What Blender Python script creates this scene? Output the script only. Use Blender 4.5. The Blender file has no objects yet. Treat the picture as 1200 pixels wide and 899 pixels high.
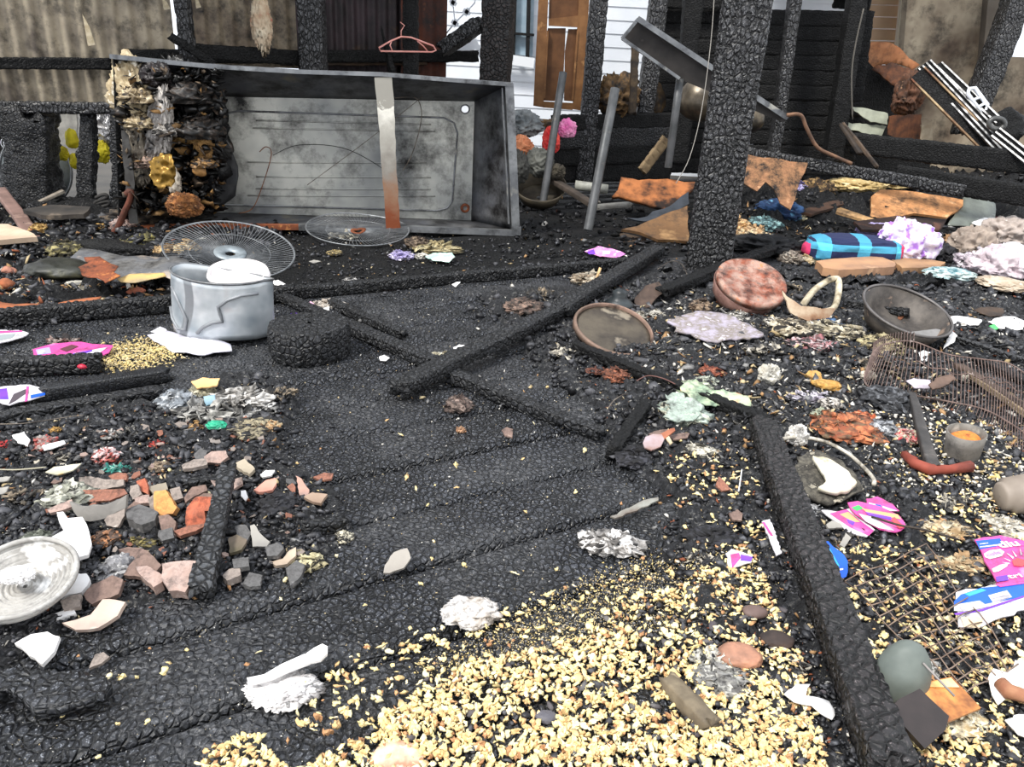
import bpy, math, random
import numpy as np
from mathutils import Vector, Matrix
from mathutils.geometry import delaunay_2d_cdt
S = bpy.context.scene
COL = S.collection
rnd = random.Random(7)
R = math.radians
# ------------------------------------------------------------ camera
F, HC = 900.0, 1.0
cam = bpy.data.objects.new('camera', bpy.data.cameras.new('camera'))
COL.objects.link(cam); S.camera = cam
cam.data.sensor_width = 36; cam.data.lens = 27
cam.data.clip_start = .02
MR = Matrix.Rotation(R(67.5), 4, 'X') @ Matrix.Rotation(R(3.1), 4, 'Z')
cam.matrix_world = Matrix.Translation((0, 0, HC)) @ MR
# ------------------------------------------------------------ light
w = bpy.data.worlds.new('world'); S.world = w; w.use_nodes = True
nt = w.node_tree; bg = nt.nodes['Background']
sky = nt.nodes.new('ShaderNodeTexNoise'); sky.inputs['Scale'].default_value = 1.6
tc = nt.nodes.new('ShaderNodeTexCoord'); nt.links.new(tc.outputs['Generated'], sky.inputs['Vector'])
rp = nt.nodes.new('ShaderNodeValToRGB'); nt.links.new(sky.outputs['Fac'], rp.inputs['Fac'])
rp.color_ramp.elements[0].color = (.74, .82, .96, 1); rp.color_ramp.elements[1].color = (1, 1, 1, 1)
rp.color_ramp.elements[0].position = .35; rp.color_ramp.elements[1].position = .6
nt.links.new(rp.outputs['Color'], bg.inputs['Color']); bg.inputs['Strength'].default_value = 1.15
sun = bpy.data.objects.new('sun', bpy.data.lights.new('sun', 'SUN')); COL.objects.link(sun)
sun.data.energy = 2.6; sun.data.angle = R(9); sun.data.color = (1, .965, .91)
sun.rotation_euler = Vector((-.55, -.5, 1.0)).to_track_quat('Z', 'Y').to_euler()
vs = S.view_settings; vs.view_transform = 'Standard'; vs.look = 'None'; vs.gamma = 1; vs.exposure = .7
# ------------------------------------------------------------ noise
def _h(ix, iy, iz, s):
    n = (ix.astype(np.int64) * 374761393 + iy.astype(np.int64) * 668265263 + iz.astype(np.int64) * 2147483647 + s * 974634777) & 0xffffffff
    n = ((n ^ (n >> 13)) * 1274126177) & 0xffffffff
    n = ((n ^ (n >> 16)) * 2246822519) & 0xffffffff
    return ((n ^ (n >> 15)) & 0xffffff) / float(0xffffff)
def vn(P, s=0):
    P = np.atleast_2d(P); i = np.floor(P).astype(np.int64); f = P - i; f = f * f * (3 - 2 * f); o = 0
    for a in (0, 1):
        for b in (0, 1):
            for c in (0, 1):
                o = o + _h(i[:, 0] + a, i[:, 1] + b, i[:, 2] + c, s) * (f[:, 0] if a else 1 - f[:, 0]) * (f[:, 1] if b else 1 - f[:, 1]) * (f[:, 2] if c else 1 - f[:, 2])
    return o * 2 - 1
def fbm(P, s=0, o=3):
    r = 0; a = 1.0
    for k in range(o): r = r + a * vn(P * 2 ** k, s + k); a *= .5
    return r / 1.75
def vor2(x, y, s=0):
    """cell noise: F2-F1, cell value"""
    ix = np.floor(x).astype(np.int64); iy = np.floor(y).astype(np.int64)
    d1 = np.full(x.shape, 9.); d2 = d1.copy(); cv = np.zeros(x.shape); z = np.zeros_like(ix)
    for a in (-1, 0, 1):
        for b in (-1, 0, 1):
            cx = ix + a; cy = iy + b
            px = cx + .15 + .7 * _h(cx, cy, z, s); py = cy + .15 + .7 * _h(cx, cy, z, s + 1)
            d = np.hypot(px - x, py - y); m = d < d1
            d2 = np.where(m, d1, np.minimum(d2, d)); cv = np.where(m, _h(cx, cy, z, s + 2), cv); d1 = np.where(m, d, d1)
    return d2 - d1, cv
# ------------------------------------------------------------ pixel helpers: where a point of the photo stands in the place
MR3 = MR.to_3x3(); C0 = Vector((0, 0, HC)); FW = MR3 @ Vector((0, 0, -1))
def ray(px, py): return MR3 @ Vector(((px - 600) / F, -(py - 449.5) / F, -1))
def hit(px, py, p, n):
    d = ray(px, py); return C0 + d * ((Vector(p) - C0).dot(n) / d.dot(n))
def GZ(px, py, z=0.): return hit(px, py, (0, 0, z), Vector((0, 0, 1)))
def Pt(px, py, Y): return hit(px, py, (0, Y, 0), Vector((0, 1, 0)))
def spx(p): return (Vector(p) - C0).dot(FW) / F          # metres per pixel at p
TH = R(30.6); U = np.array([math.cos(TH), math.sin(TH)]); V = np.array([-math.sin(TH), math.cos(TH)])
def Wv(px, py, v=6.22): return hit(px, py, (V[0] * v, V[1] * v, 0), Vector((V[0], V[1], 0)))
def wpoly(l, z=0): return np.array([GZ(x, y, z)[:2] for x, y in l])
BEDS = [
 (wpoly([(-260, 500), (0, 485), (200, 468), (300, 425), (350, 470), (330, 530), (405, 580), (395, 650), (300, 682), (180, 705), (60, 750), (-100, 830), (-300, 800)]), .022, .05),
 (wpoly([(560, 345), (690, 335), (800, 318), (1500, 300), (1900, 1100), (860, 1100), (790, 820), (800, 700), (770, 640), (800, 590), (735, 550), (700, 480), (640, 440)]), .026, .07),
 (wpoly([(-300, 235), (100, 235), (230, 262), (345, 262), (300, 300), (200, 335), (150, 352), (-300, 400)]), .05, .18),
]
HEAP = wpoly([(850, 285), (930, 262), (1150, 262), (1500, 330), (1700, 190), (1300, 150), (900, 182), (850, 210)])
def sdist(x, y, poly):
    x = np.asarray(x, float); y = np.asarray(y, float); d = np.full(x.shape, 1e9); ins = np.zeros(x.shape, bool); n = len(poly)
    for i in range(n):
        a = poly[i]; b = poly[(i + 1) % n]; e = b - a; L = e @ e
        t = np.clip(((x - a[0]) * e[0] + (y - a[1]) * e[1]) / L, 0, 1)
        d = np.minimum(d, np.hypot(x - a[0] - t * e[0], y - a[1] - t * e[1]))
        c = (a[1] > y) != (b[1] > y)
        with np.errstate(divide='ignore', invalid='ignore'):
            xi = a[0] + (y - a[1]) / (b[1] - a[1] + 1e-12) * e[0]
        ins ^= c & (x < xi)
    return np.where(ins, d, -d)
def terr(x, y):
    x = np.atleast_1d(np.asarray(x, float)); y = np.atleast_1d(np.asarray(y, float)); z = np.full(x.shape, -.03)
    P = np.stack([x, y, x * 0], 1)
    for k, (poly, h, soft) in enumerate(BEDS):
        m = np.clip(sdist(x, y, poly) / soft + .5, 0, 1); m = m * m * (3 - 2 * m)
        z = np.maximum(z, -.03 + m * (.03 + h * (.6 + .8 * fbm(P * 5, 5 + k))))
    m = np.clip(sdist(x, y, HEAP) / .5 + .4, 0, 1); m = m * m * (3 - 2 * m)
    z = np.maximum(z, -.03 + m * (.06 + np.clip((y - 4.7) * .055, 0, .25) + .05 * fbm(P * 2.2, 31)))
    return z
def tz(x, y): return max(0.0, float(terr(x, y)[0]))
def G(px, py):
    z = 0.
    for _ in range(4): p = GZ(px, py, z); z = tz(p.x, p.y)
    p = GZ(px, py, z); return p
# ------------------------------------------------------------ materials
def lin(h):
    if not isinstance(h, str): return tuple(h) + (1,)
    c = [int(h[i:i + 2], 16) / 255 for i in (0, 2, 4)]
    return tuple((v / 12.92 if v <= .04045 else ((v + .055) / 1.055) ** 2.4) for v in c) + (1,)
MC = {}
class NB:
    def __init__(s, name):
        s.m = bpy.data.materials.new(name); s.m.use_nodes = True; s.t = s.m.node_tree; s.b = s.t.nodes['Principled BSDF']
        s.tc = s.t.nodes.new('ShaderNodeTexCoord')
    def n(s, ty, **k):
        x = s.t.nodes.new(ty)
        for a, v in k.items():
            if a.startswith('i_'): x.inputs[a[2:].replace('_', ' ')].default_value = v
            else: setattr(x, a, v)
        return x
    def l(s, a, b): s.t.links.new(a, b)
    def noise(s, scale, det=4, ro=.6, co='Object'):
        x = s.n('ShaderNodeTexNoise', i_Scale=scale, i_Detail=det, i_Roughness=ro); s.l(s.tc.outputs[co], x.inputs['Vector']); return x.outputs['Fac']
    def ramp(s, fac, stops, ip='LINEAR'):
        r = s.n('ShaderNodeValToRGB'); s.l(fac, r.inputs['Fac']); r.color_ramp.interpolation = ip; e = r.color_ramp.elements
        while len(e) < len(stops): e.new(.5)
        for k, (p, c) in zip(e, stops): k.position = p; k.color = lin(c)
        return r.outputs['Color']
    def mix(s, fac, a, b):
        x = s.n('ShaderNodeMix', data_type='RGBA')
        for v, k in ((fac, 0), (a, 6), (b, 7)):
            if hasattr(v, 'links'): s.l(v, x.inputs[k])
            else: x.inputs[k].default_value = v if k == 0 else lin(v)
        return x.outputs[2]
    def math(s, op, a, b=0.):
        x = s.n('ShaderNodeMath', operation=op)
        for v, k in ((a, 0), (b, 1)):
            if hasattr(v, 'links'): s.l(v, x.inputs[k])
            else: x.inputs[k].default_value = v
        return x.outputs[0]
    def bump(s, h, st, dist=.004, prev=None):
        x = s.n('ShaderNodeBump', i_Strength=st, i_Distance=dist); s.l(h, x.inputs['Height'])
        if prev: s.l(prev, x.inputs['Normal'])
        s.l(x.outputs[0], s.b.inputs['Normal']); return x.outputs[0]
def M(c1, c2=None, c3=None, scale=9, rough=.8, metal=0, bump=.35, soot=0, bs=60, spec=.4):
    """mottled material: two or three colours by noise, soot = share of black"""
    key = (c1, c2, c3, scale, rough, metal, bump, soot, bs)
    if key in MC: return MC[key]
    b = NB('mottled_' + c1); c2 = c2 or c1
    st = [(.38, c1), (.6, c2)] + ([(.68, c3)] if c3 else [])
    col = b.ramp(b.noise(scale), st)
    if soot:
        col = b.mix(b.ramp(b.noise(scale * .7 + 3, 6, .7), [(.28 + .25 * soot, (1, 1, 1)), (.50 + .25 * soot, (0, 0, 0))]), col, '1a1818')
    b.l(col, b.b.inputs['Base Color']); b.b.inputs['Roughness'].default_value = rough; b.b.inputs['Metallic'].default_value = metal
    b.b.inputs['Specular IOR Level'].default_value = spec
    if bump: b.bump(b.noise(bs, 5, .7), bump)
    MC[key] = b.m; return b.m
def char_mat(name='char', scale=60, dark='0c0c0d', mid='1b1c1e', ash='4a4c50', ashp=.62, rough=.5, stretch=(1, 1, 1), bump=.9, ang=0, spec=.5, smooth=None):
    key = ('char', name)
    if key in MC: return MC[key]
    b = NB(name); mp = b.n('ShaderNodeMapping'); mp.inputs['Scale'].default_value = stretch; mp.inputs['Rotation'].default_value = (0, 0, ang)
    b.l(b.tc.outputs['Object'], mp.inputs['Vector'])
    v = b.n('ShaderNodeTexVoronoi', feature='DISTANCE_TO_EDGE', i_Scale=scale); wn = b.n('ShaderNodeTexNoise', i_Scale=scale * .4)
    b.l(mp.outputs[0], wn.inputs['Vector']); mv = b.n('ShaderNodeVectorMath', operation='MULTIPLY_ADD')
    b.l(wn.outputs['Color'], mv.inputs[0]); mv.inputs[1].default_value = (.7 / scale,) * 3; b.l(mp.outputs[0], mv.inputs[2]); b.l(mv.outputs[0], v.inputs['Vector'])
    cell = b.ramp(v.outputs['Distance'], [(.02, (0, 0, 0)), (.2, (1, 1, 1))])
    big = b.noise(4, 5, .6); fine = b.noise(240, 3, .7)
    c = b.mix(b.ramp(big, [(.35, (0, 0, 0)), (.65, (1, 1, 1))]), dark, mid)
    c = b.mix(b.ramp(fine, [(ashp, (0, 0, 0)), (ashp + .08, (1, 1, 1))]), c, ash)
    c = b.mix(cell, '060606', c)
    if smooth:
        sm = b.noise(2.6, 4, .55); sf = b.ramp(sm, [(.46, (0, 0, 0)), (.60, (1, 1, 1))]); grit = b.ramp(b.noise(90, 5, .7), [(.35, '1c1d20'), (.52, smooth), (.66, '6e6e70'), (.75, 'a8a69e')]); c = b.mix(b.math('MULTIPLY', sf, .75), c, grit)
    b.l(c, b.b.inputs['Base Color']); b.b.inputs['Specular IOR Level'].default_value = spec
    b.l(b.ramp(b.noise(30), [(.3, (rough - .1,) * 3), (.7, (rough + .15,) * 3)]), b.b.inputs['Roughness'])
    p = b.bump(cell, bump, .006); b.bump(b.noise(160, 4, .7), .5, .003, p)
    MC[key] = b.m; return b.m
CH = char_mat('charred_wood', 48, dark='121213', mid='26272a', ash='6c6e72', ashp=.58)
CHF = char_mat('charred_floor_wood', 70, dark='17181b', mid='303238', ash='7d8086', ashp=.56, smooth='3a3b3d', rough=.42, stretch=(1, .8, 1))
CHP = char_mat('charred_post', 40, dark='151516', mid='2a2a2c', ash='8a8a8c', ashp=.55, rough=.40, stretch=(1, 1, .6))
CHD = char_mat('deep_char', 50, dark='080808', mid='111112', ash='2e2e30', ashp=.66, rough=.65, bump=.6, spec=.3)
def ground_mat(dk=0):
    b = NB('charred_rubble_bed'); n1 = b.noise(60, 6, .75); n2 = b.noise(9, 4)
    c = b.ramp(n1, [(.38, '0e0e10'), (.5, '212226'), (.56, '46474b'), (.61, '85837d'), (.67, 'c4bdae')])
    c = b.mix(b.ramp(n2, [(.4, (0, 0, 0)), (.7, (1, 1, 1))]), b.ramp(n1, [(.4, '0f0f11'), (.55, '28292c'), (.65, '5c5a57')]), c)
    if dk: c = b.mix(.6, c, '060606'); b.b.inputs['Specular IOR Level'].default_value = .25
    b.l(c, b.b.inputs['Base Color']); b.b.inputs['Roughness'].default_value = .62; b.bump(n1, 1., .02); return b.m
# ------------------------------------------------------------ mesh building
class MB:
    def __init__(s): s.v = []; s.f = []; s.mi = []
    def add(s, vs_, fs, mi=0):
        o = len(s.v); s.v.extend([tuple(v) for v in vs_]); s.f.extend([tuple(i + o for i in f) for f in fs]); s.mi.extend([mi] * len(fs)); return s
    def box(s, c, sz, rot=None, mi=0):
        rot = rot or Matrix.Identity(3); c = Vector(c); V_ = []
        for x in (-.5, .5):
            for y in (-.5, .5):
                for z in (-.5, .5): V_.append(c + rot @ Vector((x * sz[0], y * sz[1], z * sz[2])))
        return s.add(V_, [(0, 1, 3, 2), (4, 6, 7, 5), (0, 4, 5, 1), (2, 3, 7, 6), (0, 2, 6, 4), (1, 5, 7, 3)], mi)
    def bar(s, a, b, w_, h_, up=(0, 0, 1)):
        a = Vector(a); b = Vector(b); x = (b - a); L = x.length; x.normalize(); y = Vector(up).cross(x)
        if y.length < 1e-4: y = Vector((0, 1, 0)).cross(x)
        y.normalize(); z = x.cross(y); return s.box((a + b) / 2, (L, w_, h_), Matrix((x, y, z)).transposed())
    def tube(s, pts, r, n=6, close=False, cap=True):
        pts = [Vector(p) for p in pts]; N = len(pts); V_ = []; prev = None
        for i, p in enumerate(pts):
            a = pts[(i - 1) % N] if (close or i) else p; c = pts[(i + 1) % N] if (close or i < N - 1) else p
            d = (c - a)
            d = d.normalized() if d.length > 1e-9 else Vector((0, 0, 1))
            if prev is None: q = d.cross(Vector((.13, .2, 1))).normalized()
            else: q = (prev - d * prev.dot(d)).normalized()
            prev = q; e = d.cross(q); rr = r[i] if isinstance(r, (list, tuple)) else r
            for k in range(n): t = 2 * math.pi * k / n; V_.append(p + (q * math.cos(t) + e * math.sin(t)) * rr)
        fs = []
        for i in range(N if close else N - 1):
            j = (i + 1) % N
            for k in range(n): fs.append((i * n + k, i * n + (k + 1) % n, j * n + (k + 1) % n, j * n + k))
        if cap and not close: fs += [tuple(range(n))[::-1], tuple((N - 1) * n + k for k in range(n))]
        return s.add(V_, fs)
    def lathe(s, prof, n, mat, wob=0, seed=0):
        V_ = []; fs = []; m = len(prof)
        for k in range(n):
            t = 2 * math.pi * k / n; W = 1 + wob * math.sin(2 * t + seed) + wob * .6 * math.sin(3 * t + seed * 2)
            for r, z in prof: V_.append(mat @ Vector((r * W * math.cos(t), r * W * math.sin(t), z + wob * .5 * r * math.sin(2 * t + seed + 1))))
        for k in range(n):
            a = k * m; b = ((k + 1) % n) * m
            for i in range(m - 1): fs.append((a + i, b + i, b + i + 1, a + i + 1))
        return s.add(V_, fs)
WL = {}
def obj(name, mb, mat, label=None, cat=None, group=None, parent=None, kind=None, smooth=True, uv=None, origin=None):
    if isinstance(mb, MB): v, f = mb.v, mb.f
    else: v, f = mb
    v = np.array([tuple(p) for p in v], float) if not isinstance(v, np.ndarray) else v
    if parent is not None: org = np.array(WL[parent.name])
    elif origin is not None: org = np.array(origin)
    else: org = np.array([(v[:, 0].min() + v[:, 0].max()) / 2, (v[:, 1].min() + v[:, 1].max()) / 2, v[:, 2].min()])
    me = bpy.data.meshes.new(name); lv = v - org
    if isinstance(f, np.ndarray):
        nf, k = f.shape; me.vertices.add(len(lv)); me.vertices.foreach_set('co', lv.ravel()); me.loops.add(nf * k); me.loops.foreach_set('vertex_index', f.ravel().astype(np.int32))
        me.polygons.add(nf); me.polygons.foreach_set('loop_start', (np.arange(nf) * k).astype(np.int32)); me.polygons.foreach_set('loop_total', np.full(nf, k, np.int32)); me.update(calc_edges=True); me.validate()
    else: me.from_pydata([tuple(p) for p in lv], [], f)
    me.update()
    if smooth: me.polygons.foreach_set('use_smooth', [True] * len(me.polygons))
    if uv is not None:
        L = me.uv_layers.new(name='UVMap'); idx = np.zeros(len(me.loops), np.int32); me.loops.foreach_get('vertex_index', idx)
        L.data.foreach_set('uv', np.asarray(uv)[idx].ravel())
    for m in (mat if isinstance(mat, (list, tuple)) else [mat]): me.materials.append(m)
    if isinstance(mb, MB) and any(mb.mi): me.polygons.foreach_set('material_index', mb.mi)
    o = bpy.data.objects.new(name, me); COL.objects.link(o)
    if parent is not None: o.parent = parent
    else: o.location = org
    WL[o.name] = tuple(org)
    if label: o['label'] = label
    if cat: o['category'] = cat
    if group: o['group'] = group
    if kind: o['kind'] = kind
    return o
def root(name, label, cat, loc, group=None, kind=None):
    o = bpy.data.objects.new(name, None); COL.objects.link(o); o.location = loc; o.empty_display_size = .05; WL[o.name] = tuple(loc)
    if label: o['label'] = label
    if cat: o['category'] = cat
    if group: o['group'] = group
    if kind: o['kind'] = kind
    return o
def resamp(poly, step, rag, seed=0):
    out = []; n = len(poly); rr = random.Random(seed)
    for i in range(n):
        a = Vector(poly[i]); b = Vector(poly[(i + 1) % n]); L = (b - a).length; k = max(1, int(L / step))
        for j in range(k):
            p = a.lerp(b, j / k)
            if rag: p = p + Vector((rr.uniform(-rag, rag), rr.uniform(-rag, rag)))
            out.append(p)
    return out
def inpoly(p, poly):
    c = False; n = len(poly)
    for i in range(n):
        a = poly[i]; b = poly[(i + 1) % n]
        if (a[1] > p[1]) != (b[1] > p[1]) and p[0] < a[0] + (p[1] - a[1]) / (b[1] - a[1]) * (b[0] - a[0]): c = not c
    return c
SEED = [100]
def plane_of(poly, tilt, lift, Y=None, yaw=0, z=None):
    xs = [p[0] for p in poly]; ys = [p[1] for p in poly]; cx = sum(xs) / len(xs)
    t = R(tilt); n = Vector((math.sin(R(yaw)) * math.sin(t), -math.cos(R(yaw)) * math.sin(t), math.cos(t)))
    if Y is not None: p0 = Pt(cx, max(ys), Y)
    elif z is not None: p0 = GZ(cx, max(ys), z)
    elif tilt: p0 = G(cx, max(ys))
    else:
        c = G(cx, sum(ys) / len(ys)); p0 = c; p0.z = max(tz(q.x, q.y) for q in [G(*q) for q in poly[::max(1, len(poly) // 5)]] + [c])
    return p0 + Vector((0, 0, lift)), n
def slab(name, label, cat, poly, mat, th=.004, lift=.002, tilt=0, yaw=0, crumple=0, curl=0, res=7, rag=.03, Y=None, z=None, parent=None, group=None, holes=None, freq=3, plane=None, kind=None, smooth=True):
    """a sheet, board or shard lying (or leaning by tilt) in the place, with thickness"""
    SEED[0] += 1; sd = SEED[0]
    p0, n = plane or plane_of(poly, tilt, lift, Y, yaw, z)
    if plane: p0 = p0 + n * lift
    ex = Vector((1, 0, 0)); ex = (ex - n * ex.dot(n)).normalized() if abs(n.x) < .95 else Vector((0, 1, 0)); ey = n.cross(ex)
    def to2(px, py): q = hit(px, py, p0, n) - p0; return (q.dot(ex), q.dot(ey))
    P2 = [to2(*p) for p in poly]
    xs = [p[0] for p in P2]; ys = [p[1] for p in P2]; wx = max(xs) - min(xs); wy = max(ys) - min(ys); sz = max(wx, wy)
    step = math.sqrt(wx * wy) / res if (crumple or curl or rag) else sz * 3
    bd = resamp(P2, max(step, sz / 40), rag * math.sqrt(wx * wy), sd)
    vv = [Vector(p) for p in bd]; ed = [(i, (i + 1) % len(bd)) for i in range(len(bd))]
    for h in holes or []:
        hp = [Vector(to2(*q)) for q in h]; o = len(vv); vv += hp; ed += [(o + i, o + (i + 1) % len(hp)) for i in range(len(hp))]
    if crumple or curl:
        rr = random.Random(sd); nx = int(wx / step) + 1; ny = int(wy / step) + 1
        for i in range(nx):
            for j in range(ny):
                q = (min(xs) + (i + .5 + rr.uniform(-.3, .3)) * step, min(ys) + (j + .5 + rr.uniform(-.3, .3)) * step)
                if inpoly(q, bd): vv.append(Vector(q))
    rv, _, rf, _, _, _ = delaunay_2d_cdt(vv, ed, [], 1 if not holes else 0, 1e-6)
    if holes:
        h2 = [[to2(*q) for q in h] for h in holes]
        rf = [f for f in rf if (lambda c: inpoly(c, bd) and not any(inpoly(c, h) for h in h2))((sum(rv[i].x for i in f) / len(f), sum(rv[i].y for i in f) / len(f)))]
    A = np.array([(q.x, q.y) for q in rv]); cx = (max(xs) + min(xs)) / 2; cy = (max(ys) + min(ys)) / 2
    N3 = np.stack([A[:, 0], A[:, 1], A[:, 0] * 0], 1) / sz * freq + sd * 7.3
    d = crumple * sz * (np.abs(fbm(N3, sd)) * 1.4 + .35 * fbm(N3 * 3, sd + 9)) + curl * sz * (((A[:, 0] - cx) / sz * 2) ** 2 * .5 + ((A[:, 1] - cy) / sz * 2) ** 2 * .5)
    d -= d.min()
    W = np.array(p0)[None] + A[:, :1] * np.array(ex)[None] + A[:, 1:] * np.array(ey)[None] + d[:, None] * np.array(n)[None]
    top = W + np.array(n)[None] * th; k = len(W); fs = []
    cnt = {}
    for f in rf:
        a = A[list(f)]; ar = sum(a[i][0] * a[(i + 1) % len(a)][1] - a[(i + 1) % len(a)][0] * a[i][1] for i in range(len(a)))
        f = tuple(f) if ar > 0 else tuple(f)[::-1]
        fs.append(f); fs.append(tuple(i + k for i in f[::-1]))
        for i in range(len(f)): cnt[(f[i], f[(i + 1) % len(f)])] = 1
    for (a, b) in list(cnt):
        if (b, a) not in cnt: fs.append((a, a + k, b + k, b))
    fs = [f for f in fs]
    allv = np.concatenate([top, W])
    u2 = np.stack([(A[:, 0] - min(xs)) / wx, (A[:, 1] - min(ys)) / wy], 1); u2 = np.concatenate([u2, u2])
    # shade flat on sharp sheets so the thickness reads
    o = obj(name, (allv, fs), mat, label, cat, group, parent, kind, smooth=False, uv=u2)
    if smooth and crumple: o.data.polygons.foreach_set('use_smooth', [True] * len(o.data.polygons))
    return o
def ico(sub):
    t = (1 + 5 ** .5) / 2
    v = [(-1, t, 0), (1, t, 0), (-1, -t, 0), (1, -t, 0), (0, -1, t), (0, 1, t), (0, -1, -t), (0, 1, -t), (t, 0, -1), (t, 0, 1), (-t, 0, -1), (-t, 0, 1)]
    f = [(0, 11, 5), (0, 5, 1), (0, 1, 7), (0, 7, 10), (0, 10, 11), (1, 5, 9), (5, 11, 4), (11, 10, 2), (10, 7, 6), (7, 1, 8), (3, 9, 4), (3, 4, 2), (3, 2, 6), (3, 6, 8), (3, 8, 9), (4, 9, 5), (2, 4, 11), (6, 2, 10), (8, 6, 7), (9, 8, 1)]
    v = [Vector(p).normalized() for p in v]
    for _ in range(sub):
        mid = {}; nf = []
        def m(a, b):
            k = (min(a, b), max(a, b))
            if k not in mid: mid[k] = len(v); v.append(((v[a] + v[b]) / 2).normalized())
            return mid[k]
        for a, b, c in f: x = m(a, b); y = m(b, c); z = m(c, a); nf += [(a, x, z), (b, y, x), (c, z, y), (x, y, z)]
        f = nf
    return np.array([tuple(p) for p in v]), f
ICO = [ico(i) for i in range(5)]
def lump(name, label, cat, px, py, wp, hp, mat, depth=.7, amp=.3, freq=2.2, sub=3, base=None, rot=0, group=None, parent=None, ridge=False, flat=.12, kind=None, sink=.1, roll=0, smooth=True, boxy=0):
    """rounded or crumpled bulky thing; px,py = middle of its lower edge in the photo"""
    SEED[0] += 1; sd = SEED[0]; p = Vector(base) if base is not None else G(px, py)
    if ridge and wp > 16: sub = max(sub, 4)
    s = spx(p); W = wp * s; D = W * depth; dep = max(.05, math.asin(min(1, (HC - p.z) / (p - C0).length))) if p.z < HC else .05
    Hh = max(flat * W, (hp * s - D * math.sin(dep)) / math.cos(dep))
    v, f = ICO[sub]; v = v.copy()
    if ridge: v = v + .22 * np.stack([fbm(v * 1.6 + sd + 11 * k, sd + k, 3) for k in range(3)], 1)
    n = fbm(v * freq * (.8 if ridge else .5) + sd * 3.7, sd, 5)
    r = 1 + amp * ((1 - 2 * np.abs(n)) - .5 if ridge else n)
    v = v * r[:, None]
    if boxy: v = np.sign(v) * np.abs(v) ** boxy
    v[:, 2] = np.where(v[:, 2] < 0, v[:, 2] * .75, v[:, 2])
    v = v * np.array([W / 2, D / 2, Hh / 2])
    if roll: c, q = math.cos(R(roll)), math.sin(R(roll)); v = v @ np.array([[c, 0, -q], [0, 1, 0], [q, 0, c]])
    c, q = math.cos(R(rot)), math.sin(R(rot)); v = v @ np.array([[c, q, 0], [-q, c, 0], [0, 0, 1]])
    v = v + np.array([p.x, p.y + D * .35, p.z - v[:, 2].min() - sink * Hh])
    return obj(name, (v, f), mat, label, cat, group, parent, kind, smooth=smooth)
def beam(name, label, a, b, w_, h_, mat=None, cat='timber', cell=.03, dep=.006, bend=0, seg=None, taper=(1, 1), parent=None, group=None, up=(0, 0, 1), rough=.1, wob=.015, kind=None, origin=None, cs=6, st=1.0):
    """charred timber: box section whose skin is cracked into raised cells"""
    SEED[0] += 1; sd = SEED[0]; a = Vector(a); b = Vector(b); x = b - a; L = x.length; x.normalize(); y = Vector(up).cross(x)
    if y.length < 1e-3: y = Vector((0, 1, 0)).cross(x)
    y.normalize(); z = x.cross(y); seg = seg or int(min(420, max(8, L / max(.008, cell / 3.2))))
    ring = []
    for k in range(4 * cs):
        e, t = divmod(k, cs); t = t / cs * 2 - 1
        q = [(1, t), (-t, 1), (-1, -t), (t, -1)][e]; m = max(abs(q[0]), abs(q[1])); l = math.hypot(*q)
        rr = .82 * 1 + .18 * 1 / l * m; ring.append((q[0] * rr * w_ / 2, q[1] * rr * h_ / 2))
    ring = np.array(ring); n = len(ring); per = 2 * (w_ + h_); nn = ring / np.linalg.norm(ring, axis=1)[:, None]
    ts = np.linspace(0, 1, seg + 1); T, K = np.meshgrid(ts, np.arange(n), indexing='ij')
    uu = T * L / (cell * st) + sd * 3.1; vv = (K / n) * round(max(3, per / cell))
    pern = max(3, round(per / cell)); e, cv = vor2(uu.ravel(), np.minimum(vv, pern - vv).ravel(), sd)
    g = (np.clip(e * 3.2, 0, 1) * (.6 + .8 * cv)).reshape(T.shape)
    lf = fbm(np.stack([(T * L * 5).ravel(), nn[:, 0][K].ravel() * 1.3 + sd, nn[:, 1][K].ravel() * 1.3], 1), sd).reshape(T.shape)
    sc = taper[0] + (taper[1] - taper[0]) * T
    sc = sc * (1 + rough * lf) ; off = (g - 1) * dep
    O = ring[K] * sc[..., None] + nn[K] * off[..., None]
    wv = fbm(np.stack([ts * L * 1.7 + sd, ts * 0, ts * 0], 1), sd) * wob; wz = bend * 4 * ts * (1 - ts)
    P = np.array(a)[None, None] + T[..., None] * L * np.array(x) + (O[..., 0] + wv[:, None])[..., None] * np.array(y) + (O[..., 1] + wz[:, None])[..., None] * np.array(z)
    # broken ends
    je = np.array([vn(np.array([[k * .7 + sd, 1.3, 0]]))[0] for k in range(n)]) * min(w_, h_) * .35
    P[0] += je[:, None] * np.array(x); P[-1] += je[::-1, None] * np.array(x)
    v = P.reshape(-1, 3); fs = []
    I = np.arange(seg)[:, None] * n; k = np.arange(n)[None]; k2 = (k + 1) % n
    fs = np.stack([I + k, I + k2, I + n + k2, I + n + k], -1).reshape(-1, 4)
    c0 = len(v); v = np.concatenate([v, P[0].mean(0)[None] - np.array(x)[None] * w_ * .05, P[-1].mean(0)[None] + np.array(x)[None] * w_ * .05])
    e1 = [(c0, (i + 1) % n, i, i) for i in range(n)]; bse = seg * n; e2 = [(c0 + 1, bse + i, bse + (i + 1) % n, bse + (i + 1) % n) for i in range(n)]
    F_ = [tuple(q) for q in fs.tolist()] + [q[:3] for q in e1] + [q[:3] for q in e2]
    if z.cross(Vector((0, 0, 1))).length > 9: pass
    if parent is not None: cat = None
    return obj(name, (v, F_), mat or CH, label, cat, group, parent, kind, origin=origin)
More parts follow.
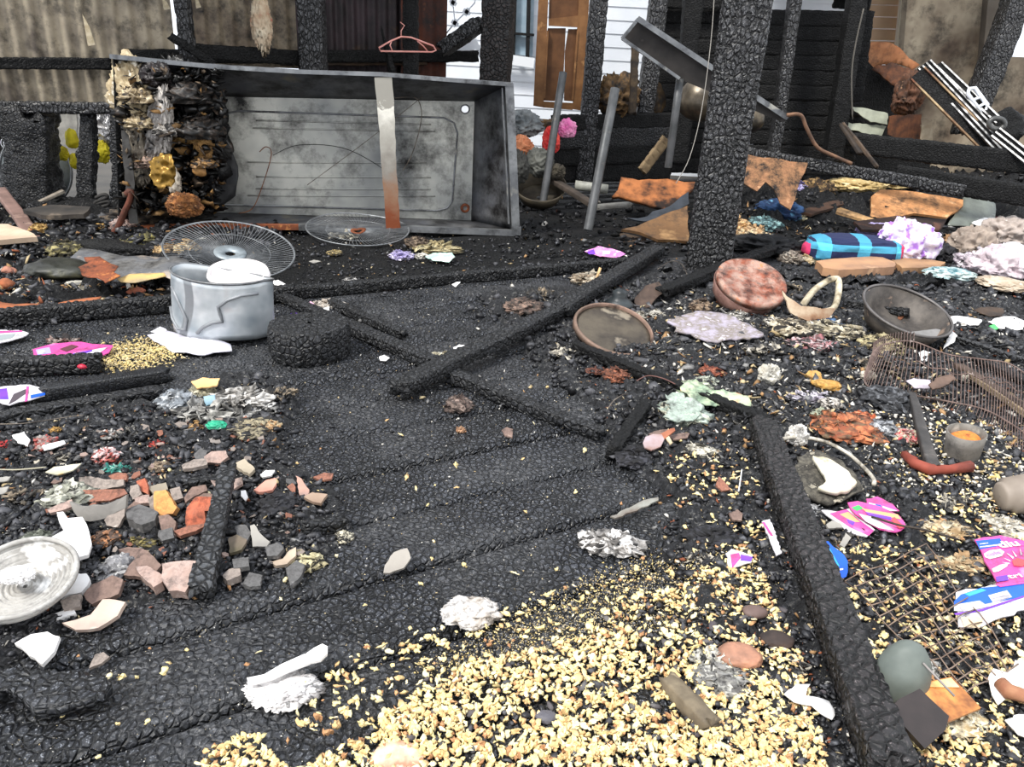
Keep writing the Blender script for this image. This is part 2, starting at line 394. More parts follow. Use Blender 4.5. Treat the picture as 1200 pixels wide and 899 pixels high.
def pbeam(name, label, pa, pb, wp, hh=None, mat=None, lift=0, za=None, zb=None, **k):
    """timber lying between two photo points; wp = seen width in pixels at the middle"""
    A = G(*pa) if za is None else GZ(*pa, za); B = G(*pb) if zb is None else GZ(*pb, zb)
    if za is not None: A.z = za
    if zb is not None: B.z = zb
    s = spx((A + B) / 2); w_ = wp * s * .8; h_ = hh or w_ * .8
    A.z += h_ * .4 + lift; B.z += h_ * .4 + lift
    return beam(name, label, A, B, w_, h_, mat, **k)
def scatter(name, label, cat, base, pos, scl, mats, seed=1, squash=(1, 1, .7), jit=.25, kind='stuff', parent=None):
    """many small solid pieces, joined: rubble nobody could count"""
    r = np.random.RandomState(seed); bv, bf = base; bf = np.array(bf); n = len(pos); k = len(bv)
    q = r.normal(size=(n, 4)); q /= np.linalg.norm(q, axis=1)[:, None]; a, b, c, d = q.T
    Rm = np.stack([1 - 2 * (c * c + d * d), 2 * (b * c - a * d), 2 * (b * d + a * c), 2 * (b * c + a * d), 1 - 2 * (b * b + d * d), 2 * (c * d - a * b), 2 * (b * d - a * c), 2 * (c * d + a * b), 1 - 2 * (b * b + c * c)], 1).reshape(n, 3, 3)
    vv = bv[None] * (1 + jit * r.uniform(-1, 1, size=(n, k, 1))) * (np.array(squash) * r.uniform(.6, 1.4, size=(n, 1, 3)))
    vv = np.einsum('nij,nkj->nki', Rm, vv)
    vv[..., 2] *= .75
    vv = vv * np.asarray(scl)[:, None, None] + np.asarray(pos)[:, None]
    ff = (bf[None] + (np.arange(n) * k)[:, None, None]).reshape(-1, bf.shape[1])
    o = obj(name, (vv.reshape(-1, 3), ff), mats, label, cat, None, parent, kind, smooth=False, origin=(pos[:, 0].mean(), pos[:, 1].mean(), 0))
    mi = np.repeat(r.randint(0, len(mats), n), len(bf)).astype(np.int32); o.data.polygons.foreach_set('material_index', mi); return o
def project(P):
    Q = (P - np.array(C0)) @ np.array(MR3); return 600 + F * Q[:, 0] / -Q[:, 2], 449.5 - F * Q[:, 1] / -Q[:, 2]

def shred(name, label, cat, px, py, wp, hp, mats, n=None, base=None, group=None, core=True, sink=.1):
    """burnt, torn and curled scraps clumped together: a ragged core with many small warped sheets; one thing"""
    SEED[0] += 1; sd = SEED[0]; r = np.random.RandomState(sd); p = Vector(base) if base is not None else G(px, py); s = spx(p); W = wp * s
    dep = max(.1, math.asin(min(1, (HC - p.z) / (p - C0).length))) if p.z < HC else .1
    D = min(W * 1.1, .75 * hp * s / math.sin(dep)); D = max(D, W * .35); H = max(.14 * W, min(.55 * W, (hp * s - D * math.sin(dep) * .8) / math.cos(dep)))
    V_ = []; Fc = []; MI = []; o = 0
    if core:
        v, f = ICO[3]; v = v + .3 * np.stack([fbm(v * 2 + sd + 11 * k, sd + k, 3) for k in range(3)], 1); nn = fbm(v * 3 + sd, sd, 4); v = v * (1 + .45 * ((1 - 2 * np.abs(nn)) - .5))[:, None]
        v = v * np.array([W * .42, D * .42, H * .42]) + np.array([0, 0, H * .25]); V_.append(v); Fc += [tuple(q) for q in f]; sel = fbm(v / W * 9 + sd, sd + 5, 2); fa = np.array(f); MI += [1 if x > .12 else (2 if x < -.2 else 0) for x in sel[fa[:, 0]]]; o = len(v)
    n = n or int(10 + wp * .28); g = 5
    for k in range(n):
        a = r.uniform(0, 6.3); q = r.uniform(0, 1) ** .6; c = np.array([math.cos(a) * q * W * .42, math.sin(a) * q * D * .42, H * (.12 + .55 * (1 - q) + r.uniform(0, .25))]); L = W * r.uniform(.16, .4) * (1 if n < 22 else .7); B = L * r.uniform(.3, .8)
        uu, vv = np.meshgrid(np.linspace(-1, 1, g), np.linspace(-1, 1, g), indexing='ij'); uu = uu.ravel(); vv = vv.ravel(); e = 1 + .35 * r.uniform(-1, 1, g * g) * (np.maximum(np.abs(uu), np.abs(vv)) > .9)
        ro = np.sqrt(1 - .35 * uu ** 2 * vv ** 2)
        P = np.stack([uu * L / 2 * e * ro, vv * B / 2 * e * ro, L * (.16 * r.uniform(-1, 1) * uu ** 2 + .28 * r.uniform(-1, 1) * vv ** 2 + .1 * uu * vv * r.uniform(-1, 1)) + L * .05 * r.uniform(-1, 1, g * g)], 1)
        Rm = np.array((Matrix.Rotation(r.uniform(0, 6.3), 3, 'Z') @ Matrix.Rotation(r.normal() * .5, 3, 'X') @ Matrix.Rotation(r.normal() * .4, 3, 'Y')))
        P = P @ Rm.T + c; V_.append(P); mi = int(r.choice([0, 0, 0, 1, 2]))
        for i in range(g - 1):
            for j in range(g - 1): b = o + i * g + j; Fc.append((b, b + g, b + g + 1, b + 1)); MI.append(mi)
        o += g * g
    v = np.concatenate(V_); v[:, 2] = np.maximum(v[:, 2], 0.001 + .1 * v[:, 2]); v = v + np.array([p.x, p.y + D * .3, p.z - sink * H])
    ob = obj(name, (v, Fc), mats, label, cat, group)
    ob.data.polygons.foreach_set('material_index', MI); m_ = ob.modifiers.new('thickness', 'SOLIDIFY'); m_.thickness = .0015; return ob
# ============================================================ SETTING
def uvp(u, v, z=0): return (U[0] * u + V[0] * v, U[1] * u + V[1] * v, z)
gr = obj('ground', MB().add([(-14, -3, -.3), (16, -3, -.3), (16, 26, -.3), (-14, 26, -.3)], [(0, 1, 2, 3)]), M('3a3835', '4a4640', scale=3), kind='structure', smooth=False)
PW = .2185; V0 = 1.0545
floor = root('floor', None, None, (0, 0, 0), kind='structure')
for k in range(-4, 24):
    v0 = V0 + k * PW + .003; v1 = V0 + (k + 1) * PW - .003
    near = k <= 3; mid = k <= 10
    du = .0055 if near else (.010 if mid else .04); dv = .0065 if near else (.011 if mid else .035)
    ulo, uhi = (-1.6, 2.3) if near else ((-2.2, 4.0) if mid else (-4.5, 8))
    us = np.concatenate([np.arange(-4.5, ulo, .1), np.arange(ulo, uhi, du), np.arange(uhi, 8.0, .1)]); nv = max(5, int((v1 - v0) / dv))
    t = np.linspace(0, 1, nv); Uu, T = np.meshgrid(us, t, indexing='ij'); x = Uu.ravel(); tt = T.ravel()
    edge = .0035 * fbm(np.stack([x * 9, x * 0 + k * 3.3 + (tt > .5) * 9, x * 0], 1), k)
    vv = v0 + (v1 - v0) * tt + np.where(tt > .5, -1, 1) * (edge + .0025) * (np.abs(tt - .5) * 2) ** 6
    cell = .0150 if k < 3 else .017
    wpn = np.stack([x * 30, vv * 30, x * 0], 1)
    e, cv = vor2(x / (cell * 1.25) + .5 * vn(wpn, 3), vv / cell + .5 * vn(wpn, 4) + k * 17.3, 40 + k)
    patch = np.clip(.5 + 1.6 * fbm(np.stack([x * 1.6, vv * 2.6, x * 0 + k], 1), 77), .04, 1)
    for gx, gy, gr in ((560, 560, .5), (400, 545, .3), (650, 470, .3)):
        gp = GZ(gx, gy); patch = patch * (1 - .85 * np.exp(-((U[0] * x + V[0] * vv - gp.x) ** 2 + (U[1] * x + V[1] * vv - gp.y) ** 2 * .5) / gr ** 2 * 3))
    z = (np.clip(e * 2.6, 0, 1) * (.5 + .8 * cv) - 1) * .0055 * patch
    z += .004 * fbm(np.stack([x * 3, vv * 6, x * 0], 1), 12)
    ed = np.minimum(tt, 1 - tt) * (v1 - v0); z -= .022 * np.exp(-ed / .005) + .006 * np.exp(-ed / .02)
    z += .004 * math.sin(k * 2.3) - .004
    X = U[0] * x + V[0] * vv; Y = U[1] * x + V[1] * vv; P_ = np.stack([X, Y, z], 1); m = len(us)
    # skirt on both long edges
    a = P_.reshape(m, nv, 3)
    lo = a[:, 0].copy(); lo[:, 2] = -.04; hi = a[:, -1].copy(); hi[:, 2] = -.04
    P_ = np.concatenate([lo[:, None], a, hi[:, None]], 1).reshape(-1, 3); nn = nv + 2
    I = np.arange(m - 1)[:, None] * nn; K = np.arange(nn - 1)[None]
    f = np.stack([I + K, I + nn + K, I + nn + K + 1, I + K + 1], -1).reshape(-1, 4)
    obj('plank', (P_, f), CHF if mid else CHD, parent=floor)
# rubble bed lying over the planks
def bed(name, lab, box, step, mat, fr, am, seed):
    xs = np.arange(box[0], box[1], step); ys = np.arange(box[2], box[3], step); X, Y = np.meshgrid(xs, ys, indexing='ij'); x = X.ravel(); y = Y.ravel()
    z0 = terr(x, y); n = fbm(np.stack([x * fr, y * fr, x * 0], 1), seed, 4); e, cv = vor2(x * fr * 1.6, y * fr * 1.6, seed)
    z = z0 + np.where(z0 > -.02, am * (n + .9 * np.clip(e * 2, 0, 1) * cv - .4), 0)
    P_ = np.stack([x, y, z], 1); ny = len(ys); I = np.arange(len(xs) - 1)[:, None] * ny; K = np.arange(ny - 1)[None]
    f = np.stack([I + K, I + ny + K, I + ny + K + 1, I + K + 1], -1).reshape(-1, 4)
    keep = (z0[f] > -.02).any(1); f = f[keep]; us_, inv = np.unique(f, return_inverse=True)
    return obj(name, (P_[us_], inv.reshape(-1, 4)), mat, lab, 'rubble', kind='stuff', smooth=True)
GM = ground_mat()
bed('rubble_bed', 'fine black burnt rubble around the broken pottery at left', (-1.9, .1, .9, 2.35), .007, GM, 38, .016, 3)
bed('rubble_bed', 'fine black burnt rubble with pale ash across the right foreground', (-.3, 2.6, .55, 4.45), .010, GM, 30, .02, 5)
bed('rubble_bed', 'black debris mound in front of the overturned tub at left', (-4.2, -.75, 2.7, 5.6), .02, ground_mat(1), 14, .04, 8)
bed('rubble_bed', 'tall debris heap below the burnt wall at right', (.7, 6.5, 4.0, 9.2), .035, ground_mat(1), 9, .07, 9)
# --- corrugated wall at the left and behind the tub (parallel to the boards)
def corrugated(px0, px1, y0, y1, v, mat, name, parent, pitch=.095, amp=.012, kind=None):
    a = Wv(px0, y1, v); b = Wv(px1, y1, v); t0 = Wv(px0, y0, v); u0 = Vector(a).dot(Vector((U[0], U[1], 0))); u1 = Vector(b).dot(Vector((U[0], U[1], 0)))
    z0 = min(a.z, b.z); z1 = t0.z if y0 > -50 else 2.5; n = int((u1 - u0) / pitch * 8); V_ = []
    for i in range(n + 1):
        u = u0 + (u1 - u0) * i / n; q = v + amp * math.sin(2 * math.pi * u / pitch)
        for z in (z0, (z0 + z1) / 2, z1): V_.append(uvp(u, q + .01 * math.sin(3 * u + z), z))
    f = []
    for i in range(n):
        for j in (0, 1): f.append((i * 3 + j, i * 3 + 3 + j, i * 3 + 4 + j, i * 3 + 1 + j))
    return obj(name, MB().add(V_, f), mat, parent=parent, kind=kind)
cw = root('wall_left', None, None, uvp(-1, 6.22, 0), kind='structure')
ZINC = M('a89c87', '83796a', '5f564c', scale=5, rough=.6, metal=.15, bump=.2, soot=.03)
ZINC2 = M('8d806c', '6a5c4d', '463a31', scale=4, rough=.6, metal=.15, bump=.2, soot=.22)
SOOTY = M('3c2f33', '2b2124', '4f3b30', scale=4, rough=.6, metal=.1, bump=.2, soot=.3)
RUSTY = M('5f2f1c', '3c2018', '7a4526', scale=5, rough=.7, bump=.3, soot=.22)
corrugated(-200, 212, -90, 120, 6.22, ZINC, 'corrugated_sheet', cw)
corrugated(227, 352, -90, 75, 6.26, ZINC2, 'corrugated_sheet', cw)
corrugated(350, 505, -90, 90, 6.22, SOOTY, 'corrugated_sheet', cw, pitch=.085)
corrugated(470, 522, -90, 95, 6.18, RUSTY, 'corrugated_sheet', cw, pitch=.12)
for (x0, x1, y0, y1, v, h, mt) in ((-160, 130, 73, 75, 6.1, .075, CHD), (150, 560, 66, 66, 6.1, .09, CHD), (330, 500, 72, 72, 6.12, .06, M('2a1f16', '3b2b1c', scale=5))):
    a = Wv(x0, y0, v); b = Wv(x1, y1, v); beam('girt', None, a, b, .05, h, mt, parent=cw, cell=.05, seg=60)
def vpost(name, lab, px, pyb, wp, mat=CHP, Y=None, parent=None, top=2.55, lean=(0, 0), dr=1, cell=.05, cat='post', yaw=0, base=None, group=None, dep=.008, cs=12):
    a = Vector(base) if base is not None else (G(px, pyb) if Y is None else Pt(px, pyb, Y)); s = spx(a); W = wp * s
    a.z -= .03; b = a + Vector((lean[0], lean[1], top - a.z))
    return beam(name, lab, a, b, W * .9, W * .9 * dr, mat, cat=cat if not parent else None, cell=cell, dep=dep, parent=parent, group=group, up=(math.sin(R(yaw)), math.cos(R(yaw)), 0), cs=cs, st=2.1, rough=.05, wob=.008)
# studs of the left wall
for px, pyb, wp in ((220, 60, 17), (365, 78, 32), (482, 85, 20), (575, 98, 34)):
    pass
def wstud(name, lab, px, py, wp, v=5.82, **k):
    b = Wv(px, py, v); b.z = 0; return vpost(name, lab, 0, 0, wp, base=b, **k)
wstud('charred_post', 'thin black charred post between two corrugated sheets at upper left', 217, 30, 16)
wstud('charred_post', 'cracked black post with grey edge rising behind the tub, left of the hanger', 366, 40, 30)
wstud('charred_post', 'smooth sooty post rising behind the tub, in front of the hanger', 481, 40, 18, mat=CHD)
# --- neighbour's house
nh = root('wall_back', None, None, (0, 11, 0), kind='structure')
WH = M('e8ecf2', 'dfe4ea', scale=2, rough=.6, bump=0)
for i in range(26):
    a = .16 * i - .8
    nh_ = MB().add([(-3, 11 + .0, a), (-3, 10.975, a), (6, 10.975, a), (6, 11, a), (-3, 10.985, a + .162), (6, 10.985, a + .162)], [(1, 2, 5, 4), (0, 3, 2, 1)])
    obj('siding_board', nh_, WH, parent=nh, smooth=False)
wn = root('window_1', None, None, Pt(612, 60, 10.9), kind='structure')
FRW = M('e9ecee', rough=.4, bump=0); GLS = M('7f98a8', 'a9bcc8', scale=2, rough=.15, bump=0)
def wquad(name, pts, Y, th, mat, parent=None, **k):
    q = [Pt(x, y, Y) for x, y in pts]; n = len(q); v = q + [p + Vector((0, th, 0)) for p in q]
    f = [tuple(range(n)), tuple(range(2 * n - 1, n - 1, -1))] + [(i, i + n, (i + 1) % n + n, (i + 1) % n) for i in range(n)]
    return obj(name, (v, f), mat, parent=parent, smooth=False, **k)
def wbar(px0, py0, px1, py1, Y, w_, d, mb=None, Y2=None):
    mb = mb or MB(); return mb.bar(Pt(px0, py0, Y), Pt(px1, py1, Y2 or Y), d, w_, up=(0, 1, 0)) if False else mb.bar(Pt(px0, py0, Y), Pt(px1, py1, Y2 or Y), w_, d, up=(0, 1, 0))
wquad('pane', [(585, -60), (628, -60), (624, 66), (585, 62)], 10.9, .01, GLS, wn)
for a in ((585, 68, 626, 74, .12), (585, 38, 626, 41, .03)): obj('window_frame', wbar(*a[:4], 10.85, a[4], .05), FRW if a[4] > .05 else CHD, parent=wn, smooth=False)
for a in ((606, -60, 602, 70, .03), (621, -60, 618, 70, .05)): obj('mullion', wbar(*a[:4], 10.86, a[4], .05), CHD, parent=wn, smooth=False)
# beige siding and smoke stained wall, right back
bs_ = root('wall_rear_right', None, None, Pt(1040, 60, 9.0), kind='structure')
BEI = M('d9b896', 'c9a684', scale=1.5, rough=.6, bump=.05)
for i in range(14):
    y0 = 75 - i * 14
    wquad('siding_board', [(1002, y0), (1062, y0 + 1), (1062, y0 - 12.5), (1002, y0 - 13.5)], 9.0 - .01 * (i % 2), .03, BEI, bs_)
obj('corner_trim', wbar(1049, 90, 1064, -60, 8.94, .06, .05), M('efe6d2', bump=0), parent=bs_, smooth=False)
SMK = M('b5a68e', '6a5a4a', '40342c', scale=1.6, rough=.8, bump=.3, soot=.12, bs=20)
sw = wquad('wall_right', [(1046, 215), (1240, 215), (1260, 70), (1180, 66), (1186, -80), (1070, -80)], 8.3, .12, SMK, kind='structure')
wquad('trim_1', [(1150, 90), (1178, 90), (1200, -80), (1165, -80)], 8.2, .1, M('6f675d', '575049', scale=2, bump=.2), kind='structure')
# unseen roof added over the burnt rear half, keeps it in shade
rf = root('ceiling', None, None, (0, 7, 2.6), kind='structure')
for i in range(9):
    u0 = -6 + i * 1.7; V_ = []; n = 20; f = []
    for j in range(n + 1):
        u = u0 + 1.75 * j / n
        for t in (0, 1): V_.append(uvp(u, 4.6 + 3.2 * t, 2.62 + .35 * (1 - t) + .015 * math.sin(u * 60) + .004 * (i % 2)))
    for j in range(n): f.append((2 * j, 2 * j + 1, 2 * j + 3, 2 * j + 2))
    if i in (2, 5): continue
    obj('unseen_roof_sheet', MB().add(V_, f), SOOTY, parent=rf)
for i in range(5):
    beam('rafter', None, uvp(-5.5 + i * 2.7, 4.5, 2.85), uvp(-5.5 + i * 2.7, 7.8, 2.5), .08, .12, CHD, parent=rf, seg=30)
# ============================================================ MAIN OBJECTS
# --- overturned metal tub
A_ = G(170, 268); B_ = G(606, 276); A_.z = B_.z = 0
tn = Vector((-(B_ - A_).y, (B_ - A_).x, 0)).normalized(); tu = (B_ - A_).normalized()
def Tq(px, py, off): return hit(px, py, A_ + tn * off, tn)
tub = root('metal_tub', 'large grey soot-stained metal tub lying on its side, its open face turned to us', 'tub', A_ + (B_ - A_) * .5)
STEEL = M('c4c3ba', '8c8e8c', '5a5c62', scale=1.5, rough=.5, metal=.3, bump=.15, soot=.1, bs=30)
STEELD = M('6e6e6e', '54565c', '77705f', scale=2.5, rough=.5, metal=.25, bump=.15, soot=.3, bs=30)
GALV = M('8d8f90', '6b6d70', 'a7a59c', scale=5, rough=.45, metal=.6, bump=.15, soot=.05)
RUST = M('8a4a26', '6d3a22', 'b57844', scale=14, rough=.8, bump=.3, soot=.1)
rim = [(133, 68), (597, 99), (604, 270), (140, 268)]; flr = [(196, 112), (556, 119), (552, 258), (200, 247)]
DF = .33
def loft(r0, o0, r1, o1, mat, name, th=.006):
    a = [Tq(*p, o0) for p in r0]; b = [Tq(*p, o1) for p in r1]
    for i, nm in ((0, 'tub_side_top'), (1, 'tub_side_right'), (2, 'tub_side_bottom'), (3, 'tub_side_left')):
        j = (i + 1) % 4; n = 14; V_ = []; f = []
        for s_ in range(n + 1):
            for q in range(7):
                t = q / 6; tt = t; p = (a[i].lerp(a[j], s_ / n)).lerp(b[i].lerp(b[j], s_ / n), tt); V_.append(p)
        cen = (a[0] + a[1] + a[2] + a[3]) / 4
        for s_ in range(n):
            for q in range(6): f.append((s_ * 7 + q, s_ * 7 + q + 1, s_ * 7 + q + 8, s_ * 7 + q + 7))
        o = obj('side', MB().add(V_, f), mat[i], parent=tub); m_ = o.modifiers.new('thick', 'SOLIDIFY'); m_.thickness = th
loft(rim, 0, flr, DF, [STEELD, STEELD, STEELD, CHD], 'side')
# the floor of the tub, with the two round holes
def tfloor(name, poly, off, mat, th, holes=None, parent=None):
    return slab(name, None, None, poly, mat, th=th, rag=0, plane=(A_ + tn * off, -tn), holes=holes, parent=parent, lift=0)
def circ(cx, cy, r, n=14, ry=None): return [(cx + r * math.cos(2 * math.pi * i / n), cy + (ry or r) * math.sin(2 * math.pi * i / n)) for i in range(n)]
tfloor('tub_floor', flr, DF, STEEL, .004, [circ(545, 128, 4.5)], tub)
hb = obj('drain_ring', MB().tube([Tq(x, y, DF - .004) for x, y in circ(545, 128, 5, 18)], .005, 5, close=True), GALV, parent=tub)
obj('rusty_hole', MB().tube([Tq(x, y, DF - .004) for x, y in circ(545, 244, 4, 18)], .01, 5, close=True), RUST, parent=tub)
pn = [(262, 140), (266, 133), (280, 130), (520, 138), (532, 144), (536, 156), (530, 236), (524, 244), (512, 247), (262, 240)]
pf = slab('pressed_panel', None, None, pn, STEEL, th=.014, rag=0, plane=(A_ + tn * (DF - .001), -tn), parent=tub, lift=0)
rb = obj('panel_bead', MB().tube([Tq(x, y, DF - .016) for x, y in pn], .006, 6, close=True), GALV, parent=tub)
for y0, y1, x0, x1 in ((141, 146, 300, 505), (150, 154, 296, 510), (190, 191, 290, 500), (207, 208, 300, 505), (221, 222, 300, 505), (229, 230, 290, 510)):
    obj('rib', MB().tube([Tq(x0 + (x1 - x0) * t / 6, y0 + (y1 - y0) * t / 6, DF - .017) for t in range(7)], .0055, 6), STEEL, parent=tub)
# rim flanges
def flange(pts, mat, w_=.03, d=.022, name='rim'):
    mb = MB()
    for p, q in zip(pts, pts[1:]): mb.bar(Tq(*p, -.01), Tq(*q, -.01), w_, d, up=tuple(tn))
    return obj(name, mb, mat, parent=tub, smooth=False)
flange([(130, 66), (250, 78), (350, 84), (448, 87)], GALV, .022, .06); flange([(448, 87), (520, 93), (600, 99)], GALV, .022, .06)
flange([(596, 98), (600, 180), (604, 272)], GALV, .05, .05); flange([(140, 268), (240, 265), (350, 266)], RUST, .03, .04); flange([(350, 266), (480, 268), (606, 273)], GALV, .035, .045)
flange([(588, 103), (592, 180), (596, 262)], GALV, .006, .03, 'inner_bead')
obj('foot', MB().box(Tq(606, 270, -.02), (.05, .05, .05)), GALV, parent=tub, smooth=False)
# strap across the opening
def ms():
    b = NB('strap_metal'); 
    sep = b.n('ShaderNodeSeparateXYZ'); b.l(b.tc.outputs['UV'], sep.inputs[0]); nz = b.noise(14, 4)
    f = b.math('ADD', sep.outputs['Y'], b.math('MULTIPLY', nz, .35)); c = b.ramp(f, [(.28, '7d3f20'), (.42, '8d6a52'), (.6, '8b857c'), (.85, 'b5b1a6'), (.98, 'e6e2d6'), (1.0, '9a968c')])
    b.l(c, b.b.inputs['Base Color']); b.b.inputs['Metallic'].default_value = .2; b.b.inputs['Roughness'].default_value = .5; b.bump(b.noise(60), .3); return b.m
slab('strap', None, None, [(439, 90), (459, 90), (462, 130), (464, 190), (469, 268), (453, 268), (447, 190), (443, 130)], ms(), th=.006, rag=.01, plane=(A_ - tn * .03, -tn), parent=tub, lift=0)
WIRE = M('8a8074', '4a423c', scale=20, rough=.6, metal=.4, bump=0)
def wire(name, lab, pts, r=.003, mat=None, cat='wire', **k):
    P_ = [Vector(p) for p in pts]; out = []
    for i in range(len(P_) - 1):
        p0 = P_[max(i - 1, 0)]; p1 = P_[i]; p2 = P_[i + 1]; p3 = P_[min(i + 2, len(P_) - 1)]
        for j in range(5):
            t = j / 5; out.append(.5 * ((2 * p1) + (p2 - p0) * t + (2 * p0 - 5 * p1 + 4 * p2 - p3) * t * t + (3 * p1 - p0 - 3 * p2 + p3) * t ** 3))
    out.append(P_[-1]); return obj(name, MB().tube(out, r, 5), mat or WIRE, lab, cat, **k)
wire('bent_wire', 'thin pale wire looping down behind the metal strap inside the tub', [Tq(x, y, DF - .05) for x, y in ((462, 115), (485, 114), (493, 125), (493, 145), (483, 180), (472, 200))], .0028)
wire('bent_wire', 'long thin dark wire arching across the inside of the tub', [Tq(x, y, DF - .05) for x, y in ((320, 182), (350, 170), (400, 173), (440, 192), (470, 215))], .002, CHD)
wire('bent_wire', 'coppery wire curving up inside the lower left of the tub', [Tq(x, y, DF - .1) for x, y in ((280, 250), (295, 245), (305, 225), (318, 182), (312, 172), (304, 178))], .003, M('8a5a3c', '5c3b2a', scale=20))
wire('straight_wire', 'straight thin wire crossing the tub diagonally behind the strap', [Tq(x, y, DF - .06) for x, y in ((360, 217), (430, 165), (498, 111))], .002)
# --- the big post
pp = G(829, 312)
vpost('charred_post', 'thick cracked black post in front of everything, right of the middle', 829, 314, 56, lean=(.0, .0), cell=.0135, dep=.009, cs=24, dr=.9, yaw=12)
# --- fan guards
def guard(name, lab, c, rr, nrm, hub=.16, n=86, dish=.16, mat=None, hubmat=None, wr=.0016, crush=0, spin=0):
    c = Vector(c); nrm = Vector(nrm).normalized(); q = nrm.to_track_quat('Z', 'Y').to_matrix()
    g = root(name, lab, 'fan guard', (c.x, c.y, c.z)); mat = mat or M('6f7275', '8f9294', scale=20, metal=.5, rough=.45, bump=0)
    def pt(r, t):
        z = dish * rr * (1 - (r / rr) ** 2) if crush == 0 else dish * rr * (1 - (r / rr) ** 2) * (1 - .9 * crush * max(0, math.cos(t)))
        k = 1 - .35 * crush * max(0, math.sin(t + 1)) ** 2
        return c + q @ Vector((r * math.cos(t + spin), r * math.sin(t + spin) * k, z))
    mb = MB()
    for i in range(n):
        t = 2 * math.pi * i / n; h0 = hub * rr
        mb.tube([pt(h0 + (rr - h0) * j / 5, t + .28 * (j / 5) ** 1.3 * .5) for j in range(6)], wr, 3, cap=False)
    obj('radial_wires', mb, mat, parent=g, kind='stuff')
    for r_, w_ in ((rr, wr * 2.2), (rr * .985, wr * 1.4), (rr * .62, wr)):
        obj('ring', MB().tube([pt(r_, 2 * math.pi * i / 60) for i in range(60)], w_, 5, close=True), mat, parent=g)
    hm = hubmat or M('9aa3a8', '7c8488', scale=20, metal=.3, rough=.5)
    mb = MB()
    V_ = []; f = []
    for i in range(40):
        t = 2 * math.pi * i / 40
        for r_, o in ((rr * .08, -.004), (rr * hub * 1.25, 0), (rr * hub * 1.25, -.008), (rr * .08, -.012)): V_.append(pt(r_, t) + nrm * (o + .006))
    for i in range(40):
        a = i * 4; b = (i + 1) % 40 * 4
        for j in range(4): f.append((a + j, b + j, b + (j + 1) % 4, a + (j + 1) % 4))
    obj('hub_plate', MB().add(V_, f), hm, parent=g); return g
c1 = G(268, 322); s = spx(c1)
guard('fan_guard', 'round wire fan guard with a pale hub, leaning up behind the crushed pot', c1 + Vector((0, .05, .115)), 73 * s, (.17, -.20, .95), hub=.2, dish=-.09)
c2 = G(418, 279); s = spx(c2)
guard('fan_guard', 'flattened wire fan guard lying under the lower edge of the tub', c2 + Vector((0, .05, .05)), 60 * s, (.05, -.12, 1), crush=.6, dish=-.07, n=76, hubmat=RUST, hub=.12)
# --- crushed pot
def potmat():
    b = NB('crushed_aluminium'); n = b.noise(5, 3); c = b.ramp(n, [(.35, '8f989e'), (.55, 'c4c8ca'), (.7, 'b4aaa6')])
    wv = b.n('ShaderNodeTexWave', i_Scale=1.1, i_Distortion=9, i_Detail=0, i_Detail_Scale=1.2, bands_direction='X'); b.l(b.tc.outputs['Object'], wv.inputs['Vector'])
    line = b.ramp(wv.outputs['Fac'], [(.93, (0, 0, 0)), (.96, (1, 1, 1))]); c = b.mix(line, c, '84888b')
    b.l(c, b.b.inputs['Base Color']); b.b.inputs['Metallic'].default_value = .35; b.b.inputs['Roughness'].default_value = .42; b.bump(b.noise(24, 3), .25, .01); return b.m
pc = G(250, 402); pc.z = 0; s = spx(pc); rw = 60 * s; ph = 72 * s
pot = root('crushed_pot', 'dented pale aluminium pot with grey curved marks, left of the round charred block', 'pot', pc)
PM = potmat(); V_ = []; f = []; n = 72; H_ = 10
for i in range(n):
    t = 2 * math.pi * i / n
    for j in range(H_ + 1):
        h = j / H_; dent = 1 - .10 * math.exp(-((t - 3.7) % (2 * math.pi) - math.pi) ** 2 * 8) * h - .25 * max(0, math.sin(t)) ** 2 * h
        dent -= .03 * math.sin(3 * t + 2 * h)
        V_.append(pc + Vector((rw * 1.0 * math.cos(t) * dent + .012 * h, rw * .72 * math.sin(t) * dent + rw * .7, .01 + ph * h * (1 - .16 * max(0, math.sin(t + .4)) + .05 * math.cos(t - 2.2)))))
for i in range(n):
    for j in range(H_): a = i * (H_ + 1) + j; b = (i + 1) % n * (H_ + 1) + j; f.append((a, b, b + 1, a + 1))
o = obj('body', MB().add(V_, f), PM, parent=pot); m_ = o.modifiers.new('t', 'SOLIDIFY'); m_.thickness = .005
obj('rim', MB().tube([V_[i * (H_ + 1) + H_] for i in range(n)], .0045, 6, close=True), GALV, parent=pot)
obj('pot_bottom', MB().add([V_[i * (H_ + 1)] for i in range(n)], [tuple(range(n))[::-1]]), PM, parent=pot)
V_V = V_; V_ = []; f = []; m_ = 40; rings = [(1, 0), (.93, .012), (.9, .004), (.5, .0), (0.02, .002)]
def potpt(px, py):
    t = -math.acos(max(-1, min(1, (px - 250) / 60))) + 2 * math.pi; h = max(0, min(1, (398 + 8 * math.sin(t) * -1 - 8 - py) / 66)); i = t / (2 * math.pi) * n; a0 = V_0[int(i) % n * (H_ + 1) + int(round(h * H_))]; a1 = V_0[(int(i) + 1) % n * (H_ + 1) + int(round(h * H_))]; q0 = a0.lerp(a1, i - int(i)); q1 = V_0[int(i) % n * (H_ + 1)]; q0.z = .01 + ph * h; return q0 + Vector((math.cos(t), math.sin(t), 0)) * .003
V_0 = list(V_V); GM_ = M('8a8d90', '74777a', rough=.5, metal=.3, bump=0)
for l in ([(192, 366), (197, 378), (206, 388), (216, 388), (218, 376), (212, 366), (204, 352), (197, 342)], [(231, 391), (238, 384), (250, 378), (262, 376), (260, 368), (258, 360), (268, 352), (282, 346), (298, 344)]): obj('curved_mark', MB().tube([potpt(*q_) for q_ in l], .0065, 6), GM_, parent=pot)
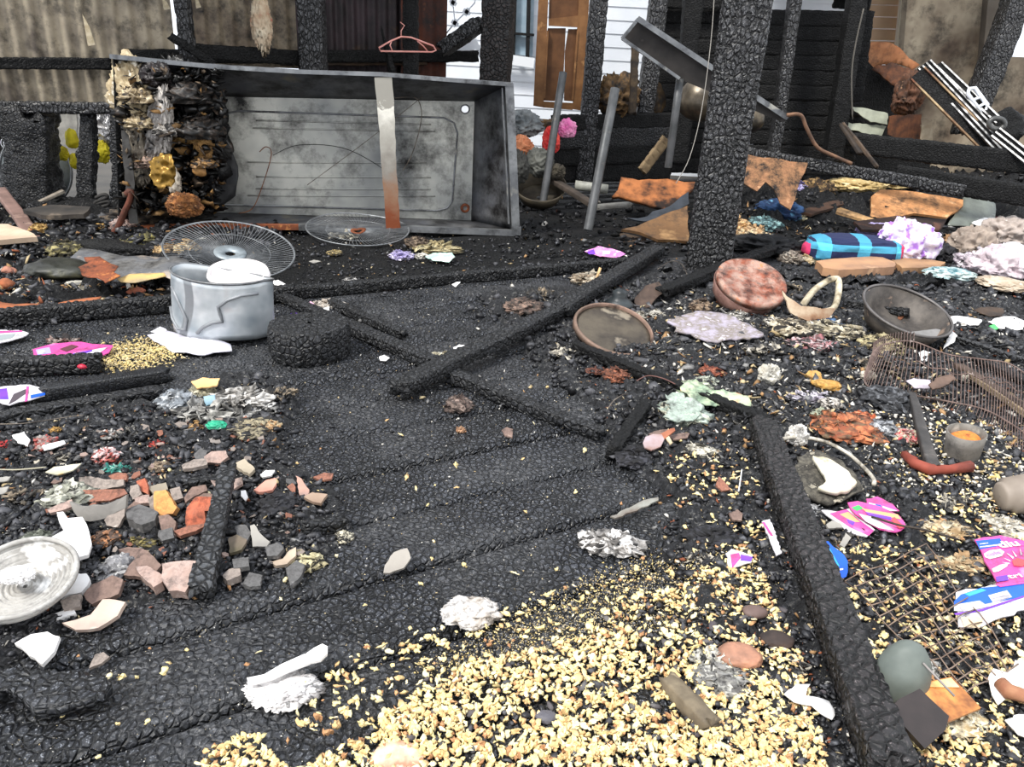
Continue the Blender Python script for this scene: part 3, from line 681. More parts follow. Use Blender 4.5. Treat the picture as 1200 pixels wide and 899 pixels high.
cc = pc + Vector((rw * .2, rw * 1.12, ph * .90)); q = Vector((.12, -.38, 1)).normalized().to_track_quat('Z', 'Y').to_matrix()
lidd = obj('folded_base', MB().lathe([(r_ * rw * .86, z_ * 2) for r_, z_ in rings], 40, Matrix.Translation(cc) @ (q.to_4x4() @ Matrix.Diagonal((.72, .5, 1, 1)))), M('e9e4e2', 'd6cfcd', scale=8, metal=.1, rough=.5), parent=pot)
# --- charred round block
b0 = G(353, 428); b0.z = 0; s = spx(b0); r_ = 49 * s
prof = [(r_ * .96, 0), (r_, .02), (r_ * 1.0, .09), (r_ * .96, .115)] + [(r_ * (1 - k / 14), .12) for k in range(1, 14)]
v = MB().lathe(prof, 96, Matrix.Translation(b0 + Vector((0, r_ * .8, 0))), wob=.02); arr = np.array(v.v); e, cv = vor2(arr[:, 0] * 46, (arr[:, 1] + arr[:, 2]) * 46, 5); ctr = np.array(b0 + Vector((0, r_ * .8, .06)))
dirn = arr - ctr; dirn /= np.linalg.norm(dirn, axis=1)[:, None]; arr += dirn * ((np.clip(e * 3, 0, 1) - 1) * .008)[:, None] + dirn * (.01 * fbm(arr * 9, 4))[:, None]
obj('charred_block', (arr, v.f), CH, 'round black charred wooden block lying right of the crushed pot', 'block')
# --- timbers on the floor
pbeam('charred_sill', 'long low charred beam crossing the floor from the left edge to the post', (-60, 386), (345, 350), 20, .07, cat='beam', cell=.022, dep=.008, wob=.01)
pbeam('charred_sill', 'charred beam continuing from the crushed pot towards the thick post', (300, 352), (735, 312), 15, .055, cat='beam', cell=.022, dep=.008, wob=.01)
pbeam('charred_timber', 'charred timber slanting down right from behind the round block', (330, 352), (512, 432), 22, .045, cell=.018, dep=.004, taper=(.8, 1.05))
pbeam('charred_timber', 'charred timber end pointing down right below the crossed timbers', (528, 445), (702, 515), 22, .04, cell=.018, dep=.004, taper=(1.1, .85))
pbeam('charred_timber', 'short thin charred stick lying above the longer slanting timber', (386, 358), (472, 396), 14, .035, dep=.004)
pbeam('charred_timber', 'charred timber rising right across the middle, on top of the others', (468, 470), (660, 372), 28, .045, cell=.02, lift=.025, dep=.005, taper=(1.1, .9))
pbeam('charred_timber', 'charred timber reaching from the crossing towards the thick post', (655, 375), (770, 300), 24, .05, cell=.02, lift=.02, dep=.005)
pbeam('charred_timber', 'black timber leaning between the thick post and the rusty round tin', (905, 300), (775, 355), 18, .05, lift=.03, mat=CHD)
pbeam('charred_timber', 'black half-buried timber below the round tray in the middle', (672, 410), (900, 500), 18, .04, mat=CHD)
pbeam('charred_timber', 'short charred stub near the brown spoon', (715, 535), (755, 480), 20, .04, mat=CHD)
pbeam('long_charred_beam', 'long cracked black beam running down the right foreground', (889, 512), (1034, 925), 48, .05, mat=char_mat('charred_beam_near', 52, dark='161414', mid='2c2829', ash='6a6262', ashp=.58, rough=.5), cat='beam', lift=.025, cell=.014, dep=.004, wob=.006, rough=.03, st=1.3, cs=9)
# left foreground sticks
a = G(238, 708); b = G(272, 582); s = spx(a); a.z += .03; b.z += .075
beam('burnt_stick', 'dark burnt stick standing up among the pottery shards at left', a, b, 27 * s, 24 * s, char_mat('burnt_stick', 60, dark='2a2b2e', mid='45474a', ash='7d7a75', ashp=.6), cat='stick', cell=.03, dep=.0025, taper=(1.05, .75), wob=.004)
pbeam('charred_log', 'thick charred log end entering at left above the other timber', (-60, 440), (118, 434), 24, .06, cat='log', cell=.022, dep=.006)
pbeam('charred_log', 'flat smooth charred timber left of the pale torn paper heap', (52, 468), (196, 444), 24, .045, cat='timber', cell=.05, dep=.002, mat=char_mat('flat_char', 90, dark='17181b', mid='2a2c31', ash='55585c', bump=.3, rough=.42))
pbeam('charred_log', 'low charred ledge below the flat timber at left', (-60, 505), (188, 462), 26, .03, cat='timber', cell=.05, dep=.003)
pbeam('charred_log', 'small black log lying in the rubble right of the grey shards', (357, 628), (405, 622), 18, .035, cat='log', cell=.015, dep=.002)
pbeam('charred_log', 'small grey burnt stick above the shards, left of the tan tile', (216, 572), (262, 566), 16, .025, cat='stick', cell=.02, dep=.002)
slab('charred_board', 'flat torn charred board at the lower left edge', 'board', [(-30, 792), (30, 796), (95, 800), (132, 812), (128, 828), (85, 838), (40, 842), (30, 826), (8, 820), (-30, 838)], CHF, th=.022, crumple=.03, res=26, lift=.002)
# ============================================================ BACKGROUND THINGS
def wbase(px, py, v): return Wv(px, py, v)
def upslab(name, lab, cat, poly, Y, mat, th=.012, yaw=0, tilt=88, **k):
    return slab(name, lab, cat, poly, mat, th=th, tilt=tilt, yaw=yaw, Y=Y, lift=0, **k)
# left: beam on stubs, with things behind
a = GZ(-60, 230, 0); b = G(152, 235)
def yb(px, Y=5.25): return Pt(px, 232, Y)
B0 = Pt(-80, 124, 5.1); B1 = Pt(137, 127, 5.2)
beam('charred_beam', 'charred beam resting on burnt stubs under the corrugated wall, left of the tub', B0, B1, .08, .075, CHP, cat='beam', cell=.04, seg=110, dep=.008)
for px0, px1, lab in ((8, 64, 'widest charred post stub under the beam at the left edge'), (90, 110, 'narrow eaten charred post stub under the beam, second from left'), (131, 154, 'charred post stub under the beam right beside the tub')):
    c = Pt((px0 + px1) / 2, 236, 5.2); W = (px1 - px0) * spx(c); t_ = Pt((px0 + px1) / 2, 133, 5.2)
    beam('post_stub', lab, c + Vector((0, 0, -.1)), t_, W, W * .7, CH, cat='post', cell=.045, dep=.012, taper=(1.05, .8 if px0 != 8 else 1), rough=.35, up=(0, 1, 0), cs=9)
FOIL = M('d8d4d0', '8f8f92', 'b98a90', scale=9, rough=.25, metal=.7, bump=.6, bs=30)
YEL = M('e6d62a', 'bfae1c', '5e6a1a', scale=14, rough=.6)
lump('foil_bag', 'crumpled silver foil bag with red print hanging behind the burnt stubs', 'bag', 0, 0, 34, 48, FOIL, base=Pt(118, 172, 5.5), ridge=True, amp=.4, freq=4, depth=.5)
for q in ((70, 187, 18, 20, 'yellow flower bunch low beside the widest stub'), (84, 172, 15, 26, 'yellow packet squeezed between the first two stubs'), (88, 197, 12, 20, 'small yellow packet low behind the narrow stub'), (117, 190, 22, 28, 'yellow crumpled packet under the silver foil bag')):
    lump('yellow_packet', q[4], 'packet', 0, 0, q[2], q[3], YEL, base=Pt(q[0], q[1], 5.45), ridge=True, amp=.3, freq=4, depth=.5, sub=2)
cq = Pt(42, 200, 5.6); sq_ = spx(cq)
dq = root('round_disc', 'grey round disc standing behind the widest burnt stub', 'disc', cq)
obj('disc', MB().lathe([(0.01, 0), (42 * sq_, 0), (42 * sq_, -.02)], 40, Matrix.Translation(cq) @ Matrix.Rotation(R(80), 4, 'X')), M('8c9396', '70777a', rough=.5, metal=.3), parent=dq)
obj('rim', MB().tube([cq + Matrix.Rotation(R(80), 3, 'X') @ Vector((42 * sq_ * math.cos(t * .1571), 42 * sq_ * math.sin(t * .1571), 0)) for t in range(40)], .008, 5, close=True), GALV, parent=dq)
upslab('corrugated_offcut', 'pale corrugated panel seen under the beam between the first two stubs', 'panel', [(57, 126), (90, 128), (92, 172), (60, 168)], 6.3, M('b5b3ac', '8f8d88', rough=.5))
cs = root('black_case', 'black case with a round white logo at the left edge under the beam', 'case', Pt(0, 178, 5.7))
obj('body', MB().box(Pt(-12, 166, 5.75), (.4, .1, .24)), CHD, parent=cs, smooth=False)
obj('logo_ring', MB().tube([Pt(9 + 8 * math.cos(t * .393), 167 + 7 * math.sin(t * .393), 5.68) for t in range(16)], .004, 4, close=True), WH, parent=cs)
def text(body, o, xdir, ydir, width, mat, parent, name='lettering', ext=.0006, bold=.0, height=None):
    cu = bpy.data.curves.new('t', 'FONT'); cu.body = body; cu.extrude = ext; cu.offset = bold; cu.resolution_u = 3
    t = bpy.data.objects.new('t', cu); COL.objects.link(t); me = bpy.data.meshes.new_from_object(t.evaluated_get(bpy.context.evaluated_depsgraph_get()))
    bpy.data.objects.remove(t); v = np.array([tuple(q.co) for q in me.vertices]); f = [tuple(p.vertices) for p in me.polygons]; bpy.data.meshes.remove(me)
    v[:, 0] -= v[:, 0].min(); sc = width / v[:, 0].max(); sy = sc if height is None else height / (v[:, 1].max() - v[:, 1].min())
    x = np.array(Vector(xdir).normalized()); y = np.array(Vector(ydir).normalized()); z = np.cross(x, y)
    w_ = np.array(o)[None] + v[:, :1] * sc * x + v[:, 1:2] * sy * y + v[:, 2:] * z
    return obj(name, (w_, f), mat, parent=parent, smooth=False)
text('IC', Pt(4.5, 171, 5.67), (1, 0, 0), (0, 0, 1), .055, WH, cs)
upslab('white_strip', 'short white strip above the black case at the left edge', 'strip', [(-40, 124), (9, 126), (10, 150), (-40, 150)], 6.4, M('dcdad6', rough=.5))
# above the tub
hg = root('coat_hanger', 'pink wire coat hanger hanging in front of the sooty wall above the tub', 'hanger', Wv(475, 60, 5.85))
HG = M('e8a79c', 'd58f84', rough=.4, bump=0)
def hv(l, r=.007, n='frame', c=False): return obj(n, MB().tube([Wv(x, y, 5.75) for x, y in l], r, 6, close=c), HG, parent=hg)
hv([(444, 56), (458, 48), (470, 43), (482, 44), (508, 54), (511, 59), (506, 61), (446, 60)], c=True); hv([(470, 43), (470, 36), (474, 30), (469, 26)], .004, 'hook'); hv([(459, 48), (457, 53), (460, 60)], .005, 'bar'); hv([(489, 48), (496, 54), (501, 60)], .005, 'bar')
beam('broken_stick', 'thin black splinter leaning behind the hanger above the tub', Wv(446, 30, 5.8), Wv(460, 84, 5.8), .05, .03, CHD, cat='stick', seg=20, taper=(.2, 1.4))
beam('broken_stick', 'black broken stick slanting above the top left of the tub', Wv(199, 42, 5.7), Wv(250, 75, 5.7), .05, .05, CHD, cat='stick', seg=30)
beam('black_plank', 'sooty plank behind the tub top, left of the cracked post', Wv(228, 60, 5.9), Wv(352, 68, 5.9), .05, .1, CHD, cat='plank', seg=40)
CREAM = M('cbbfa4', 'a8977a', 'e0d9c8', scale=20, rough=.9, bump=.6)
lump('hanging_rag', 'pale torn rag with red print hanging above the tub, left of the cracked post', 'rag', 0, 0, 20, 66, M('cdbfa6', 'a98f74', 'b03a36', scale=9), base=Wv(308, 62, 5.7), depth=.4, amp=.55, freq=6, ridge=True)
for q in ((103, 54, 9, 34, 'pale torn flake stuck on the corrugated wall at upper left'), (192, 12, 8, 14, 'small pale flake at the top of the corrugated wall'), (230, 10, 6, 14, 'small white flake at the top beside the thin post')):
    p = Wv(q[0], q[1], 6.18); s = spx(p); obj('wall_flake', MB().add([p, p + Vector((q[2] * s, 0, .01)), p + Vector((q[2] * s * .7, -.01, q[3] * s * .6)), p + Vector((0, -.01, q[3] * s)), p + Vector((q[2] * s * .4, -.02, q[3] * s * .5))], [(0, 1, 4), (1, 2, 4), (2, 3, 4), (3, 0, 4)]), CREAM, q[4], 'flake')
# posts and things right of the tub
vpost('charred_post', 'scorched post with a reddish bare patch just behind the right end of the tub', 575, 0, 36, base=Pt(575, 232, 6.4), yaw=10, cell=.05, mat=char_mat('scorched_post', 34, dark='121010', mid='241e1b', ash='6b4a36', ashp=.6))
beam('charred_brace', 'black diagonal brace joined to the scorched post above the tub corner', Pt(521, 58, 6.5), Pt(562, 28, 6.4), .16, .1, CHP, cat='brace', seg=40, cell=.05)
nh2 = MB(); nh2.bar(Pt(520, 70, 8), Pt(560, 50, 8), .03, .08); nh2.bar(Pt(558, 58, 8), Pt(600, 76, 8), .04, .1)
obj('white_roof_trim', nh2, WH, 'white gable trim seen between the tub and the scorched post', 'trim', smooth=False)
dc = root('white_string_lights', 'white knotted cord with small bows hanging left of the scorched post', 'cord', Pt(532, 40, 6.8))
obj('cord', MB().tube([Pt(x, y, 6.8) for x, y in ((523, 39), (533, 27), (545, 15), (556, 4), (560, -12))], .006, 5), WH, parent=dc)
obj('cord', MB().tube([Pt(x, y, 6.8) for x, y in ((533, 27), (532, 14), (530, 0), (529, -14))], .005, 5), WH, parent=dc)
for x, y in ((533, 27), (531, 3), (547, 14)):
    c = Pt(x, y, 6.78); obj('bow', MB().box(c, (.06, .02, .03), Matrix.Rotation(.5, 3, 'Y')).box(c, (.03, .02, .06), Matrix.Rotation(.5, 3, 'Y')), WH, parent=dc, smooth=False)
# brown shutter door
WD = M('8a6038', '6d4826', 'a87c4e', scale=6, rough=.55, bump=.15); WDD = M('6a4526', '553519', scale=6, rough=.6, bump=.15)
sh = root('brown_shutter', 'brown panelled wooden shutter with a broken slot showing white behind it', 'shutter', Pt(656, 133, 7.4))
def wq(name, pts, Y, th, mat, parent): return wquad(name, pts, Y, th, mat, parent)
for nm, pts in (('stile', [(634, -60), (645, -60), (637, 126), (625, 124)]), ('stile', [(682, -60), (694, -60), (683, 130), (671, 128)]), ('rail', [(637, 119), (672, 121), (671, 129), (636, 126)]), ('rail', [(643, 22), (680, 18), (679, 32), (643, 30)])): wq(nm, pts, 7.4, .05, WD, sh)
wq('panel', [(642, 33), (663, 33), (659, 119), (637, 118)], 7.43, .03, WDD, sh); wq('panel', [(666, 34), (679, 34), (672, 119), (661, 118), (662, 60)], 7.43, .03, WDD, sh); wq('panel', [(645, -60), (682, -60), (679, 18), (643, 23)], 7.43, .03, WDD, sh)
pl_l = [o_ for o_ in bpy.data.objects if o_.name.startswith('panel') and o_.parent == sh]
wq('bead', [(641, 36), (643, 36), (639, 115), (637, 115)], 7.39, .02, WD, pl_l[0]); wq('bead', [(676, 36), (678, 36), (672, 117), (670, 117)], 7.39, .02, WD, pl_l[1])
vpost('charred_post', 'narrow charred post immediately right of the brown shutter', 691, 0, 22, base=Pt(684, 212, 6.7), cell=.045)
# low black wall of charred boards
lw = root('burnt_board_wall', 'low wall of black charred boards behind the two metal tubes', 'wall', Pt(715, 212, 6.6))
for i, (y0, y1) in enumerate(((134, 150), (151, 170), (171, 190), (191, 210))):
    a = Pt(646, (y0 + y1) / 2 + 3, 6.55 + .02 * i); b = Pt(785, (y0 + y1) / 2 - 1, 6.9); beam('board', None, a, b, .04, (y1 - y0) * spx(a) * 1.2, CHD if i != 1 else CH, parent=lw, seg=70, cell=.05)
lump('burnt_bag', 'black melted bag with tan shreds on top of the burnt board wall', 'bag', 0, 0, 46, 50, M('1b1916', '6d5334', 'b08c5c', scale=10, rough=.8, soot=.1), base=Pt(722, 136, 6.7), amp=.45, freq=3.5, ridge=True)
lump('burnt_bag', 'dark scorched bundle with ochre streaks right of the melted bag', 'bag', 0, 0, 34, 48, M('191510', '4a3820', '8b6a3c', scale=9, rough=.8, soot=.15), base=Pt(762, 136, 6.9), amp=.4, freq=3)
beam('timber_stud', 'tan edged stud standing between the two scorched bundles', Pt(741, 134, 6.6), Pt(745, 50, 6.6), .06, .06, M('5a4a36', '2a2522', scale=6, soot=.2), cat='stud', seg=20)
# metal tubes
TUBE = M('5e5f60', '484a4b', '6e6a64', scale=8, rough=.5, metal=.4, bump=.2)
def leanpole(lab, p0, p1, Y0, Y1, r):
    a = Pt(*p0, Y0); b = Pt(*p1, Y1); o = root('metal_tube', lab, 'tube', a); d = (b - a).normalized(); L = (b - a).length; q = d.to_track_quat('Z', 'Y').to_matrix().to_4x4()
    obj('shaft', MB().lathe([(r, 0), (r, L * .5), (r, L), (r * .75, L), (r * .75, L - .1)], 20, Matrix.Translation(a) @ q), TUBE, parent=o)
leanpole('grey metal tube standing left of the other one, in front of the shutter', (636, 240), (660, 85), 5.75, 6.0, .028)
leanpole('grey metal tube leaning right in front of the burnt board wall', (689, 270), (721, 104), 5.0, 5.3, .03)
# tilted metal tray and leg
TR = M('3d3936', '2b2826', '55504a', scale=4, rough=.45, metal=.5, bump=.15)
tr = root('metal_shelf', 'long grey metal shelf tilted down to the right, partly behind the thick post', 'shelf', Pt(800, 135, 5.8))
wq('shelf_plate', [(729, 45), (748, 22), (925, 138), (916, 143), (795, 92)], 5.85, .012, TR, tr)
obj('front_flange', MB().bar(Pt(747, 22, 5.8), Pt(922, 138, 5.8), .035, .05, up=(0, 1, 0)), GALV, parent=tr, smooth=False); obj('side_flange', MB().bar(Pt(729, 45, 5.8), Pt(748, 22, 5.8), .02, .04, up=(0, 1, 0)).bar(Pt(729, 45, 5.8), Pt(796, 92, 5.8), .02, .04, up=(0, 1, 0)), GALV, parent=tr, smooth=False)
leanpole('grey metal leg tube hanging below the tilted shelf', (783, 196), (797, 92), 5.9, 5.85, .028)
lump('round_metal_pot', 'round brownish metal pot hidden behind the thick post under the tilted shelf', 'pot', 0, 0, 62, 62, M('6b6152', '4a443c', rough=.35, metal=.5, bump=.1), base=Pt(826, 138, 6.1), amp=.03, sub=4, depth=.9)
lump('round_metal_pot', 'greyish pot just right of the thick post, below the shelf end', 'pot', 0, 0, 34, 40, M('6b6152', '39352f', rough=.35, metal=.5, bump=.1), base=Pt(880, 152, 6.1), amp=.04, sub=4, depth=.9)
# black wall right of the shelf
bw = root('charred_wall', 'tall wall of black charred boards behind the thick post', 'wall', Pt(890, 205, 7.2))
for i in range(26):
    y0 = 205 - i * 17.5; a = Pt(765, y0 - 12, 7.5); b = Pt(1000 + (205 - y0) * .13, y0 - 12 + 5, 7.1)
    if i == 11:
        for xa, xb in ((765, 896), (978, 1020)): beam('board', None, Pt(xa, y0 - 12, 7.4), Pt(xb, y0 - 10, 7.2), .03, 17.0 * spx(a), CHD, parent=bw, seg=20, cell=.09, wob=.004)
        continue
    beam('board', None, a, b, .03, 17.0 * spx(a), CHD, parent=bw, seg=60, cell=.09, wob=.004, dep=.006)
for px0, pxb, lab in ((772, 748, 'charred post left of the tilted shelf, at the top'), (808, 795, 'charred post behind the tilted shelf leg'), (932, 905, 'slanting charred stud in front of the black wall'), (1006, 975, 'charred stud closing the right end of the black wall')):
    a = Pt(pxb, 190, 6.9); b = Pt(px0 + 8, -60, 6.9); beam('charred_post', lab, a, b, .15 if px0 != 932 else .09, .13, CHP if px0 in (772, 932) else CHD, cat='post', cell=.06, up=(0, 1, 0))
obj('white_board', MB().box(Pt(781, 8, 7.6), (.2, .02, .22)), WH, 'small white panel seen between the two posts at the top', 'panel', smooth=False)
beam('black_bar', 'black bar crossing the small white panel at the top', Pt(770, 3, 7.5), Pt(795, 16, 7.5), .04, .06, CHD, cat='bar', seg=10)
# right: smoky corner
vpost('charred_post', 'leaning black post against the smoke-stained wall at upper right', 1150, 0, 28, base=Pt(1133, 150, 7.9), top=2.8, lean=(.28, 0), cell=.06)
PLY = M('a8714a', '8a5532', 'c08a5c', scale=3.5, rough=.75, bump=.25, soot=.06); PLYD = M('7a4a2c', '4e2f1e', '925f3c', scale=4, rough=.8, bump=.3, soot=.22)
upslab('brown_board', 'orange brown burnt board with a ragged black top edge, below the beige siding', 'board', [(1008, 50), (1046, 52), (1060, 62), (1078, 75), (1070, 82), (1040, 74), (1018, 80), (1003, 70)], 7.6, PLY, crumple=.03, rag=.05)
upslab('brown_board', 'folded brown board fallen below the orange board', 'board', [(1020, 80), (1042, 75), (1070, 84), (1080, 98), (1066, 100), (1060, 110), (1045, 100), (1028, 88)], 7.4, PLYD, crumple=.06, rag=.05, tilt=65)
upslab('black_board', 'dark black board leaning diagonally between the wall and the tile fragments', 'board', [(1000, 66), (1030, 84), (1062, 112), (1086, 150), (1090, 204), (990, 204)], 7.55, CHD)
for q, l in (([(998, 125), (1040, 133), (1039, 147), (1020, 143), (1000, 131)], 'cracked pale tile fragment, upper one behind the long black plank'), ([(990, 144), (1038, 148), (1032, 162), (1018, 158), (996, 152)], 'cracked pale tile fragment, lower one behind the long black plank')):
    upslab('tile_fragment', l, 'tile', q, 6.9, M('a5a894', '86897a', scale=6, rough=.4), tilt=70)
upslab('brown_box', 'brown cardboard box side beside the cracked pale tiles', 'box', [(1042, 136), (1078, 134), (1080, 170), (1056, 168), (1040, 158)], 6.8, PLYD, yaw=15)
upslab('picture_frame', 'small pale picture frame standing right of the brown box', 'frame', [(1079, 146), (1092, 146), (1092, 170), (1078, 170)], 6.75, M('9a8a72', 'b9ab93', '5a3b28', scale=9), yaw=10)
lump('shredded_lump', 'shredded brown lump below the folded brown board', 'lump', 0, 0, 30, 50, M('6a4632', '2b1f18', 'a87f62', scale=12), base=Pt(1063, 133, 7.0), ridge=True, amp=.5, freq=4)
AL = M('a5a5a5', '6a6a6a', '3a3836', scale=14, rough=.4, metal=.6, bump=.1, soot=.1)
def rail(lab, p0, p1, Y0, Y1, wd, mat=AL, mul=3):
    a = Pt(*p0, Y0); b = Pt(*p1, Y1); o = root('window_rail', lab, 'rail', a); n = Vector((0, -1, 0)); d = (b - a).normalized(); sd = d.cross(n).normalized()
    obj('web', MB().bar(a, b, wd, .02, up=(0, 1, 0)), CHD, parent=o, smooth=False)
    for k in range(mul):
        q = sd * wd * (k / (mul - 1) - .5) + n * .018; obj('lip', MB().bar(a + q, b + q, .012, .03, up=(0, 1, 0)), mat, parent=o, smooth=False)
rail('aluminium window rail slanting down right, uppermost of the pile at upper right', (1096, 78), (1166, 145), 6.8, 6.3, .09)
rail('aluminium window rail slanting down right, middle of the pile at upper right', (1082, 76), (1182, 182), 6.7, 6.1, .10, mul=4)
rail('scorched cream and brown rail, lowest of the slanting pile at upper right', (1074, 86), (1170, 182), 6.6, 6.2, .12, mat=M('b39c78', '5a3626', '8a5a3a', scale=4), mul=2)
rail('short bright window rail at the right edge below the round fitting', (1165, 155), (1204, 186), 6.0, 5.8, .07)
bk = root('white_bracket', 'white plastic bracket lying on the slanting window rails', 'bracket', Pt(1145, 135, 6.4))
for l in ([(1136, 104), (1142, 103), (1157, 123), (1155, 130), (1150, 133), (1134, 110)],): obj('frame', MB().tube([Pt(x, y, 6.4) for x, y in l], .016, 6, close=True), WH, parent=bk)
obj('crossbar', MB().tube([Pt(1141, 117, 6.4), Pt(1150, 113, 6.4)], .012, 6).tube([Pt(1146, 126, 6.4), Pt(1154, 121, 6.4)], .012, 6), WH, parent=bk)
rg = Pt(1168, 145, 6.2); obj('round_fitting', MB().tube([Pt(1168 + 9 * math.cos(t * .314), 145 + 6.5 * math.sin(t * .314), 6.15) for t in range(20)], .02, 7, close=True), M('6a6a68', '3b3b3a', metal=.4, rough=.4), 'round grey metal fitting beside the window rails at the right edge', 'fitting')
lump('black_motor', 'black melted machine part around the round grey fitting', 'machine', 0, 0, 44, 46, CHD, base=Pt(1180, 168, 6.45), amp=.4, freq=3)
# long black planks in front of the corner
def longb(lab, p0, p1, Y0, Y1, hpx, mat=CHD, cat='plank', d=.04): a = Pt(*p0, Y0); b = Pt(*p1, Y1); beam('long_plank', lab, a, b, d, hpx * spx((a + b) / 2), mat, cat=cat, cell=.06, dep=.006, seg=120)
longb('long black plank across the right, directly below the slanting rails', (1000, 168), (1215, 192), 6.3, 5.8, 26)
longb('long black plank with cracked upper edge running right from the thick post', (868, 178), (1130, 224), 5.9, 5.5, 14, mat=CHP)
longb('black plank low at the right edge above the orange board', (1050, 205), (1215, 232), 5.7, 5.4, 24)
beam('broken_stick', 'brown forked sticks at the foot of the black wall', Pt(988, 145, 6.3), Pt(1028, 196, 6.0), .025, .025, M('5a4a3c', '2c2622', scale=9), cat='stick', seg=20, dep=.001)
beam('broken_stick', 'second brown stick leaning beside the forked one', Pt(986, 146, 6.3), Pt(1008, 180, 6.1), .05, .025, M('3f352c', '2c2622', scale=9), cat='stick', seg=20, dep=.001)
wire('brown_cable', 'brown cable curling down from the end of the tilted shelf', [Pt(x, y, 5.7) for x, y in ((922, 135), (938, 135), (945, 150), (957, 172), (975, 182), (998, 192))], .014, M('7a5a44', '4e3a2e', scale=10))
wire('thin_string', 'thin white string hanging down along the thick post from the top', [Pt(x, y, 4.9) for x, y in ((838, -20), (833, 50), (822, 130), (808, 185), (792, 215))], .0025, M('a9a49c'))
wire('thin_string', 'thin dark cord hanging in front of the black wall end', [Pt(x, y, 6.5) for x, y in ((1012, 10), (1002, 55), (998, 90), (999, 140))], .006, M('5a564f'))
# middle, between the tubes and the post
longb('tan split board leaning beside the leg tube', (752, 200), (780, 163), 6.2, 6.3, 14, M('8a7658', '5e4d38', scale=8), 'board', .03)
RB = M('a5663a', '2a1a12', '120e0c', scale=6, rough=.85, bump=.5)
upslab('scorched_panel', 'rust coloured panel with black burnt stripes left of the thick post', 'panel', [(716, 232), (728, 212), (770, 214), (812, 218), (808, 232), (780, 248), (750, 240)], 5.7, RB, tilt=35, th=.03, rag=.05, crumple=.03)
PB = M('7a5a3a', '5e4328', '9a7850', scale=3, rough=.75, bump=.2, soot=.08)
upslab('brown_plywood', 'brown plywood sheet with pale chipped paint, left of the thick post', 'plywood', [(728, 272), (745, 268), (758, 262), (806, 244), (806, 285), (770, 283), (752, 276)], 4.9, PB, tilt=20, th=.02, rag=.02)
upslab('brown_plywood', 'darker brown sheet under the chipped plywood', 'plywood', [(702, 286), (728, 276), (760, 284), (806, 288), (800, 300), (740, 298)], 4.75, M('4a3b2d', '33291f', scale=3), tilt=5, th=.02, rag=.02)
upslab('blue_grey_sheet', 'blue grey metal strip curving along the plywood', 'strip', [(735, 258), (758, 254), (792, 238), (808, 226), (808, 240), (782, 256), (755, 262)], 5.2, M('3c4046', '2c3035', metal=.3, rough=.5), tilt=30, th=.01)
beam('wooden_lath', 'grey wooden slat lying behind the right metal tube', Pt(648, 212, 5.9), Pt(696, 240, 5.3), .06, .035, M('4c4239', '342d27', scale=8), cat='slat', seg=16, dep=.001)
beam('wooden_lath', 'grey slat pointing right from the foot of the right metal tube', Pt(700, 243, 5.3), Pt(739, 240, 5.4), .05, .035, M('6b6a66', '4e4c48', scale=8), cat='slat', seg=16, dep=.001)
obj('pale_pipe', MB().tube([Pt(674, 217, 5.75), Pt(712, 222, 5.75)], .035, 12), M('9a9a90', '6c6c66', scale=8, rough=.5), 'short pale pipe lying between the two metal tubes', 'pipe')
cbn = Pt(632, 232, 5.9); obj('dark_basin', MB().lathe([(.02, 0), (.15, .01), (.2, .12), (.19, .12), (.14, .02)], 30, Matrix.Translation(cbn) @ Matrix.Rotation(.5, 4, 'X')), M('3b362e', '5a5244', metal=.3, rough=.5), 'dark metal basin on the floor beside the left metal tube', 'basin')
# rag pile between tub and shutter
ragp = ((612, 160, 44, 34, '5d6264', '8a8d8c', 'grey wool bundle, top of the pile between tub and tubes', .45), (610, 183, 26, 28, 'd98f66', 'b56e4c', 'orange cloth ball in the pile right of the tub', .3), (645, 178, 20, 34, 'c4262a', 'e65a50', 'red spotted cloth beside the left metal tube', .3), (664, 160, 20, 22, 'e06aa8', 'f3a8cc', 'pink cloth poking out behind the left metal tube', .35), (630, 206, 34, 36, '74746c', '4a4b47', 'grey dirty rag low in the pile right of the tub', .4), (606, 214, 24, 40, '4e4e4a', '2e2e2c', 'dark ashy rag in the pile touching the tub corner', .4), (650, 210, 22, 20, '4a4438', '2e2a24', 'brown dirty scrap at the foot of the left metal tube', .4), (640, 152, 40, 14, '6a5236', '2e271f', 'thin brown burnt cloth topping the pile below the shutter', .4))
for px, py, w_, h_, c1, c2, lab, am in ragp: lump('cloth_bundle', lab, 'cloth', 0, 0, w_, h_, M(c1, c2, '1c1b1a', scale=9, rough=.9), base=Pt(px, py, 6.3 - (py - 150) * .008), amp=am, ridge=True, freq=3.5, depth=.6)
# --- melted heap in the left end of the tub
FOAM = M('cfc0a0', '9d8a6a', 'efe7d5', scale=16, rough=.9, bump=.8, bs=45)
MELT = M('0f0f0f', '1d1c1b', '3a2c20', scale=9, rough=.3, bump=.8, bs=30)
def tl(name, lab, cat, px, py, w_, h_, mat, off=0., **k): lump(name, lab, cat, 0, 0, w_, h_, mat, base=Tq(px, py, off), depth=k.pop('depth', .5), **k)
tl('melted_foam', 'cream melted foam mass hanging at the upper left corner of the tub', 'foam', 158, 148, 52, 82, FOAM, 0, ridge=True, amp=.5, freq=5, sub=4)
tl('melted_plastic', 'shiny black melted mass in the left end of the tub', 'plastic', 222, 215, 78, 148, MELT, .1, ridge=True, amp=.55, freq=5, sub=4)
tl('melted_plastic', 'black lump with a pinkish edge under the top left rim of the tub', 'plastic', 182, 105, 34, 36, M('2a2222', '171414', 'a67a66', scale=6, rough=.4), -.05, ridge=True, amp=.4, freq=4)
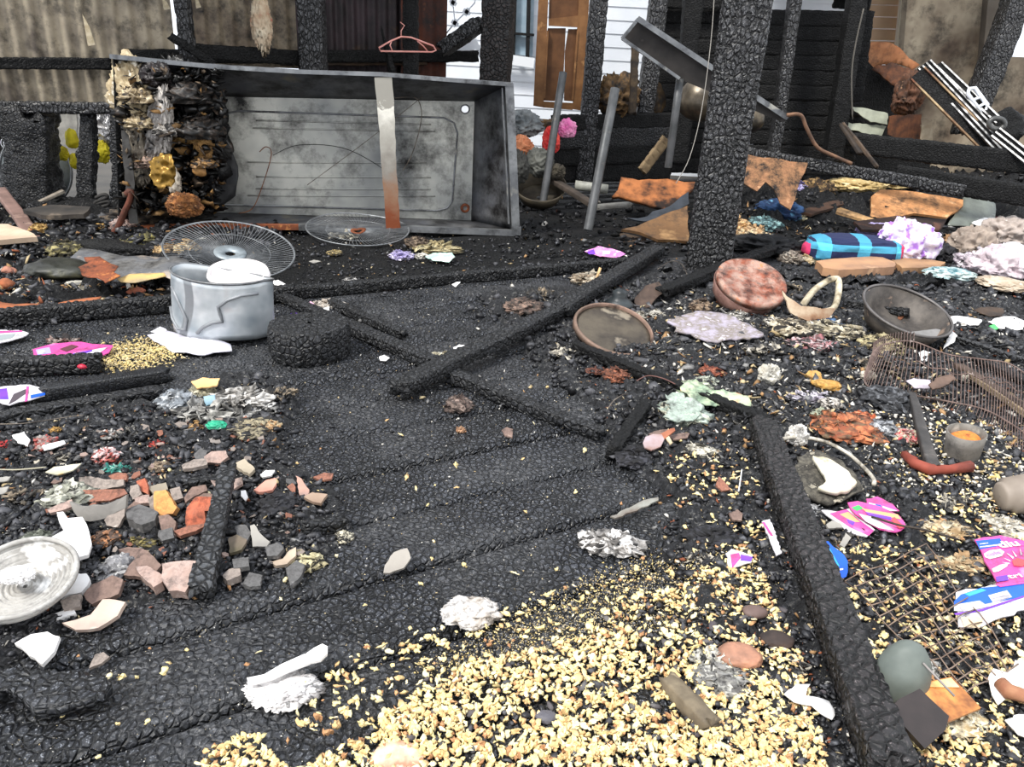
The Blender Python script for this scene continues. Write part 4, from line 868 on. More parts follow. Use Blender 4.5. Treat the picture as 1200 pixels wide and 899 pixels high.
tl('silver_foil', 'long crumpled silver foil strand hanging down the left of the tub', 'foil', 190, 195, 26, 92, M('b9b3ac', '6f6a66', 'e0dbd2', scale=12, rough=.35, metal=.3, bump=.6), -.1, ridge=True, amp=.6, freq=6, roll=14, depth=.35)
tl('grey_melt', 'grey white melted strip below the cream foam', 'plastic', 162, 215, 26, 80, M('9d9484', '5a5248', 'd8d0c0', scale=12, rough=.7), -.05, ridge=True, amp=.55, freq=5)
slab('gold_foil', 'crumpled gold foil packet low in the tub heap', 'foil', [(177, 190), (188, 182), (203, 184), (208, 204), (203, 219), (186, 222), (177, 210)], M('b08a3c', '6d5220', 'd9b860', scale=10, rough=.35, metal=.5, bump=.5, bs=20, soot=.05), th=.006, plane=(Tq(190, 220, -.27), -tn + Vector((0, 0, .2))), crumple=.3, res=14, rag=.04, freq=4)
tl('gold_foil', 'torn gold scrap stuck high on the black melted mass', 'foil', 218, 168, 22, 14, M('b08c52', '5e4526', scale=10, rough=.5), -.05, ridge=True, amp=.5, freq=4)
tl('tan_scrap', 'tan ragged scrap on the right side of the black melted mass', 'scrap', 238, 190, 20, 34, M('b48a50', '6e5230', scale=12, rough=.6), -.05, ridge=True, amp=.5, freq=4)
tl('tan_scrap', 'small tan cube-like scrap below the ragged one in the tub', 'scrap', 233, 206, 16, 16, M('c4945a', '8c6438', scale=12, rough=.6), -.1, amp=.3)
tl('orange_tuft', 'orange brown fibrous tuft at the foot of the tub heap', 'tuft', 214, 254, 36, 32, M('a8703e', '6a4024', 'cc9c68', scale=24, rough=.9, bump=.8, soot=.1), -.2, ridge=True, amp=.5, freq=6)
tl('white_scrap', 'whitish melted scrap low between foil and gold packet', 'scrap', 205, 226, 14, 34, M('cfc6b6', '8a8072', scale=14), -.12, ridge=True, amp=.5, freq=5)
slab('metal_sheet', 'dark grey metal sheet standing right of the melted mass inside the tub', 'panel', [(232, 168), (258, 160), (268, 172), (280, 195), (277, 228), (262, 240), (238, 246)], M('2e2f31', '1c1c1d', rough=.5, metal=.3), th=.01, plane=(Tq(240, 245, .1), -tn + Vector((0, 0, .1))), crumple=.02)
slab('grey_side_plate', 'grey thin plate standing at the left end of the tub heap', 'plate', [(142, 145), (152, 160), (158, 215), (162, 262), (152, 262), (146, 200)], M('5d5b58', '3f3d3b', rough=.5, metal=.4), th=.01, plane=(Tq(150, 262, -.08), -tn), rag=.02)
rng = np.random.RandomState(11)
pts = [Tq(rng.uniform(140, 262), rng.uniform(80, 250), rng.uniform(-.12, .16)) for _ in range(1100)]
fbb = (np.array([(-1, -.6, 0), (.2, -1, .1), (1, -.2, 0), (.6, .8, .12), (-.5, .9, 0), (0, 0, .3), (0, 0, -.1)]), [(0, 1, 5), (1, 2, 5), (2, 3, 5), (3, 4, 5), (4, 0, 5), (1, 0, 6), (2, 1, 6), (3, 2, 6), (4, 3, 6), (0, 4, 6)])
scatter('melted_crumbs', 'small glossy black and tan crumbs covering the melted heap in the tub', 'crumbs', fbb, np.array([tuple(p) for p in pts]), rng.uniform(.008, .05, 1100), [MELT, MELT, MELT, CHD, CHD, M('6a5a48', '3a3028', scale=9), M('8d6a3c', '5a4326', scale=9)], 3, (1, .8, 1), .5)
for lab, px, py, w_, h_, c1, c2, c3 in (('cream ragged flakes on the melted foam at the tub corner', 156, 118, 46, 50, 'd8c8a8', 'a8926e', '5a4c3a'), ('lower cream ragged flakes at the left edge of the tub', 160, 150, 40, 40, 'cdbd9c', '94805e', '4a3e30'), ('silvery ragged strips in the middle of the tub heap', 192, 158, 40, 46, 'c8c2ba', '7c766e', '3a3633'), ('pinkish brown shreds below the silvery strips', 172, 196, 34, 40, 'b09484', '6a5648', '2e2824'), ('tan torn scraps on the right flank of the tub heap', 236, 196, 30, 44, 'b48a54', '6e5232', '2a221c'), ('black curled shreds at the top of the tub heap', 215, 118, 60, 40, '2a2826', '161514', '4a4038'), ('black curled shreds in the middle of the tub heap', 224, 160, 60, 46, '2a2826', '161514', '4a4038')):
    shred('torn_shreds', lab, 'shreds', 0, 0, w_, h_, [M(c1, c2, scale=40, rough=.6, bump=.4, soot=.1), M(c2, c3, scale=40, rough=.5, bump=.4, soot=.1), M(c3, '1b1a1a', scale=40, rough=.4, bump=.4)], n=34, base=Tq(px, py, -.12))
wire('heater_coil', 'burnt zigzag heating element left of the tub foot', [Pt(x, y, 4.95) for x, y in ((112, 232), (122, 228), (126, 231), (114, 236), (112, 239), (126, 236), (127, 240), (114, 244), (114, 248), (128, 244))], .012, M('4a4846', '2c2b2a', metal=.4))
wire('rusty_bar', 'twisted rusty bar standing on the debris left of the tub foot', [Pt(x, y, 4.3) for x, y in ((133, 274), (140, 262), (146, 248), (152, 235), (153, 224), (148, 228))], .018, M('6b3a2a', '46281e', '8a5a44', scale=20))
# ============================================================ SCATTERED RUBBLE (uncountable)
def rpix(n, poly, seed):
    r = np.random.RandomState(seed); P = np.array(poly, float); lo = P.min(0); hi = P.max(0); out = []
    while len(out) < n:
        q = r.uniform(lo, hi, (n * 2, 2)); m = sdist(q[:, 0], q[:, 1], P) > 0; out += q[m].tolist()
    return np.array(out[:n])
def gpts(px, lift=0.):
    """photo points to terrain"""
    D = np.stack([(px[:, 0] - 600) / F, -(px[:, 1] - 449.5) / F, -np.ones(len(px))], 1) @ np.array(MR3).T; z = np.zeros(len(px))
    for _ in range(4): t = (z - HC) / D[:, 2]; X = D * t[:, None]; z = np.maximum(terr(X[:, 0], X[:, 1]), 0)
    t = (z - HC) / D[:, 2]; X = D * t[:, None] + np.array([0, 0, HC]); s = -(1.0) * 0 + (X - np.array(C0)) @ np.array(FW) / F
    X[:, 2] += lift; return X, s
CH1 = M('111113', '1e1e21', '323236', scale=30, rough=.4, bump=.5); CH2 = M('18181b', '2e2f33', '5c5d62', scale=40, rough=.45, bump=.5); CH3 = M('333335', '505054', '7c7b79', scale=30, rough=.6)
ASHW = M('dcd8cf', 'b5afa4', scale=30, rough=.9, bump=.3); ASHC = M('c9b994', 'a08c68', scale=30, rough=.9); ASHG = M('8f8d89', '6a6968', scale=30, rough=.9); ASHR = M('9a5a3c', '6e3c28', scale=30, rough=.9); ASHT = M('b08a60', '7d6040', scale=30, rough=.9)
LB = [(-20, 485), (200, 470), (330, 435), (335, 545), (395, 585), (380, 650), (300, 682), (180, 702), (60, 745), (-20, 790)]
RBp = [(560, 350), (690, 335), (800, 320), (1220, 300), (1220, 920), (870, 920), (790, 820), (800, 700), (770, 640), (800, 590), (735, 550), (700, 480), (640, 440)]
FL = [(0, 360), (700, 310), (800, 600), (780, 920), (0, 920)]
LM = [(-20, 240), (240, 262), (345, 262), (300, 300), (200, 335), (150, 352), (-20, 395)]
BK = [(600, 235), (820, 240), (1210, 180), (1210, 310), (820, 310), (600, 300)]
MD = [(330, 270), (600, 282), (790, 300), (680, 320), (340, 345)]
def rub(name, lab, n, poly, smin, smax, mats, seed, base=ICO[0], sq=(1.15, .85, .65), pw=2.2, jit=.5, cat='rubble'):
    r = np.random.RandomState(seed + 1); px = rpix(n, poly, seed) + r.normal(size=(n, 2)) * [9, 5]; X, s = gpts(px); k = smin + (smax - smin) * r.uniform(0, 1, n) ** pw
    X[:, 2] += .3 * k * s * .5
    return scatter(name, lab, cat, base, X, k * s * .5, mats, seed + 2, sq, jit)
fb = (np.array([(-1, -.6, 0), (.2, -1, .1), (1, -.2, 0), (.6, .8, .12), (-.5, .9, 0), (0, 0, .3), (0, 0, -.1)]), [(0, 1, 5), (1, 2, 5), (2, 3, 5), (3, 4, 5), (4, 0, 5), (1, 0, 6), (2, 1, 6), (3, 2, 6), (4, 3, 6), (0, 4, 6)])
CHS = [CH1, CH1, CH2, CH2, CH3]
rub('char_chunks', 'loose black char lumps among the broken pottery at left', 4200, LB, 3, 13, CHS, 21)
rub('char_chunks', 'loose black char lumps over the right half of the floor', 9000, RBp, 2.5, 13, CHS, 22)
rub('char_chunks', 'loose black char lumps in the debris before the tub', 2200, LM, 3, 14, CHS, 23)
rub('char_chunks', 'black char lumps between the metal tubes and the heap at right', 2200, BK, 2, 10, [CH1, CH1, CHD], 24)
rub('char_chunks', 'small char lumps on the dark floor under the tub rim', 900, MD, 1.5, 6, CHS, 25)
rub('char_crumbs', 'small char crumbs lying on the cracked boards', 3500, FL, 1.2, 5, CHS, 26)
FLK = [ASHW, ASHC, ASHG, ASHG, ASHT]
rub('ash_flakes', 'pale ash flakes over the right half of the rubble', 4800, [(700, 335), (1210, 320), (1210, 920), (900, 920), (760, 640), (780, 560), (690, 470)], 1.5, 9, FLK + [ASHR], 31, fb, (1, .7, 1), 3, .5, 'ash')
rub('ash_flakes', 'pale ash flakes among the pottery at left', 1900, LB, 1.5, 9, FLK + [ASHR], 32, fb, (1, .7, 1), 2.6, .5, 'ash')
rub('ash_flakes', 'pale ash flakes in the debris before the tub', 600, LM, 2, 10, FLK + [ASHR, ASHT], 33, fb, (1, .7, 1), 2.2, .5, 'ash')
rub('ash_flakes', 'tiny ash specks sprinkled on the cracked boards', 6500, FL, .8, 3.2, [ASHW, ASHG, ASHG, ASHC], 34, fb, (1, .7, 1), 3, .5, 'ash')
rub('ash_flakes', 'ash specks on the dark floor beyond the long sill', 260, MD, 1, 5, FLK, 35, fb, (1, .7, 1), 3, .5, 'ash')
rub('ash_flakes', 'ash flakes around the timbers in the middle', 320, [(400, 330), (820, 300), (860, 520), (700, 520), (430, 470)], 1.2, 7, FLK, 36, fb, (1, .7, 1), 2.5, .5, 'ash')
rub('ash_flakes', 'pale scraps scattered over the heap at right', 380, BK, 1.5, 9, FLK + [ASHT, ASHR], 37, fb, (1, .6, 1), 2.5, .5, 'ash')
rub('pale_shreds', 'cream burnt shreds between the thick post and the basin', 900, [(760, 360), (860, 345), (1060, 395), (1090, 450), (1000, 520), (880, 500), (780, 440)], 3, 13, [ASHC, ASHW, ASHG, CH1, CH1], 38, fb, (1.2, .6, 1), 2, .5, 'ash')
rub('pale_shreds', 'torn pale and tan shreds strewn across the right middle', 1100, [(740, 400), (880, 350), (1120, 390), (1210, 420), (1210, 560), (900, 560), (790, 520)], 3, 14, [ASHC, ASHW, ASHG, ASHT, CH2, CH1], 44, fb, (1.3, .5, 1), 2.4, .5, 'ash')
rub('pale_shreds', 'torn pale and rusty shreds in the strip left of the crushed pot', 420, [(-10, 290), (190, 320), (180, 352), (120, 352), (-10, 368)], 4, 14, [ASHC, ASHW, ASHR, ASHT, CH1, CH1], 45, fb, (1.3, .6, 1), 1.8, .5, 'ash')
rub('pale_shreds', 'pale and brown shreds on the heap around the cloths', 420, [(860, 245), (1010, 235), (1210, 240), (1210, 300), (880, 300)], 3, 12, [ASHC, ASHG, ASHT, CH1, CH1, CH1], 46, fb, (1.3, .5, 1), 2, .5, 'ash')
STRAW = M('d9c68e', 'c2a868', 'efe2b8', scale=40, rough=.8, bump=.2)
rub('straw_grains', 'spilled straw-coloured grain between the pink wrapper and the pot', 1500, [(112, 418), (140, 402), (190, 400), (215, 408), (190, 425), (150, 432), (118, 430)], 1.5, 4, [STRAW, STRAW, ASHC], 39, cat='grain')
rub('pale_grains', 'cream grains around the round tin and the hammer at right', 1700, [(1010, 480), (1060, 455), (1200, 500), (1215, 600), (1150, 600), (1060, 570), (1010, 520)], 2, 7, [STRAW, ASHW, ASHC, ASHW], 40, cat='grain')
# --- pale yellow popped flakes: the largest ones individually, the rest joined
POP = [M('ecdca2', 'dcc488', 'f4ead0', scale=60, rough=.75, bump=.3), M('dcc48c', 'c8a070', scale=60, rough=.75, bump=.3), M('c4966a', 'a07450', scale=60, rough=.8, bump=.3), M('f0e6c0', 'e0d0a0', scale=60, rough=.75, bump=.3)]
def popmesh(sd):
    v, f = ICO[1]; v = v.copy(); n = vn(v * 1.5 + sd * 5.1, sd); r_ = .62 + 1.05 * n; v = v * np.clip(r_, .25, 1.6)[:, None] * np.array([1.2, .95, .6]); return v, f
PM_ = [popmesh(i) for i in range(6)]
REG = [([(320, 920), (430, 862), (500, 805), (560, 772), (640, 762), (700, 742), (740, 700), (790, 690), (880, 645), (905, 700), (940, 780), (975, 920)], 4300, 1), ([(225, 920), (250, 872), (300, 864), (355, 920)], 170, 2), ([(955, 640), (1060, 635), (1190, 715), (1200, 790), (1190, 920), (1060, 920), (985, 760)], 1000, 3),
       ([(780, 540), (850, 520), (890, 560), (900, 650), (800, 640)], 210, 4), ([(400, 770), (700, 680), (880, 600), (900, 700), (500, 850), (330, 880)], 420, 5), ([(60, 560), (900, 400), (900, 900), (60, 899)], 150, 6), ([(1080, 590), (1200, 560), (1200, 640), (1090, 640)], 160, 7)]
PX = np.concatenate([rpix(n, p, 50 + k) for p, n, k in REG]); r_ = np.random.RandomState(5)
cl = fbm(np.stack([PX[:, 0] / 42, PX[:, 1] / 26, PX[:, 0] * 0], 1), 91); keep = (cl > -.32) | (r_.uniform(size=len(PX)) < .25); PX = PX[keep]
X, s = gpts(PX); SZ = .0068 * r_.uniform(.65, 1.35, len(X)); X[:, 2] += r_.uniform(0, .006, len(X)); vis = (PX[:, 0] > 4) & (PX[:, 0] < 1196) & (PX[:, 1] < 893)
order = np.argsort(-(SZ / s) * vis); big = order[:300]; rest = order[300:]
pms = []
for i in range(6):
    for j in (0, 1, 2, 3):
        me = bpy.data.meshes.new('popped_flake'); me.from_pydata([tuple(q) for q in PM_[i][0]], [], PM_[i][1]); me.materials.append(POP[j]); pms.append(me)
for i in big:
    o = bpy.data.objects.new('popped_flake', pms[int(r_.choice(24, p=np.tile([.4, .25, .1, .25], 6) / 6))]); COL.objects.link(o); o.location = X[i] + np.array([0, 0, .004]); o.scale = (SZ[i],) * 3; o.rotation_euler = tuple(r_.uniform(0, 6, 3))
    o['label'] = 'small pale yellow popped flake in the spill along the bottom edge'; o['category'] = 'flake'; o['group'] = 'popped yellow flakes in the foreground'
for k in range(3):
    q = rest[k::3]; scatter('popped_flakes', ['smaller pale yellow flakes filling the foreground spill', 'tan toasted flakes mixed into the foreground spill', 'cream flakes scattered through the right foreground'][k], 'flakes', PM_[k], X[q] + np.array([0, 0, .003]), SZ[q], [POP[0], POP[3], POP[1], POP[0]] if k != 1 else [POP[1], POP[2], POP[0]], 60 + k, (1, 1, 1), .1)
rub('charcoal_bits', 'dark pebble-like bits within the yellow spill', 900, REG[0][0], 4, 15, [CH1, CH3, CH3, M('4a4448', '63605f', scale=30)], 61)
rub('sandy_crumbs', 'fine sandy crumbs dusted over the boards above the yellow spill', 7000, [(480, 790), (640, 700), (760, 650), (880, 640), (900, 700), (640, 780)], .8, 3, [STRAW, ASHC, ASHG], 62, cat='crumbs')
# ============================================================ POTTERY AND SCRAPS, LEFT
TC1 = M('8a7268', '746056', 'a08a7e', scale=24, rough=.85, bump=.5, soot=.1, bs=120); TC2 = M('a8705a', '80584a', 'bc8468', scale=24, rough=.85, bump=.5, soot=.1, bs=120); TC3 = M('a3968c', '857a72', 'bcb0a6', scale=24, rough=.85, bump=.5, soot=.1, bs=120)
TC4 = M('c4684a', 'a0624c', 'd08460', scale=24, rough=.85, bump=.5, soot=.15, bs=120); TC5 = M('6a6867', '545352', '858280', scale=24, rough=.8, bump=.5, soot=.1, bs=120); TCP = M('b09a90', 'a0877c', 'c4b0a6', scale=24, rough=.85, bump=.5, soot=.08, bs=120)
WC = M('eceae8', 'dcd9d6', scale=9, rough=.5, bump=.1); GRY = M('9c9890', '83807b', scale=7, rough=.8, bump=.2); YB = M('dca45e', 'c08450', 'e4b87c', scale=20, rough=.85, bump=.4, soot=.05, bs=120)
sh_ = [  # label, polygon, material, tilt, curl, thickness
 ('jagged white broken plate piece lying beside the ribbed dish', [(66, 608), (76, 607), (82, 613), (100, 612), (106, 628), (109, 642), (107, 657), (90, 661), (80, 652), (64, 646), (58, 637), (76, 626)], WC, 0, .06, .008),
 ('curved grey sherd with an orange inner rim, largest pot piece at left', [(83, 588), (98, 592), (130, 590), (152, 579), (149, 594), (132, 606), (112, 610), (98, 608), (90, 600)], M('86827c', '6c6965', 'a39d94', scale=7, rough=.8, bump=.2), 65, -.15, .009),
 ('flat orange inside of the largest pot piece at left', [(98, 577), (146, 575), (150, 581), (130, 589), (99, 590)], TC2, 20, 0, .006),
 ('long brown rim sherd behind the largest pot piece', [(95, 563), (108, 561), (122, 564), (148, 565), (147, 573), (122, 576), (96, 572)], TC3, 30, .1, .01),
 ('pinkish rim piece touching the end of the long brown rim sherd', [(129, 560), (140, 556), (151, 558), (150, 565), (134, 566)], TC2, 30, 0, .01),
 ('narrow white sherd with a red end left of the largest pot piece', [(56, 600), (70, 594), (86, 588), (87, 596), (74, 601), (60, 604)], TCP, 20, 0, .008),
 ('bright yellow-orange brick piece in the middle of the pottery', [(185, 579), (198, 577), (211, 597), (206, 604), (189, 608), (184, 596)], YB, 45, 0, .02),
 ('grey rounded side piece left of the yellow-orange brick', [(176, 585), (186, 578), (188, 606), (178, 596)], TC3, 50, 0, .012),
 ('vivid red-orange bowl fragment beside the upper burnt stick', [(222, 595), (232, 583), (258, 584), (257, 596), (243, 600), (244, 615), (222, 620), (220, 606)], TC4, 55, -.1, .012),
 ('brown bowl rim above the red-orange fragment', [(224, 588), (234, 580), (260, 582), (258, 590), (236, 590)], TC1, 30, 0, .01),
 ('small red round sherd above the grey blocks', [(162, 566), (172, 562), (176, 572), (176, 582), (164, 576)], TC4, 40, 0, .012),
 ('small grey round sherd left of the red one', [(155, 572), (164, 570), (168, 582), (158, 588), (154, 580)], TC3, 35, 0, .012),
 ('grey brown slab of pot behind the yellow-orange brick', [(173, 574), (196, 569), (198, 577), (182, 583)], M('8f8676', '766d5f', scale=8), 15, 0, .01),
 ('pale square sherd left of the tan round piece', [(158, 585), (176, 583), (177, 593), (160, 594)], TCP, 15, 0, .01),
 ('grey curved sherd standing left of the tan round piece', [(125, 611), (137, 595), (150, 594), (148, 606), (140, 620), (128, 618)], TC3, 40, .05, .01),
 ('tan rounded sherd between the grey curved one and the dark block', [(149, 600), (160, 590), (168, 594), (166, 604), (154, 608)], TC1, 35, .05, .012),
 ('dark grey square block below the yellow-orange brick', [(150, 608), (165, 601), (188, 610), (184, 620), (168, 626), (152, 618)], TC5, 8, 0, .025),
 ('smooth brown round sherd right of the dark square block', [(188, 607), (200, 605), (209, 614), (206, 626), (192, 624)], TC1, 40, -.08, .012),
 ('grey sherd under the smooth brown round one', [(188, 626), (204, 622), (206, 634), (192, 638), (186, 632)], TC5, 20, 0, .012),
 ('brownish rim strip below the red-orange fragment', [(205, 626), (222, 620), (248, 616), (236, 624), (212, 632)], TC2, 15, 0, .01),
 ('small grey sherd above the yellow-orange brick on the right', [(200, 576), (212, 573), (216, 586), (204, 590)], TC3, 30, 0, .01),
 ('mauve tilted sherd left of the red-orange bowl', [(217, 586), (226, 574), (242, 571), (244, 578), (230, 584), (218, 592)], TC1, 25, 0, .01),
 ('brown thin sherd, left half of the big broken pair', [(140, 648), (152, 645), (170, 647), (166, 654), (157, 661), (148, 655)], TC1, 12, 0, .01),
 ('big smooth brown sherd, right half of the broken pair', [(146, 678), (158, 662), (168, 648), (176, 650), (191, 667), (184, 676), (168, 681)], TC1, 20, -.06, .012),
 ('pink wedge block below the big smooth brown sherd', [(163, 674), (176, 672), (194, 684), (194, 692), (184, 698), (170, 686)], TCP, 15, 0, .025),
 ('pink brick piece touching the foot of the burnt stick', [(195, 670), (212, 667), (234, 666), (232, 684), (222, 702), (204, 701), (196, 690)], TCP, 25, 0, .03),
 ('grey-white rounded sherd below the white plate piece', [(58, 697), (66, 686), (84, 677), (104, 676), (108, 684), (98, 698), (74, 704)], WC, 15, -.05, .01),
 ('mauve five-sided sherd below the rounded white one', [(100, 700), (112, 688), (134, 678), (147, 683), (142, 700), (122, 706), (110, 712)], TC1, 25, 0, .012),
 ('tan curved sherd with a hollow edge, lowest in the left group', [(76, 734), (90, 730), (108, 724), (122, 705), (140, 708), (150, 710), (140, 725), (116, 740), (92, 743)], M('c0ab9c', 'a8958a', 'd4c4b6', scale=9, rough=.8), 22, .06, .01),
 ('grey square sherd between the white rounded and mauve ones', [(72, 708), (86, 702), (97, 700), (95, 715), (76, 718)], TC3, 15, 0, .01),
 ('narrow white sherd above the white triangle', [(44, 733), (60, 724), (86, 716), (90, 722), (68, 730), (50, 738)], WC, 10, 0, .008),
 ('bright white triangular sherd near the lower left edge', [(20, 758), (38, 747), (58, 745), (72, 750), (64, 768), (52, 782), (36, 772)], WC, 12, 0, .009),
 ('small grey triangular sherd alone on the cracked board', [(105, 786), (112, 770), (122, 767), (130, 772), (120, 780)], TC3, 12, 0, .006),
 ('square tan tile piece above the round pebble row', [(274, 548), (287, 541), (300, 553), (293, 560)], M('a89c88', '958a78', scale=9), 10, 0, .01),
 ('pinkish cup-shaped sherd left of the square tan tile', [(240, 538), (250, 532), (266, 531), (269, 538), (260, 546), (244, 545)], TCP, 35, -.1, .012),
 ('flat grey sherd left of the cup-shaped one', [(213, 549), (228, 542), (242, 541), (244, 548), (228, 552), (216, 553)], TC3, 10, 0, .01),
 ('grey sherd behind the cup-shaped one', [(228, 536), (236, 528), (244, 532), (240, 541), (230, 541)], TC5, 20, 0, .01),
 ('pink flat sherd above the small char lump group', [(298, 577), (312, 566), (323, 563), (324, 570), (320, 577), (304, 580)], M('cf9482', 'b98070', scale=9), 10, 0, .008),
 ('pink-grey leaf-shaped sherd standing among orange bits', [(348, 558), (354, 562), (363, 574), (362, 582), (352, 582)], M('c09482', '9a8078', scale=9), 50, 0, .008),
 ('small orange sherd left of the leaf-shaped one', [(337, 572), (344, 567), (347, 572), (346, 581)], TC2, 40, 0, .008),
 ('thin orange curled scrap right of the leaf-shaped sherd', [(367, 562), (380, 556), (391, 558), (389, 564), (376, 565)], TC2, 10, .1, .006),
 ('tan flat diamond sherd below the orange curled scrap', [(357, 585), (366, 580), (384, 582), (376, 593), (364, 590)], M('9a8472', '86705f', scale=9), 10, 0, .008),
 ('grey pointed sherd standing right of the burnt stick', [(294, 618), (299, 616), (307, 628), (317, 637), (313, 643), (297, 643)], GRY, 30, 0, .008),
 ('tan crescent sherd touching the pale fungus-like scrap', [(318, 663), (332, 658), (340, 648), (348, 645), (347, 655), (338, 664), (324, 667)], M('b8a692', '9c8b7a', scale=9), 15, .05, .009),
 ('grey square sherd right of the burnt stick, upper of two', [(273, 660), (292, 658), (293, 669), (275, 671)], TC5, 10, 0, .012),
 ('grey oblong block right of the burnt stick foot', [(262, 682), (270, 674), (282, 673), (284, 681), (268, 688)], TC3, 10, 0, .018),
 ('dark grey sherd below the grey square one', [(285, 688), (293, 675), (308, 678), (306, 690), (294, 692)], TC5, 10, 0, .01),
 ('pale curved sherd above the tip of the burnt stick', [(248, 566), (262, 566), (285, 563), (285, 570), (274, 577), (256, 576)], TCP, 25, .08, .009),
 ('brown thin sherd between the stick and the grey square one', [(268, 634), (278, 630), (290, 636), (284, 648), (270, 652)], M('6b5f52', '57503f', scale=9), 10, 0, .008),
 ('dark green-grey sherd right of the stick middle', [(276, 620), (288, 618), (296, 628), (290, 638), (280, 634)], TC5, 20, 0, .01),
 ('grey lumpy sherd right of the small char pile', [(312, 645), (326, 640), (334, 646), (326, 656), (314, 656)], TC5, 20, .05, .012),
 ('grey crooked sherd low near the board gap', [(336, 672), (348, 662), (358, 668), (354, 680), (342, 692)], TC5, 10, .05, .012),
 ('smooth grey leaf-shaped shard alone on the floorboards', [(449, 673), (451, 664), (462, 650), (477, 644), (482, 656), (474, 668), (456, 674)], M('9b958c', '8a847c', 'b0aaa0', scale=5, rough=.7, bump=.1), 22, -.03, .006),
 ('tiny brown flat shard above the left end of the floor grooves', [(588, 506), (594, 502), (601, 505), (600, 514), (592, 512)], TC1, 10, 0, .005),
 ('white oval shard left of the pink flat one', [(305, 558), (312, 553), (322, 553), (318, 559), (308, 561)], WC, 10, 0, .005),
 ('tiny white oval shard beside the burnt stick tip', [(283, 577), (288, 576), (291, 584), (288, 588), (283, 583)], WC, 20, 0, .005),
]
for lab, poly, m, ti, cu, th in sh_:
    slab('pottery_sherd', lab, 'sherd', poly, m, th=th, tilt=ti, curl=cu, rag=.025, lift=.008, crumple=.02, res=6, smooth=False)
sm = rpix(150, [(20, 520), (300, 470), (330, 560), (390, 600), (370, 660), (200, 700), (90, 700), (120, 610), (20, 600)], 77); rr = random.Random(3)
sherds = []
for i, (x, y) in enumerate(sm):
    q = G(x, y); s_ = spx(q); k = rr.uniform(3, 7); z = q.z + .006; a0 = rr.uniform(0, 6); nn_ = rr.choice((4, 5, 5)); 
    if i < 6:
        ring = [(math.cos(a0 + t * 2 * math.pi / nn_) * rr.uniform(.7, 1.2), math.sin(a0 + t * 2 * math.pi / nn_) * rr.uniform(.6, 1)) for t in range(nn_)]
        v_ = [(a, b, 0) for a, b in ring] + [(a * .97, b * .97, .28 + .25 * a) for a, b in ring]; f_ = [tuple(range(nn_))[::-1], tuple(range(nn_, 2 * nn_))] + [(t, (t + 1) % nn_, (t + 1) % nn_ + nn_, t + nn_) for t in range(nn_)]
        for m in (TC1, TC3, TC5, TCP, TC2):
            me = bpy.data.meshes.new('small_sherd'); me.from_pydata(v_, [], f_); me.materials.append(m); sherds.append(me)
for x, y in sm:
    q = G(x, y); s_ = spx(q); o = bpy.data.objects.new('small_sherd', rr.choice(sherds)); COL.objects.link(o); k = rr.uniform(2.2, 6.5) * s_; o.scale = (k, k, k); o.location = q + Vector((0, 0, .006)); o.rotation_euler = (rr.uniform(-.5, .5), rr.uniform(-.5, .5), rr.uniform(0, 6))
    o['label'] = {'8a7268': 'small brown', 'a3968c': 'small pale grey', '6a6867': 'small dark grey', 'b09a90': 'small pinkish', 'a8705a': 'small orange brown'}[o.data.materials[0].name.split('_')[1].split('.')[0]] + ' pottery sherd lying in the rubble at left'; o['category'] = 'sherd'; o['group'] = 'small sherds at left'
# ribbed dish at the left edge
dc_ = GZ(4, 752, .0); s = spx(dc_); rr_ = 60 * s; q = Vector((.05, -.25, 1)).normalized().to_track_quat('Z', 'Y').to_matrix().to_4x4()
dsh = root('ribbed_dish', 'large grey-white ashy dish with concentric ridges at the left edge', 'dish', dc_)
prof = [(.004, .008)] + [(rr_ * (.1 + .9 * k / 34), .01 + .022 * (k / 34) ** 2 + .0035 * math.sin(k * 1.7)) for k in range(35)] + [(rr_ * .99, .02), (rr_ * .7, .002), (.004, 0)]
DM = M('cfccc6', '8f8c87', 'f0eeea', scale=9, rough=.8, bump=.6, soot=.05)
dcc = dc_ + Vector((0, rr_ * .92, .05)); obj('plate', MB().lathe(prof, 60, Matrix.Translation(dcc) @ q, wob=.02), DM, parent=dsh)
obj('rim', MB().tube([dcc + (q @ Vector((rr_ * math.cos(t * .105), rr_ * math.sin(t * .105), .036))) for t in range(60)], .005, 5, close=True), DM, parent=dsh)
lump('melted_scrap', 'white knotted melted strip lying on the ribbed dish', 'scrap', 0, 0, 34, 26, WC, base=dcc + Vector((.0, -.03, .035)), ridge=True, amp=.5, freq=4, depth=.8)
# stones
STN = M('8d8580', '77706b', scale=9, rough=.7, bump=.1)
lump('oval_pebble', 'smooth brown oval pebble below the green crumple', 'pebble', 254, 520, 23, 12, STN, amp=.04, sub=3)
lump('green_crumple', 'bright green and white crumpled scrap left of the round block', 'scrap', 252, 505, 22, 16, M('2fae86', '1d7a5e', 'e6ece6', scale=24, rough=.5), ridge=True, amp=.35, freq=3)
